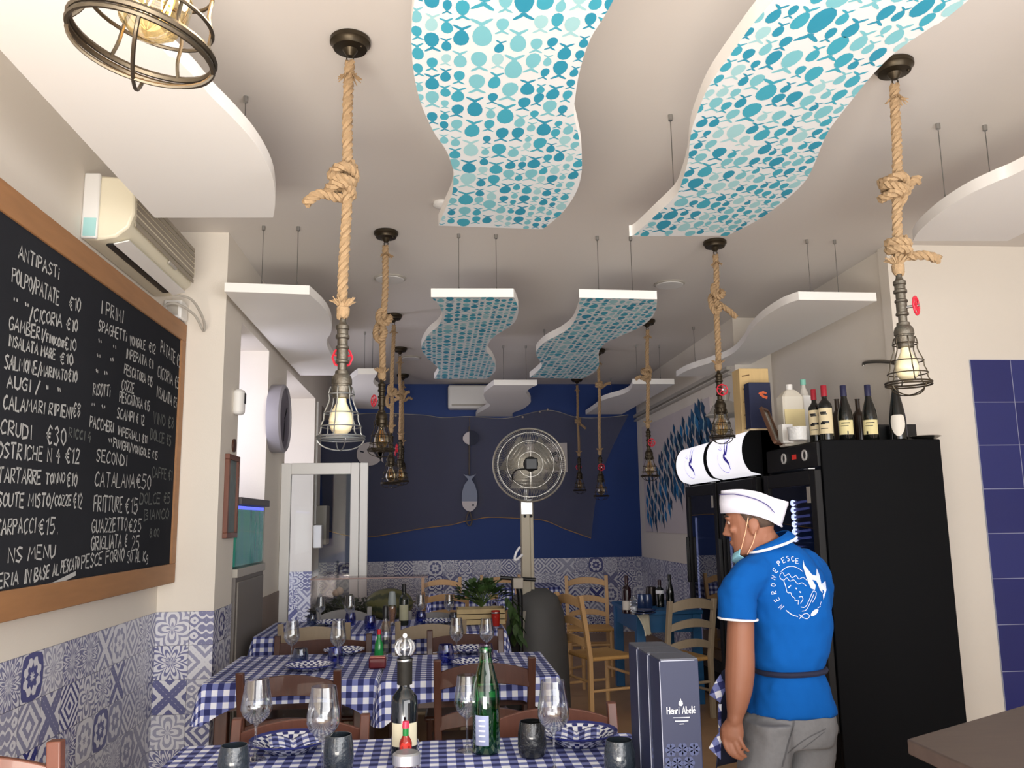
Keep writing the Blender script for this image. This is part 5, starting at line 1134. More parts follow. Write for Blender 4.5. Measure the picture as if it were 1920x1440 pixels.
MB().lathe([(.001, .004), (.040, .004), (.042, .02), (.042, .13), (.001, .131)], c, 24).build('water', mat('green_lit_water', rgb(14, 110, 40), .1, trans=.6, ior=1.33), gb)
# vinegar bottle with clear ball stopper, hot sauce, jar
c = T(758, 1424); vb = bottle('vinegar_bottle', 'tall dark glass vinegar bottle with a clear ball shaped stopper', 'bottle', c, .30, .043, mat('dark_vinegar_glass', rgb(20, 24, 28), .1, coat=.6), None, None, mat('cream_vinegar_label', rgb(214, 206, 178), .6), None, 'bordeaux', (.16, .40))
MB().lathe([(.024, .235), (.025, .236), (.025, .308), (.0245, .312), (.001, .312)], c, 24).build('neck_sleeve', mat('black_gold_sleeve', rgb(30, 28, 24), .6, vary=.6, vscale=60, spec=.2), vb)
MB().lathe([(.026, .309), (.027, .312), (.026, .316)], c, 24, caps=False).build('neck_ring', STEEL, vb)
bs = MB().ball(c + Vector((0, 0, .352)), .037, .037, .034, 24, 16).build('ball_stopper', GLASS, vb)
MB().lathe([(.016, .314), (.018, .318), (.017, .338), (.001, .340)], c, 20).build('cork', mat('dark_stopper', rgb(46, 46, 48), .4), vb)
cr = MB()
for k in range(8):
    a = 2 * PI * k / 8; cr.tube([c + Vector((.030 * math.cos(a) * math.sin(b), .030 * math.sin(a) * math.sin(b), .352 - .028 * math.cos(b))) for b in [.4 + i * .27 for i in range(9)]], .0035, 5)
cr.build('cut_facets', mat('bright_crystal', (.9, .9, .92), .05, trans=.4, coat=1), vb)
MB().ball(c + Vector((0, 0, .390)), .008, n=12, m=8).build('stopper_knob', PORC, vb)
c = T(761, 1432) + Vector((0, -.035, 0)); hs = thing('hot_sauce_bottle', 'small hot sauce bottle with a pink red cap before the vinegar bottle', 'sauce bottle', tuple(c))
MB().lathe([(.001, 0), (.019, 0), (.020, .003), (.020, .072), (.017, .082), (.009, .095), (.009, .10), (.001, .10)], c, 24).build('sauce_body', mat('red_sauce', rgb(150, 30, 20), .15, coat=.7), hs)
MB().lathe([(.0095, .092), (.0095, .118), (.001, .118)], c, 18).build('green_collar', mat('green_foil', rgb(24, 128, 56), .35), hs)
MB().lathe([(.011, .117), (.0105, .137), (.001, .138)], c, 18).build('cap', mat('pink_red_cap', rgb(226, 52, 84), .35), hs)
v = c; a0 = math.atan2(-v.y, -v.x); q = MB()
def hsp(u, z): a = a0 + u; return v + Vector((.0212 * math.cos(a), .0212 * math.sin(a), z))
q.add([hsp(-.9, .066), hsp(-.6, .078), hsp(0, .074), hsp(.6, .078), hsp(.9, .066), hsp(.75, .045), hsp(0, .012), hsp(-.75, .045), hsp(0, .05)], [(i, (i + 1) % 8, 8) for i in range(8)])
q.build('diamond_label', mat('bright_red_label', rgb(196, 44, 30), .4), hs)
c = T(762, 1476); jr = thing('spice_jar', 'glass jar with a silver lid at the bottom edge, before the hot sauce', 'jar', tuple(c))
MB().lathe([(.001, 0), (.042, 0), (.044, .006), (.044, .05), (.036, .066)], c, 28).build('jar_body', GLASS, jr)
MB().lathe([(.001, .004), (.040, .004), (.040, .04), (.001, .042)], c, 24).build('red_spice', mat('red_spice_flakes', rgb(120, 36, 24), .7, vary=.4, vscale=80), jr)
MB().lathe([(.001, .098), (.033, .098), (.040, .093), (.041, .066), (.001, .064)][::-1], c, 28).build('lid', mat('silver_lid', rgb(206, 206, 210), .3, metal=.8), jr)
# second row
plate('blue and white plate nearest the chair on the left table of second row', T(580, 1256), .13, .03, .2)
plate('blue and white plate behind the tumblers on the left table of second row', T(645, 1227), .12, .03, .9)
plate('blue and white plate between the blue and mauve tumblers of second row', T(880, 1224), .12, .03, .4)
plate('blue and white plate mostly hidden behind the chair of the right second table', T(890, 1250), .13, .03, 1.4)
wine_glass('left wine glass on the left table of the second row', T(546, 1246), .235, .043)
wine_glass('right wine glass on the left table of the second row', T(633, 1252), .245, .044)
wine_glass('left wine glass on the right table of the second row', T(856, 1236), .225, .041)
wine_glass('wine glass in front of the mauve tumbler on the right second table', T(913, 1238), .225, .042)
tumbler('grey blue tumbler under the left wine glass of second row', T(563, 1246), GREYBLUEG, .085, .042)
tumbler('deep blue tumbler under the right wine glass of the left second table', T(629, 1247), BLUEG, .092, .042)
tumbler('deep blue tumbler beside the left glass of the right second table', T(836, 1246), BLUEG, .105, .044)
tumbler('mauve tumbler on the right table of the second row', T(911, 1242), PURPLEG, .098, .042)
c = T(708, 1252); rd = thing('dip_dish', 'small square dark red dish on the second row', 'dish', tuple(c))
MB().box(c.x - .045, c.x + .045, c.y - .035, c.y + .035, c.z, c.z + .055).build('dish_body', mat('maroon_lacquer', rgb(96, 26, 32), .3), rd, bev=.008)
MB().box(c.x - .04, c.x + .04, c.y - .03, c.y + .03, c.z + .0545, c.z + .058).build('contents', mat('pink_crumbs', rgb(200, 130, 120), .8, vary=.4, vscale=60), rd)
c = T(709, 1234) + Vector((0, .06, 0)); g2 = thing('sauce_bottle', 'small green sauce bottle with a red cap behind the red dish', 'sauce bottle', tuple(c))
MB().lathe([(.001, 0), (.026, 0), (.028, .01), (.024, .07), (.012, .10), (.010, .125), (.001, .125)], c, 20).build('sauce_body', mat('bright_green_glass', rgb(24, 130, 60), .15, coat=.5), g2)
MB().lathe([(.012, .124), (.011, .152), (.001, .152)], c, 16).build('cap', mat('scarlet_cap', rgb(196, 30, 40), .35), g2)
c = T(722, 1226); ob = thing('oil_cruet', 'clear glass oil bottle with dark top behind the green sauce bottle', 'bottle', tuple(c))
MB().lathe([(.001, 0), (.034, 0), (.036, .01), (.035, .12), (.026, .155), (.015, .18), (.014, .25), (.001, .25)], c, 22).build('glass_body', GLASS, ob)
MB().lathe([(.016, .20), (.017, .262), (.012, .275), (.001, .276)], c, 16).build('pourer', BLACKG, ob)
MB().lathe([(.001, .004), (.031, .004), (.031, .09), (.001, .09)], c, 20).build('oil', glassy('pale_oil', (.82, .80, .66), .08), ob)
# third row
def far_set():
    wine_glass('wine glass at the far left, before the greenery of the counter', T(600, 1172), .21, .04); wine_glass('wine glass in front of the leafy display on the left third table', T(655, 1178), .235, .042)
    wine_glass('wine glass beside the dark labelled bottle on the third row', T(788, 1168), .21, .04); wine_glass('wine glass in front of the light chair on the third row', T(842, 1168), .21, .04)
    tumbler('grey blue tumbler at the far left of the third table', T(585, 1172), GREYBLUEG, .08, .04); tumbler('cobalt tumbler under the third row wine glass on the left', T(657, 1172), BLUEG, .09, .04)
    tumbler('cobalt tumbler at the right end of the left third table', T(694, 1182), BLUEG, .10, .043); tumbler('bright blue tumbler beside the dark labelled bottle', T(789, 1169), BLUEG, .088, .042); tumbler('grey blue tumbler before the leafy plant on the third row', T(852, 1170), GREYBLUEG, .085, .04)
    plate('blue and white plate on the left table of the third row', T(622, 1172), .12, .03, .1); plate('blue and white plate on the right table of the third row', T(822, 1170), .12, .03, .7)
far_set()
c = T(735, 1172); pm = thing('pepper_mill', 'tall salt mill with a pale grey cap on the third row', 'mill', tuple(c))
MB().lathe([(.001, 0), (.022, 0), (.026, .01), (.020, .03), (.024, .06), (.032, .09), (.032, .14), (.028, .15), (.001, .15)], c, 22).build('clear_body', GLASS, pm)
MB().lathe([(.001, .02), (.018, .02), (.028, .09), (.028, .13), (.001, .14)], c, 18).build('peppercorns', mat('mixed_peppercorns', rgb(150, 110, 80), .6, vary=.7, vscale=90), pm)
MB().lathe([(.030, .149), (.031, .17), (.026, .22), (.022, .245), (.001, .25)], c, 22).build('cap', mat('pale_grey_cap', rgb(150, 158, 156), .4), pm)
bottle('oil_bottle', 'dark square looking oil bottle with a pale label on the third row', 'bottle', T(757, 1172), .30, .036, mat('olive_dark_glass', rgb(24, 30, 20), .15, coat=.5), BLACKG, None, mat('pale_oil_label', rgb(170, 168, 140), .6), None, 'bordeaux', (.12, .50))
c = T(724, 1184); tag(MB().lathe([(.001, -.03), (.034, -.028), (.036, 0), (.034, .028), (.001, .03)][::1], c + Vector((0, 0, .036)), 20, axis='x').build('round_tin', mat('tan_tin', rgb(130, 106, 84), .5)), 'small round tan tin standing beside the mill on the third row', 'tin')
# napkin and things on the blue table
def Bt(px, py): return az(px, py, .757)
bottle('wine_bottle', 'dark wine bottle with a white label at the left of the blue table', 'wine bottle', Bt(1176, 1150), .30, .038, mat('aubergine_glass', rgb(34, 16, 22), .2), mat('aubergine_capsule', rgb(46, 22, 30), .4), None, mat('white_wine_label', rgb(196, 190, 182), .6), 'bottles on the blue table', 'bordeaux', (.10, .34))
bottle('wine_bottle', 'shorter dark bottle with a white collar at the right of the blue table', 'wine bottle', Bt(1238, 1138), .23, .036, WINEB, mat('aubergine_capsule', rgb(46, 22, 30), .4), None, PORC, 'bottles on the blue table', 'bordeaux', (.5, .62))
bottle('wine_bottle', 'taller black bottle at the far right of the blue table', 'wine bottle', Bt(1257, 1136), .27, .036, WINEB, BLACKG, None, None, 'bottles on the blue table', 'burgundy')
c = Bt(1189, 1152); sj = thing('salt_jar', 'ribbed clear glass jar beside the white labelled bottle on the blue table', 'jar', tuple(c))
MB().lathe([(.001, 0), (.03, 0)] + [(.03 + .004 * (i % 2), .012 + i * .012) for i in range(10)] + [(.02, .135), (.02, .15), (.001, .15)], c, 20).build('jar_body', GLASS, sj)
tag(MB().lathe([(.001, 0), (.022, 0), (.022, .06), (.001, .06)], c + Vector((0, 0, .003)), 16).build('salt', PORC, sj), None)
for px, lb_ in ((1203, 'left blue tumbler in the pair on the blue table'), (1214, 'right blue tumbler in the pair on the blue table')): tumbler(lb_, Bt(px, 1141), mat('slate_blue_tumbler', rgb(38, 56, 96), .2, coat=.5), .12, .045)
tumbler('dark steel rimmed pot behind the blue tumblers on the blue table', Bt(1222, 1135), mat('dark_pot', rgb(50, 44, 42), .3, metal=.6), .16, .05)
for i, px in enumerate((1208, 1212)): 
    o = MB().lathe([(.001, 0), (.07, 0), (.10, .014), (.10, .018), (.07, .006), (.001, .006)], (0, 0, 0), 32).build('blue_plate', mat('slate_blue_tumbler', rgb(38, 56, 96), .2, coat=.5)); o.location = Bt(1207, 1152) + Vector((0, 0, .02 * i)); tag(o, ('lower', 'upper')[i] + ' one of the two stacked blue plates on the blue table', 'plate', 'stacked blue plates')
c = az(1190, 1149, .757); nap = MB(); vs = []; n = 10
pth = [(0, 0.05, .006), (.02, .0, .012), (.04, -.035, .006), (.06, -.056, -.03), (.075, -.062, -.08), (.085, -.066, -.13), (.09, -.068, -.17)]
pth = smooth_path(pth, 3); 
for i, p in enumerate(pth):
    for j in range(7):
        u = (j / 6 - .5); w_ = .09 + .03 * math.sin(i * .3); vs.append(c + p + Vector((u * w_, u * .05, .008 * math.sin(j * 2.1 + i * .2) )))
nap.add(vs, [(i * 7 + j, i * 7 + j + 1, (i + 1) * 7 + j + 1, (i + 1) * 7 + j) for i in range(len(pth) - 1) for j in range(6)])
tag(nap.build('cleaning_cloth', mat('white_cloth', rgb(214, 206, 184), .9), None, solid=.006), 'white cloth hanging over the front corner of the blue table', 'cloth')
# ------------------------------------------------------------------ big fan, covered base, scooter
YFN = 7.0; fc = ay(992, 872, YFN - .15); px0 = ay(986, 1000, YFN).x
fan = thing('pedestal_fan', 'big steel pedestal fan with a round cage on a grey post', 'fan', (px0, YFN, 0))
R = .295; cage = MB(); nrm = Vector((0, 1, 0))
FC = Vector((fc.x, YFN - .18, fc.z)); FMET = mat('galvanised_fan_wire', rgb(176, 172, 164), .35, metal=.9)
for k in range(110):
    a = 2 * PI * k / 110
    for s in (-1, 1):
        cage.tube([FC + Vector((math.cos(a) * q, s * dy, math.sin(a) * q)) for q, dy in ((.05, .085), (.14, .082), (.23, .065), (.28, .03), (R, 0))], .0017, 4)
for q, dy in ((.10, .084), (.19, .075), (.26, .045)):
    for s in (-1, 1): cage.tube([FC + Vector((math.cos(2 * PI * i / 48) * q, s * dy, math.sin(2 * PI * i / 48) * q)) for i in range(48)], .0016, 5, loop=True)
cage.tube([FC + Vector((math.cos(2 * PI * i / 64) * R, 0, math.sin(2 * PI * i / 64) * R)) for i in range(64)], .008, 8, loop=True)
cage.build('cage', FMET, fan)
bl = MB()
for k in range(3):
    a0 = 2 * PI * k / 3 + .5; P = []
    for i in range(7):
        q = .06 + .19 * i / 6; wd = .82 - .14 * abs(i - 3) / 3
        P.append((FC + Vector((math.cos(a0 - wd) * q, -.02, math.sin(a0 - wd) * q)), FC + Vector((math.cos(a0 + wd) * q, .03, math.sin(a0 + wd) * q))))
    for i in range(6): bl.add([P[i][0], P[i][1], P[i + 1][1], P[i + 1][0]], [(0, 1, 2, 3)])
    
bl.build('blades', mat('fan_blade_metal', rgb(176, 172, 164), .35, metal=.6), fan, solid=.003)
MB().lathe([(.001, -.14), (.045, -.13), (.06, -.10), (.062, -.03), (.05, 0.02), (.001, .03)], FC, 24, axis='y').build('motor', BLACKG, fan)
MB().box(FC.x - .05, FC.x + .05, FC.y - .155, FC.y - .12, FC.z - .05, FC.z + .045).build('control_box', BLACKG, fan, bev=.01)
MB().tube(smooth_path([FC + Vector((-.02, -.13, -.04)), FC + Vector((-.12, -.12, -.05)), FC + Vector((-.15, -.08, -.11)), FC + Vector((-.09, -.04, -.16)), FC + Vector((-.04, .02, -.15))], 5), .006, 6).build('cable', BLACKG, fan)
zt = ay(985, 937, YFN).z
MB().cyl((FC.x - .02, YFN - .08, zt - .05), (FC.x - .02, YFN - .08, FC.z - .06), .017, n=16).cyl((FC.x - .02, YFN - .08, FC.z - .17), (FC.x - .02, YFN - .08, FC.z - .10), .026, n=16).build('upright_tube', STEEL, fan)
pr_ = ay(998, 1000, YFN).x; pl_ = ay(975, 1000, YFN).x
POST = mat('greige_painted_steel', rgb(168, 158, 138), .45)
MB().box(pl_, pr_ - .03, YFN - .12, YFN - .02, .30, zt).box(pr_ - .03, pr_, YFN - .10, YFN - .02, .30, zt).build('post', POST, fan, bev=.006)
MB().box(pl_, pr_ - .01, YFN - .128, YFN - .12, zt - .12, zt).build('clamp_plate', STEEL, fan, bev=.002)
for dx in (.03, .08): MB().ball((pl_ + dx, YFN - .13, zt - .135), .012, n=10, m=6).build('bolt', BLACKG, fan)
cl = ay(975, 1035, YFN - .13)
MB().tube(smooth_path([cl + Vector((.0, 0, .04)), cl + Vector((-.03, -.01, 0)), cl + Vector((-.045, -.01, -.05)), cl + Vector((-.03, -.01, -.06)), cl + Vector((.02, 0, -.02))], 4), .010, 8).build('cable_hook', PORC, fan)
# covered base: dark grey dome skirt
b0 = ay(1010, 1200, YFN - .2).x; YBs = YFN - .02; ztop = ay(1015, 1107, YBs - .2).z
bs = fan
rb = .27
MB().lathe([(rb, .0), (rb * .98, .2), (rb * .93, ztop * .6), (rb * .84, ztop * .82), (rb * .66, ztop * .94), (rb * .35, ztop), (.001, ztop)], (b0 + .0, YBs - .0, 0), 40).build('base_cover', mat('dark_grey_cover', rgb(74, 73, 72), .6, vary=.1, vscale=4), bs)
pn_ = MB(); YP = YBs - .292
P = pw(YP, (966, 1147), (987, 1146), (984, 1165), (983, 1190), (981, 1235), (975, 1235), (971, 1180))
flat_y(pn_, P, YP, .012); pn_.build('pale_flap', mat('pale_grey_flap', rgb(140, 134, 124), .7), bs, bev=.003)
# kick scooter leaning there
YS = YFN - .36; sc = thing('kick_scooter', 'black handlebar of a kick scooter parked before the fan base', 'scooter', (ay(968, 1100, YS).x, YS, 0))
a, b = ay(938, 1083, YS), ay(1004, 1087, YS); m_ = a.lerp(b, .46)
MB().cyl(a, a.lerp(b, .38), .015, n=14).cyl(a.lerp(b, .62), b, .015, n=14).build('grips', BLACKG, sc)
MB().cyl(a.lerp(b, .3), a.lerp(b, .7), .010, n=12).build('handlebar', mat('dark_handlebar', rgb(60, 54, 50), .4, metal=.6), sc)
hp = ay(964, 1105, YS); MB().tube([m_, ay(974, 1110, YS), ay(975, 1118, YS), Vector((ay(975, 1118, YS).x, YS, .14))], [.018, .024, .022, .02], 12).build('stem', BLACKG, sc)
MB().tube(smooth_path([m_ + Vector((-.03, -.02, 0)), ay(960, 1092, YS - .03), ay(962, 1150, YS - .03), ay(962, 1215, YS - .03)], 5), .006, 6).build('brake_cable', BLACKG, sc)
MB().box(m_.x - .03, m_.x + .05, YS - .03, YS - .01, m_.z - .075, m_.z + .005).build('head_badge', mat('worn_white_badge', rgb(176, 168, 156), .5), sc, bev=.006)
w0 = Vector((ay(975, 1118, YS).x, YS, .10)); MB().tube([w0 + Vector((.02, .085 * math.cos(2 * PI * i / 24), .085 * math.sin(2 * PI * i / 24))) for i in range(24)], .015, 8, loop=True).build('wheel', BLACKG, sc)
MB().box(w0.x - .01, w0.x + .09, YS + .02, YS + .10, .06, .09).build('deck', BLACKG, sc)

# ------------------------------------------------------------------ refrigerated counter with greens and a watermelon
YD0, YD1 = 7.12, 7.56; xa, xb = ay(578, 1090, YD0).x, ay(805, 1090, YD0).x; zc0 = .70
dc = thing('display_counter', 'food display counter with a clear acrylic guard, in front of the glass door', 'counter', ((xa + xb) / 2, (YD0 + YD1) / 2, 0))
MB().box(xa, xb, YD0, YD1, 0, zc0).build('counter_body', mat('counter_grey', rgb(120, 112, 108), .5), dc, bev=.006)
MB().box(xa + .03, xb - .03, YD0 + .03, YD1 - .03, zc0, zc0 + .012).build('tray', STEEL, dc)
zg = ay(700, 1084, YD0 + .05).z
MB().box(xa + .01, xb - .01, YD0 + .045, YD0 + .051, zc0 + .012, zg).box(xa + .01, xa + .016, YD0 + .05, YD1 - .02, zc0 + .012, zg - .02).box(xa + .01, xb - .01, YD0 + .05, YD1 - .02, zg - .006, zg).build('acrylic_guard', ACRYL, dc)
MB().tube([(xa + .01, YD0 + .048, zg), (xb - .01, YD0 + .048, zg)], .006, 6).tube([(xa + .01, YD0 + .048, zg), (xa + .01, YD1 - .02, zg)], .006, 6).build('guard_edge', mat('pinkish_edge', rgb(176, 150, 144), .4), dc)
wmc = ay(730, 1128, 7.34); wm = thing('watermelon', 'large green watermelon lying on the display counter', 'watermelon', (wmc.x, 7.34, zc0 + .012))
def melon():
    t = NT('watermelon_rind'); x, y, z = t.xyz('Object'); th = t.M('ARCTAN2', y, t.M('SUBTRACT', z, .13)); n = t.noise(t.comb(t.M('MULTIPLY', x, 3.0), y, z), 12, 3)
    f = t.step(t.M('SINE', t.M('ADD', t.M('MULTIPLY', th, 7.0), t.M('MULTIPLY', n, 4.0))), .3, .5); t.base(t.mixc(f, rgb(128, 132, 66), rgb(70, 84, 40)), .35); return t.m
MB().ball((wmc.x, 7.34, zc0 + .142), .20, .14, .130, 36, 20).build('melon_body', melon(), wm)
MB().tube([(wmc.x + .195, 7.34, zc0 + .15), (wmc.x + .23, 7.33, zc0 + .165)], .006, 6).build('stalk', mat('dry_stalk', rgb(120, 110, 60), .8), wm)
LEAF = mat('dark_green_leaf', rgb(52, 76, 36), .5, vary=.35, vscale=12); LEAF2 = mat('dull_green_leaf', rgb(74, 84, 62), .55, vary=.4, vscale=14)
def leafmesh(mb, o, d, up, L, W, rnd):
    d = d.normalized(); s = d.cross(up)
    if s.length < 1e-3: s = Vector((1, 0, 0))
    s.normalize(); n = s.cross(d); P = []
    for i, (f, w) in enumerate(((0, .15), (.25, .8), (.55, 1), (.8, .6), (1, .02))):
        c = o + d * L * f - Vector((0, 0, 1)) * L * .35 * f * f
        P.append((c - s * W * w * .5 + n * .1 * W, c, c + s * W * w * .5 + n * .1 * W))
    vs = [p for r in P for p in r]; fs = []
    for i in range(4):
        for j in range(2): fs.append((i * 3 + j, i * 3 + j + 1, (i + 1) * 3 + j + 1, (i + 1) * 3 + j))
    mb.add(vs, fs)
def bush(name, label, cat, c, rx, ry, rz, n, L, W, m, seed, stems=True, pot=None):
    t = thing(name, label, cat, tuple(c)); rnd = random.Random(seed); mb = MB(); st = MB(); c = Vector(c)
    for i in range(n):
        a = rnd.uniform(0, 2 * PI); b = math.acos(rnd.uniform(-.25, 1)); q = rnd.uniform(.55, 1)
        p = c + Vector((rx * q * math.cos(a) * math.sin(b), ry * q * math.sin(a) * math.sin(b), rz * .45 + rz * q * .6 * math.cos(b))); d = (p - c - Vector((0, 0, rz * .2))) + Vector((rnd.uniform(-.1, .1), rnd.uniform(-.1, .1), rnd.uniform(-.02, .1)))
        leafmesh(mb, p, d, Vector((0, 0, 1)), L * rnd.uniform(.7, 1.2), W * rnd.uniform(.7, 1.2), rnd)
        if i % 4 == 0: st.tube([c + Vector((0, 0, .02)), c.lerp(p, .5) + Vector((0, 0, .03)), p], .003, 5)
    o = mb.build('leaves', m, t, smooth=60); 
    st.build('stems', mat('green_stems', rgb(84, 104, 50), .6), t)
    return t
for i, (px, py, rx) in enumerate(((610, 1128, .20), (650, 1118, .22), (690, 1122, .16))):
    v = ay(px, py, 7.36); bush('artichoke_heap', ('grey green artichokes at the left of the display counter', 'grey green artichoke heap in the middle of the display counter', 'dark greens next to the watermelon on the counter')[i], 'greens', (v.x, 7.36, zc0 + .012), rx * .8, .14, (.13, .19, .16)[i], 80, .06, .045, LEAF2, 30 + i)
v = ay(637, 1108, 7.3); tag(MB().ball((v.x, 7.3, v.z), .032, .03, .032, 12, 8).ball((v.x - .03, 7.3, v.z - .015), .03, n=12, m=8).build('garlic_bulb', mat('garlic_white', rgb(214, 196, 170), .6)), 'pale garlic bulb on top of the greens in the display counter', 'garlic')
# leafy plant in a box on the third table
pv = T(905, 1172); pl = bush('leafy_plant', 'bushy green basil plant trailing off the right third table', 'plant', (pv.x, pv.y + .12, TT + .10), .21, .15, .20, 150, .08, .05, LEAF, 41)
rnd = random.Random(6); tr = MB()
for i in range(40):
    f = rnd.random(); p = Vector((pv.x + .20 + .06 * f + rnd.uniform(-.03, .03), pv.y + .02 + rnd.uniform(-.08, .08), TT + .20 - .30 * f)); leafmesh(tr, p, Vector((rnd.uniform(-.3, 1), rnd.uniform(-1, .4), -.6)), Vector((0, 0, 1)), .08, .045, rnd)
tr.build('trailing_leaves', LEAF, pl, smooth=60)
wp = thing('wicker_box', 'low pale wooden crate holding the leafy plant', 'crate', (pv.x, pv.y + .12, TT))
x0, x1, y0, y1 = pv.x - .19, pv.x + .17, pv.y + .0, pv.y + .22
b = MB()
for z in (TT + .006, TT + .045, TT + .084): b.box(x0, x1, y0, y0 + .012, z, z + .033).box(x0, x1, y1 - .012, y1, z, z + .033).box(x0, x0 + .012, y0 + .012, y1 - .012, z, z + .033).box(x1 - .012, x1, y0 + .012, y1 - .012, z, z + .033)
b.build('slats', mat('pale_crate_wood', rgb(186, 164, 120), .7, vary=.2, vscale=20), wp)
MB().box(x0 + .013, x1 - .013, y0 + .013, y1 - .013, TT + .004, TT + .09).build('soil', mat('dark_soil', rgb(50, 38, 28), .9), wp)
rj = ay(929, 1150, pv.y - .06); c = Vector((rj.x, pv.y - .07, TT + .002)); tj = thing('candle_jar', 'small red glass jar candle beside the leafy plant', 'jar', tuple(c))
MB().lathe([(.001, 0), (.028, 0), (.032, .05), (.032, .11), (.028, .11), (.027, .01), (.001, .01)], c, 20).build('jar_body', mat('red_jar_glass', rgb(176, 40, 30), .2, trans=.2), tj)
MB().lathe([(.0325, .09), (.034, .095), (.0325, .10)], c, 20, caps=False).build('rim', STEEL, tj)

# ------------------------------------------------------------------ gift boxes at the right of the front table
NAVYB = mat('navy_gift_box', rgb(26, 32, 60), .5, vary=.08, vscale=6); NAVYT = mat('worn_navy_edge', rgb(150, 154, 170), .6); PALEP = mat('pale_blue_print', rgb(52, 60, 94), .5)
fl = az(1236, 1236, 1.128); 
bw, bd, bh = .112, .112, 1.128 - TT - .002
def giftbox(label, x, y, full):
    t = thing('gift_box', label, 'gift box', (x + bw / 2, y + bd / 2, TT + .002), 0, 'navy wine gift boxes'); z0 = TT + .002; z1 = z0 + bh
    MB().box(x, x + bw, y, y + bd, z0, z1 - .004).build('carton', NAVYB, t, bev=.002)
    MB().box(x + .002, x + bw - .002, y + .002, y + bd - .002, z1 - .0045, z1).build('lid_flap', mat('navy_box_lid', rgb(66, 68, 78), .6), t)
    e = MB().bar((x, y - .0004, z0 + .01), (x, y - .0004, z1 - .006), .0022, .0016, up=(1, 0, 0)).bar((x + .004, y - .0005, z1 - .005), (x + bw * .9, y - .0005, z1 - .005), .0012, .002)
    e.build('worn_edge', NAVYT, t, smooth=0)
    pr = MB(); rnd = random.Random(2)
    for row in range(4):
        for col in range(4):
            cx_ = x + .006 + col * .033 + (row % 2) * .0165; cz_ = z0 + .02 + row * .036
            if cx_ > x + bw - .012: continue
            for k in range(6):
                a = 2 * PI * k / 6; c = Vector((cx_ + .010 * math.cos(a), y - .0007, cz_ + .011 * math.sin(a)))
                if not (x + .008 < c.x < x + bw - .008): continue
                pr.add([c + Vector((.0075 * math.cos(b), 0, .0075 * math.sin(b))) for b in [PI / 4 * i for i in range(8)]], [tuple(range(8))])
    pr.build('floral_print', PALEP, t, smooth=0)
    tx = MB(); pl, W = letters('Henri Abelé', 0); A = Vector((x + .016, y - .001, z0 + bh * .60)); s_ = (bw - .032) / W
    for q in pl: ribbon(tx, [A + Vector((a * s_, 0, b * s_ * 1.35)) for a, b in q], .0022, Vector((0, -1, 0)))
    for zz, u0, u1, w in ((-.010, .2, .8, .0012), (-.019, .28, .74, .0022), (-.027, .42, .58, .0014)): ribbon(tx, [A + Vector(((bw - .032) * u0, 0, zz)), A + Vector(((bw - .032) * u1, 0, zz))], w, Vector((0, -1, 0)))
    cr = A + Vector(((bw - .032) / 2, 0, .026)); tx.add([cr + Vector((a * .006, 0, b * .008)) for a, b in ((-1, 0), (-.8, .8), (-.3, 1.1), (0, 2), (.3, 1.1), (.8, .8), (1, 0), (.5, -.6), (-.5, -.6))], [tuple(range(9))])
    tx.build('front_lettering', PORC, t, smooth=0)
    return t
giftbox('navy wine gift box with a white name, nearest of the row of three', fl.x, fl.y, True)
giftbox('navy wine gift box standing second in the row, behind the nearest one', fl.x - .006, fl.y + bd + .003, True)
giftbox('navy wine gift box standing last in the row of three', fl.x - .010, fl.y + 2 * bd + .006, True)

# ------------------------------------------------------------------ wooden service counter, bottom right
ct = thing('service_counter', 'dark wooden service counter at the bottom right corner', 'counter', (1.9, 1.6, 0))
A = Vector((1.105, 1.997, 1.0)); B = Vector((2.75, 2.94, 1.0)); Cc = Vector((2.75, .6, 1.0)); Dd = Vector((1.12, .6, 1.0))
WOODC = mat('worn_counter_wood', rgb(74, 62, 56), .5, vary=.25, vscale=4, stretch=(2, 12, 12))
MB().prism([(A.x, A.y), (B.x, B.y), (Cc.x, Cc.y), (Dd.x, Dd.y)][::-1], .965, 1.0).build('countertop', WOODC, ct, bev=.004)
MB().prism([(A.x + .05, A.y - .03), (B.x, B.y - .06), (Cc.x, Cc.y), (Dd.x + .05, Dd.y)][::-1], 0, .965).build('counter_body', WOOD_D, ct)
MB().bar((A.x + .046, A.y - .05, .90), (Dd.x + .046, Dd.y, .90), .012, .012).build('edge_moulding', mat('pale_moulding', rgb(170, 150, 130), .4), ct)
# ------------------------------------------------------------------ the man in the blue polo shirt
YM = 3.35
def M_(px, py, dy=0.0): return ay(px, py, YM + dy)
SKIN = mat('tanned_skin', rgb(140, 92, 70), .55, vary=.06, vscale=12, bump=.05, bscale=160)
POLO = mat('azure_polo_cotton', rgb(4, 78, 152), .9, spec=.2, vary=.05, vscale=7, bump=.06, bscale=300)
TRIM = mat('white_knit_trim', rgb(232, 232, 236), .8)
man = thing('person', 'person in a blue polo shirt, white paper cap and grey trousers, looking left', 'person', tuple(M_(1475, 1300)[:2]) + (0,))
def loft(mb, rows, n=24, power=2.3):
    """rows: (centre, half width along x, half depth along y, optional tilt of the ring as a normal)"""
    rings = []
    for c, a, b in rows:
        R = []
        for j in range(n):
            t = 2 * PI * j / n; ct, st = math.cos(t), math.sin(t)
            R.append(c + Vector((a * math.copysign(abs(ct) ** (2 / power), ct), b * math.copysign(abs(st) ** (2 / power), st), 0)))
        rings.append(R)
    mb.ring(rings); return mb
PPM = 1.0 / (M_(1476, 1200) - M_(1475, 1200)).x
def row(py, xl, xr, d, dy=0.0):
    a, b = M_(xl, py, dy), M_(xr, py, dy); return (a.lerp(b, .5), (b.x - a.x) / 2, d)
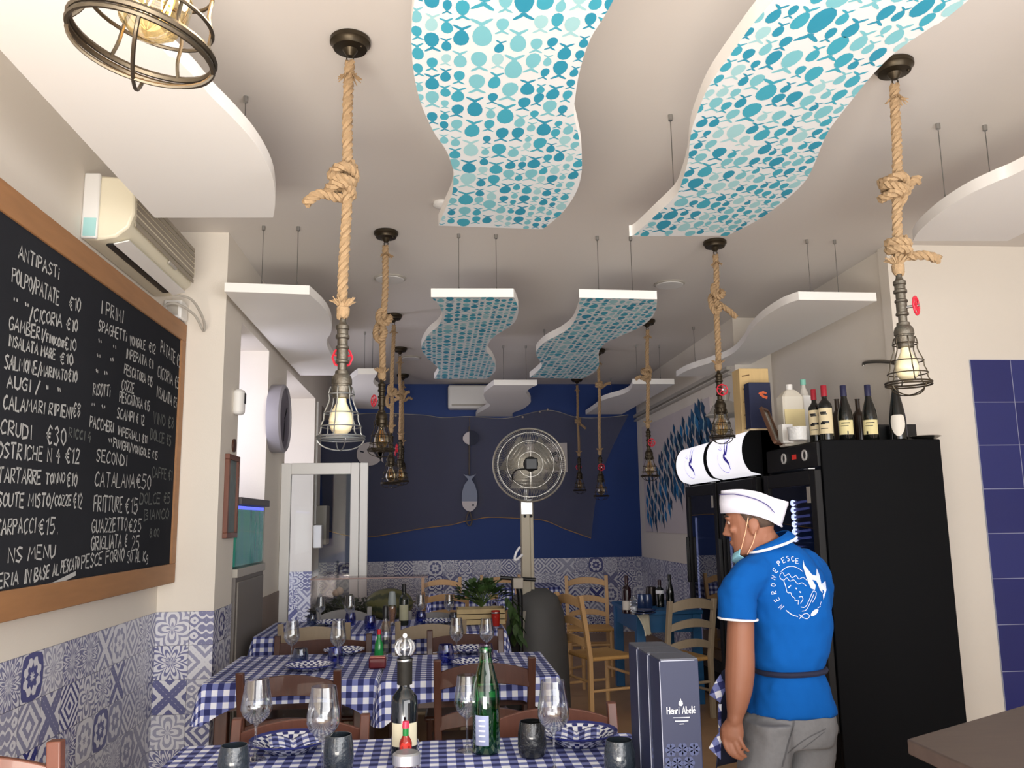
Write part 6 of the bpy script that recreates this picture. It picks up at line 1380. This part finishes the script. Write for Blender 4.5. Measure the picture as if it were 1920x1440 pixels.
def limb(mb, pts, n=14):
    """pts: (position, radius)"""
    P = smooth_path([p for p, r in pts], 4); R = []
    for i in range(len(pts) - 1):
        for j in range(4): R.append(pts[i][1] + (pts[i + 1][1] - pts[i][1]) * j / 4)
    R.append(pts[-1][1]); mb.tube(P, R, n); 
    mb.ball(P[0], R[0] * .98, n=12, m=8); mb.ball(P[-1], R[-1] * .98, n=12, m=8); return mb
def remesh(o, v, it=6, f=.5):
    r = o.modifiers.new('voxel_union', 'REMESH'); r.mode = 'VOXEL'; r.voxel_size = v; r.use_smooth_shade = True
    s = o.modifiers.new('smooth', 'SMOOTH'); s.factor = f; s.iterations = it
# ---- body: head, neck, torso core, arm with hand, legs, all one surface
bd = MB()
FH = Vector((-.93, .367, 0)); LH = Vector((-.367, -.93, 0)); HCN = M_(1409, 983)
pit = math.radians(9); FX = (FH * math.cos(pit) - Vector((0, 0, 1)) * math.sin(pit)); FZ = (FH * math.sin(pit) + Vector((0, 0, 1)) * math.cos(pit))
def hd(x, y, z): return HCN + FX * x + LH * y + FZ * z
rings = []
for z, xf, xb, hw in ((-.122, .070, .025, .022), (-.112, .083, .0, .040), (-.09, .090, -.045, .054), (-.065, .090, -.066, .062), (-.04, .090, -.078, .067), (-.01, .089, -.088, .071), (.02, .092, -.096, .075), (.05, .095, -.10, .077), (.072, .088, -.095, .072), (.090, .065, -.078, .056), (.100, .025, -.035, .03)):
    rings.append([hd((xf + xb) / 2 + (xf - xb) / 2 * math.cos(t), hw * math.copysign(abs(math.sin(t)) ** .85, math.sin(t)), z) for t in [2 * PI * j / 24 for j in range(24)]])
bd.ring(rings)
def blob(x, y, z, a, b, c):
    s0 = len(bd.v); bd.ball((0, 0, 0), a, b, c, 14, 10)
    for i in range(s0, len(bd.v)): v = bd.v[i].copy(); bd.v[i] = hd(x + v.x, y + v.y, z + v.z)
bd.ring([[hd(.088 + a, b, z) for a, b in ((0, -w), (d, -w * .5), (d, w * .5), (0, w), (-.02, w), (-.02, -w))] for z, w, d in ((.034, .008, .006), (.012, .010, .016), (-.006, .013, .024), (-.018, .016, .031), (-.026, .017, .028), (-.032, .013, .010))])
blob(.109, 0, -.020, .013, .011, .010)
for s in (-1, 1):
    blob(.100, s * .010, -.026, .008, .008, .007)
    blob(.084, s * .030, .040, .014, .022, .008)          # brow
    blob(.075, s * .042, -.008, .016, .018, .016)         # cheekbone
    blob(-.004, s * .074, -.006, .020, .008, .033); blob(-.010, s * .079, -.002, .022, .006, .028); blob(.0, s * .075, -.032, .010, .006, .011)   # ear
blob(.091, 0, -.056, .009, .022, .006); blob(.089, 0, -.067, .009, .019, .006); blob(.078, 0, -.100, .014, .022, .016)
limb(bd, [(hd(-.025, 0, -.05), .058), (M_(1432, 1015, .0), .060), (M_(1450, 1040, .02), .068)])
loft(bd, [row(1030, 1415, 1490, .06), row(1060, 1405, 1518, .09), row(1100, 1408, 1535, .11), row(1180, 1420, 1540, .115), row(1252, 1428, 1528, .105), row(1320, 1420, 1545, .115), row(1345, 1425, 1545, .11)])
DA = -.115
limb(bd, [(M_(1404, 1080, -.08), .056), (M_(1391, 1110, -.10), .054), (M_(1389, 1160, DA), .050), (M_(1388, 1205, DA), .052), (M_(1388, 1235, DA), .054), (M_(1387, 1262, DA), .055), (M_(1385, 1292, DA), .051), (M_(1382, 1320, DA), .041), (M_(1379, 1340, DA), .031), (M_(1377, 1352, DA), .028)], 18)
# hand: palm, four bent fingers, thumb
def H_(px, py, dd=0): return M_(px, py, DA + dd)
def palm(rows):
    R = []
    for c, u, v in rows: R.append([c + u * math.cos(t) + v * math.sin(t) for t in [2 * PI * j / 16 for j in range(16)]])
    bd.ring(R)
uw = Vector((.92, -.38, 0)); vw = Vector((.38, .92, 0))
palm([(H_(1377, 1348), uw * .027, vw * .022), (H_(1376, 1358), uw * .034, vw * .021), (H_(1374, 1370), uw * .042, vw * .020), (H_(1373, 1380), uw * .043, vw * .018), (H_(1373, 1388), uw * .038, vw * .014)])
FN = [[(1357, 1378, .012), (1360, 1396, .006), (1368, 1411, .0), (1380, 1420, -.002)], [(1367, 1383, .004), (1371, 1402, -.003), (1379, 1416, -.006), (1390, 1423, -.004)],
      [(1377, 1383, -.006), (1382, 1400, -.012), (1389, 1412, -.013), (1398, 1418, -.010)], [(1386, 1380, -.016), (1391, 1393, -.022), (1397, 1403, -.022), (1403, 1408, -.018)]]
for k, P in enumerate(FN):
    r0 = (.0098, .0102, .0098, .0086)[k]; P = [H_(*p) for p in P]; limb(bd, [(P[0] + Vector((0, 0, .02)), r0 * 1.02), (P[0], r0), (P[1], r0 * 1.0), (P[2], r0 * .92), (P[3], r0 * .78)], 10)
limb(bd, [(H_(1366, 1354, .012), .014), (H_(1357, 1366, .026), .0125), (H_(1355, 1382, .036), .0108), (H_(1359, 1394, .040), .0088)], 10)
# the far arm, bent forward in front of him
limb(bd, [(M_(1525, 1075, .10), .058), (M_(1528, 1130, .18), .052), (M_(1512, 1190, .24), .047), (M_(1478, 1215, .32), .040), (M_(1445, 1225, .38), .030)])
limb(bd, [(M_(1445, 1225, .38), .03), (M_(1430, 1228, .42), .034), (M_(1418, 1231, .45), .024)])
for k in range(4): limb(bd, [(M_(1424, 1225 + k * 5, .44), .0095), (M_(1414, 1229 + k * 5, .47), .009), (M_(1410, 1236 + k * 4, .46), .008)], 8)
limb(bd, [(M_(1430, 1218, .42), .012), (M_(1418, 1214, .45), .009)], 8)
# legs under the trousers
HipL, HipR = M_(1440, 1345, -.04), M_(1520, 1345, .03)
FL = Vector((HipL.x - .03, HipL.y - .01, .09)); FRr = Vector((HipR.x + .02, HipR.y + .03, .09))
for h, f in ((HipL, FL), (HipR, FRr)): limb(bd, [(h + Vector((.01, 0, -.06)), .062), (h.lerp(f, .45) + Vector((-.01, .015, 0)), .062), (h.lerp(f, .62), .06), (f, .04)])
body = bd.build('body', SKIN, man); remesh(body, .0048, 4)
# ---- eyes, brows
for s in (-1, 1):
    MB().ball(hd(.0835, s * .031, .021), .0078, n=14, m=10).build('eye', mat('eye_white', rgb(170, 150, 138), .3), man)
    e = MB().ball(hd(.0885, s * .033, .020), .0044, n=10, m=8).build('iris', mat('dark_iris', rgb(44, 30, 22), .2), man)
    MB().tube([hd(.099, s * .012, .045), hd(.096, s * .032, .050), hd(.080, s * .052, .044)], [.003, .0042, .0025], 6).build('eyebrow', mat('dark_hair', rgb(58, 46, 40), .8), man)
# ---- hair below the cap
hr = MB(); rows_ = []
for z, xb, hw in ((.07, -.100, .0785), (.045, -.1025, .0790), (.02, -.0985, .0765), (.0, -.0925, .0725), (-.018, -.086, .066)):
    rw = []
    for i in range(17):
        t = PI / 2 + PI * i / 16; xf = .045 if z > .03 else .0; c = (xf * .0 + xb) / 2 * 0
        x = (-.012 if z > .01 else -.030) + (xb + (.012 if z > .01 else .030)) * abs(math.cos(t)) if True else 0
        rw.append(hd(x - .0015, hw * math.sin(t) * 1.02, z))
    rows_.append(rw)
hv = [p for r in rows_ for p in r]; hr.add(hv, [(i * 17 + j, i * 17 + j + 1, (i + 1) * 17 + j + 1, (i + 1) * 17 + j) for i in range(4) for j in range(16)])
sb = []
for s in (-1, 1):
    o_ = len(hr.v); hr.add([hd(.030, s * .0785, .075), hd(-.012, s * .0800, .075), hd(-.012, s * .0785, .022), hd(.012, s * .0775, -.012), hd(.020, s * .0775, .02), hd(.034, s * .0775, .05)], [(0, 1, 2, 4), (0, 4, 5), (2, 3, 4)])
hr.build('hair', mat('short_greying_hair', rgb(74, 58, 48), .85, vary=.4, vscale=90), man, solid=.004)
# ---- paper cap
def hc(x, y, z): return HCN + FH * x + LH * y + Vector((0, 0, z))
def interp(T, x):
    for (a, b), (c, d) in zip(T, T[1:]):
        if (a >= x >= c) or (a <= x <= c): return b + (d - b) * (x - a) / (c - a)
    return T[0][1] if abs(x - T[0][0]) < abs(x - T[-1][0]) else T[-1][1]
LOW = [(.120, .046), (.06, .046), (.024, .042), (-.03, .030), (-.071, .013), (-.116, -.014)]
TOP = [(.112, .136), (.06, .140), (.024, .139), (-.035, .128), (-.095, .102), (-.147, .086)]
SEAM = [(.114, .120), (.06, .119), (.024, .112), (-.03, .095), (-.071, .070), (-.106, .018), (-.118, -.008)]
def capring(xf, xb, hw, tab, n=36, e=0):
    R = []
    for j in range(n):
        t = 2 * PI * j / n; x = (xf + xb) / 2 + (xf - xb) / 2 * math.cos(t); R.append(hc(x, hw * math.copysign(abs(math.sin(t)) ** .8, math.sin(t)), interp(tab, x) + e))
    return R
mid = [[a.lerp(b, f) for a, b in zip(capring(.116, -.114, .0855, LOW), capring(.113, -.148, .05, TOP))] for f in (0, .3, .6, .85, 1)]
low = capring(.112, -.146, .010, TOP, e=-.016)
ct = MB(); ct.ring(mid + [low], closed_ends=False); ct.f.append(list(range(len(ct.v) - 36, len(ct.v)))); ct.m.append(0)
PAPERW = mat('white_paper_cap', rgb(206, 204, 216), .8)
cap = ct.build('paper_cap', PAPERW, man, solid=.0015)
A_ = capring(.1185, -.1165, .0885, LOW); B_ = [hc((p - HCN).dot(FH) * 1.0, (p - HCN).dot(LH) * .86, interp(SEAM, (p - HCN).dot(FH))) for p in A_]
MB().ring([A_, [a.lerp(b, .5) + (a - HCN).normalized() * .003 for a, b in zip(A_, B_)], B_], closed_ends=False).build('cap_band', PAPERW, cap, solid=.002)
MB().tube([b + (b - HCN).normalized() * .002 for b in B_], .0020, 5, loop=True).build('cap_seam', mat('violet_stitching', rgb(84, 78, 130), .7), cap)
# ---- face mask pulled under the chin
mk = MB(); P0 = [hd(.062, .052, -.088), hd(.088, .026, -.100), hd(.098, 0, -.108), hd(.088, -.026, -.100), hd(.062, -.052, -.088)]
P1 = [p + FX * .008 - FZ * .022 + LH * 0 for p in P0]; P2 = [p - FX * .020 - FZ * .046 for p in P0]; P3 = [p - FX * .05 - FZ * .040 for p in P0]
R3 = [smooth_path(p, 4) for p in (P0, P1, P2, P3)]; m_n = len(R3[0])
mk.add([p for r in R3 for p in r], [(i * m_n + j, i * m_n + j + 1, (i + 1) * m_n + j + 1, (i + 1) * m_n + j) for i in range(3) for j in range(m_n - 1)])
mko = mk.build('face_mask', mat('pale_blue_mask', rgb(140, 196, 214), .8), man, solid=.003)
for s in (-1, 1):
    MB().tube([hd(.006, s * .083, .028), hd(.03, s * .079, -.03), hd(.060, s * .056, -.090)], .0018, 6).build('ear_loop', mat('peach_elastic', rgb(232, 176, 140), .7), mko)
    MB().tube([hd(-.012, s * .082, -.03), hd(.008, s * .075, -.07), hd(.040, s * .060, -.112)], .0018, 6).build('ear_loop', mat('peach_elastic', rgb(232, 176, 140), .7), mko)
# ---- polo shirt
sh = MB()
loft(sh, [row(1012, 1418, 1474, .055, -.005), row(1022, 1406, 1488, .075), row(1034, 1400, 1505, .095), row(1050, 1390, 1520, .113), row(1075, 1386, 1536, .130), row(1105, 1392, 1548, .143), row(1145, 1403, 1555, .148), row(1185, 1408, 1553, .146), row(1225, 1411, 1548, .142), row(1244, 1415, 1542, .136), row(1250, 1419, 1536, .128)], 32)
loft(sh, [row(1246, 1420, 1535, .127), row(1258, 1419, 1536, .128), row(1278, 1411, 1546, .140), row(1305, 1406, 1553, .147), row(1333, 1401, 1560, .152)], 32)
limb(sh, [(M_(1422, 1074, -.05), .078), (M_(1400, 1088, -.085), .076), (M_(1389, 1106, -.105), .074), (M_(1384, 1130, DA), .072)])
sh.tube([M_(1386, 1110, -.11), M_(1384, 1135, DA), M_(1383, 1160, DA)], [.075, .073, .0705], 24)
limb(sh, [(M_(1505, 1062, .06), .08), (M_(1524, 1085, .11), .078), (M_(1530, 1120, .165), .072), (M_(1527, 1142, .19), .07)])
shirt = sh.build('polo_shirt', POLO, man); remesh(shirt, .008, 3)
tx_ = bpy.data.textures.new('cloth_folds', 'CLOUDS'); tx_.noise_scale = .13; tx_.noise_depth = 2
dm = shirt.modifiers.new('folds', 'DISPLACE'); dm.texture = tx_; dm.strength = .030; dm.mid_level = .5; dm.texture_coords = 'LOCAL'
def ringat(c, a, b, tz, n=32): return [c + Vector((a * math.cos(2 * PI * i / n), b * math.sin(2 * PI * i / n), tz * math.cos(2 * PI * i / n))) for i in range(n)]
MB().tube(ringat(M_(1383.5, 1160, DA), .0725, .072, -.004), .0045, 8, loop=True).build('sleeve_trim', TRIM, shirt)
n = 32; cb = ringat(M_(1446, 1021, -.012), .098, .094, .030, n); ctp = ringat(M_(1441, 1011, -.008), .076, .072, .034, n); ci = ringat(M_(1441, 1013, -.008), .071, .067, .034, n)
MB().ring([cb, [a.lerp(b, .55) + Vector((0, 0, .004)) for a, b in zip(cb, ctp)], ctp, ci], closed_ends=False).build('collar', POLO, shirt, solid=.003)
MB().tube([p + Vector((0, 0, -.001)) for p in cb], .0055, 8, loop=True).build('collar_trim', TRIM, shirt)
# ---- trousers
tr = MB(); loft(tr, [row(1326, 1405, 1556, .145), row(1350, 1402, 1560, .145), row(1375, 1398, 1560, .14), row(1392, 1396, 1559, .13)], 32)
def trow(c, a, b): return (c, a, b)
for h, px0_, px1_, dy, f in ((HipL, 1394, 1480, -.05, FL), (HipR, 1474, 1561, .04, FRr)):
    r0 = row(1350, px0_ + 8, px1_, .125, dy); r1 = row(1400, px0_ + 2, px1_ - 2, .115, dy); r2 = row(1440, px0_ - 8, px1_ - 4, .108, dy)
    k = r2[0]; loft(tr, [r0, r1, r2, (Vector((k.x - .012, k.y + .01, .40)), .082, .088), (Vector((f.x, f.y, .22)), .072, .078), (Vector((f.x, f.y, .07)), .068, .074)], 24)
TRO = mat('grey_marl_jersey', rgb(110, 110, 113), .9, vary=.14, vscale=60, bump=.08, bscale=200)
trs = tr.build('trousers', TRO, man); remesh(trs, .009, 4)
dm = trs.modifiers.new('folds', 'DISPLACE'); dm.texture = tx_; dm.strength = .022; dm.mid_level = .5; dm.texture_coords = 'LOCAL'
for f in (FL, FRr):
    s_ = MB(); d = Vector((-.6, .8, 0)); q = Vector((.8, .6, 0)); R = []
    for t, w, h in ((-.10, .022, .05), (-.07, .036, .075), (0, .040, .08), (.07, .042, .06), (.13, .040, .045), (.165, .018, .03)):
        c = Vector((f.x, f.y, 0)) + d * t; R.append([c + q * (w * math.cos(a)) + Vector((0, 0, .002 + h * .5 + h * .5 * math.sin(a))) for a in [2 * PI * i / 14 for i in range(14)]])
    s_.ring(R).build('shoe', BLACKG, man)
# ---- apron: strings at the back, cloth in front with checked trim
APR = mat('navy_apron', rgb(24, 28, 52), .85)
st_ = []
for i in range(40):
    t = 2 * PI * i / 40; r = row(1254, 1416, 1541, .134); st_.append(r[0] + Vector(((r[1] - .003) * math.copysign(abs(math.cos(t)) ** (2 / 2.3), math.cos(t)), (r[2] + .002) * math.copysign(abs(math.sin(t)) ** (2 / 2.3), math.sin(t)), .004 * math.cos(t))))
MB().tube(st_, .0105, 8, loop=True).build('apron_string', APR, man)
ap = MB(); vs = []
for i in range(11):
    f = i / 10; py = 1262 + f * 190
    for j in range(9):
        u = j / 8; a = PI * (.12 + .72 * u); r = row(min(py, 1440), 1400, 1550, .17); x = -math.cos(a) * (r[1] + .06 + .02 * f); y = math.sin(a) * (r[2] + .035 + .02 * f)
        vs.append(r[0] + Vector((x - .03, y * 1.0, 0)) + Vector((0, 0, M_(1475, py).z - r[0].z)) + Vector((.012 * math.sin(j * 1.7 + f * 3), .01 * math.cos(j * 1.3), 0)) * f)
ap.add(vs, [(i * 9 + j, i * 9 + j + 1, (i + 1) * 9 + j + 1, (i + 1) * 9 + j) for i in range(10) for j in range(8)])
apo = ap.build('apron', APR, man, solid=.004)
def gq(name, pts, dy):
    P = [M_(x, y, dy) for x, y in pts]; m = MB(); vs = []; uv = []
    for i in range(5):
        for j in range(5):
            a = P[0].lerp(P[1], i / 4); b = P[3].lerp(P[2], i / 4); p = a.lerp(b, j / 4) + Vector((0, .006 * math.sin(i * 1.5 + j), 0)); vs.append(p); uv.append((p.x * 1.0 + p.z * .35, p.z - p.x * .35))
    m.add(vs, [(i * 5 + j, i * 5 + j + 1, (i + 1) * 5 + j + 1, (i + 1) * 5 + j) for i in range(4) for j in range(4)])
    return m.build(name, GING, apo, uv=uv, solid=.004)
gq('checked_pocket_trim', [(1351, 1264), (1362, 1290), (1350, 1318), (1329, 1302)], .02)
gq('checked_hem_trim', [(1350, 1372), (1354, 1372), (1351, 1424), (1328, 1402)], .02)
gq('checked_side_trim', [(1347, 1320), (1352, 1320), (1353, 1372), (1347, 1372)], .03)
# ---- print on the back of the shirt and trouser seam with painted fold shade, laid onto the cloth
dg = bpy.context.evaluated_depsgraph_get(); dg.update()
def surf(o): return BVHTree.FromObject(o, dg), o.matrix_world.copy()
ST = surf(shirt); TT_ = surf(trs); offm = base_of(man)
def onto(tree, px, py, e=.0025):
    d = ray(px, py).normalized(); h = tree[0].ray_cast(CAM - offm, d)
    if h[0] is None: return None, None
    nn = h[1] if h[1].dot(d) < 0 else -h[1]; return h[0] + offm + nn * e, nn
def stroke(mb, tree, pts, w, sc=5.3333, ox=1280, oy=900, sm=3):
    P = smooth_path([(ox + a / sc, oy + b / sc, 0) for a, b in pts], sm) if sm else [Vector((ox + a / sc, oy + b / sc, 0)) for a, b in pts]; L = []; N = []
    for p in P:
        q, nn = onto(tree, p.x, p.y)
        if q is not None: L.append(q); N.append(nn)
    if len(L) > 1: ribbon(mb, L, w, N)
lg = MB(); C0 = (1150, 1085)
for chx, x, y in zip('NERONEPESCE', (985, 940, 912, 905, 906, 925, 962, 1006, 1050, 1097, 1143), (1268, 1195, 1125, 1050, 975, 905, 832, 803, 788, 792, 812)):
    up = Vector((x - C0[0], y - C0[1])).normalized(); rt = Vector((-up.y, up.x)); h = 50
    for pl in GL[chx]: stroke(lg, ST, [(x + rt.x * (a - .27) * h + up.x * (b - .5) * h, y + rt.y * (a - .27) * h + up.y * (b - .5) * h) for a, b in pl], .0030, sm=0)
for pl, w in (([(980, 920), (1030, 878), (1090, 865), (1150, 882), (1200, 920)], .003), ([(975, 940), (1000, 928), (1020, 962), (1060, 940), (1090, 978), (1130, 958), (1160, 992), (1200, 975), (1240, 1005)], .0028), ([(978, 985), (1010, 1002), (1040, 978), (1070, 1012), (1110, 998), (1150, 1042), (1190, 1028), (1235, 1062)], .0028), ([(975, 942), (970, 965), (980, 990), (1005, 1000)], .0028),
              ([(1010, 1010), (1030, 1070), (1045, 1125), (1080, 1130), (1090, 1160), (1118, 1182), (1122, 1208), (1152, 1200), (1152, 1245)], .003), ([(1055, 1078), (1080, 1055)], .005), ([(1160, 1170), (1190, 1165), (1200, 1195), (1175, 1235)], .003), ([(1180, 1270), (1222, 1270), (1262, 1200), (1300, 1112), (1332, 1130), (1320, 1180), (1295, 1222)], .003), ([(1190, 1310), (1232, 1298), (1270, 1230), (1310, 1140)], .003),
              ([(1032, 1302), (1090, 1345), (1150, 1366)], .004), ([(1160, 1342), (1195, 1372), (1240, 1388), (1266, 1360), (1240, 1334), (1200, 1345), (1165, 1388)], .003), ([(1345, 1280), (1375, 1262)], .003), ([(1370, 1250), (1380, 1215)], .003), ([(1128, 1080), (1140, 1090)], .006), ([(1165, 1115), (1180, 1125)], .006)): stroke(lg, ST, pl, w * .8)
def fill(mb, tree, pts, sc=5.3333, ox=1280, oy=900):
    V = []
    for a, b in pts:
        q, nn = onto(tree, ox + a / sc, oy + b / sc, .003)
        if q is None: return
        V.append(q)
    bm_ = bmesh.new(); vs = [bm_.verts.new(p) for p in V]; f = bm_.faces.new(vs); r = bmesh.ops.triangulate(bm_, faces=[f]); bm_.verts.index_update()
    mb.add([v.co.copy() for v in bm_.verts], [[v.index for v in f.verts] for f in bm_.faces]); bm_.free()
fill(lg, ST, [(1200, 802), (1212, 850), (1250, 900), (1290, 950), (1330, 960), (1335, 888), (1362, 955), (1372, 1000), (1382, 1042), (1420, 1012), (1432, 1100), (1402, 1196), (1395, 1132), (1366, 1100), (1345, 1040), (1328, 1008), (1292, 1000), (1326, 1058), (1318, 1100), (1278, 1084), (1250, 1020), (1228, 960), (1196, 862)])
fill(lg, ST, [(1315 + 36 * math.cos(t) - 12 * math.sin(t), 1325 + 34 * math.sin(t) - 14 * math.cos(t)) for t in [2 * PI * i / 14 for i in range(14)]])
lg.build('back_print', mat('white_shirt_print', rgb(188, 198, 226), .8), shirt, smooth=0)
sm = MB()
for pl, w in (([(1489, 1338), (1487, 1360), (1480, 1385), (1472, 1415), (1466, 1438)], .008), ([(1548, 1366), (1520, 1380), (1500, 1393), (1476, 1412)], .004), ([(1545, 1372), (1525, 1388), (1504, 1404)], .003)): stroke(sm, TT_, pl, w, 1, 0, 0)  # seam first, then two dark strokes painting the shade in creases
sm.build('seam_and_creases', mat('seam_and_fold_shade', rgb(84, 84, 88), .9), trs, smooth=0)
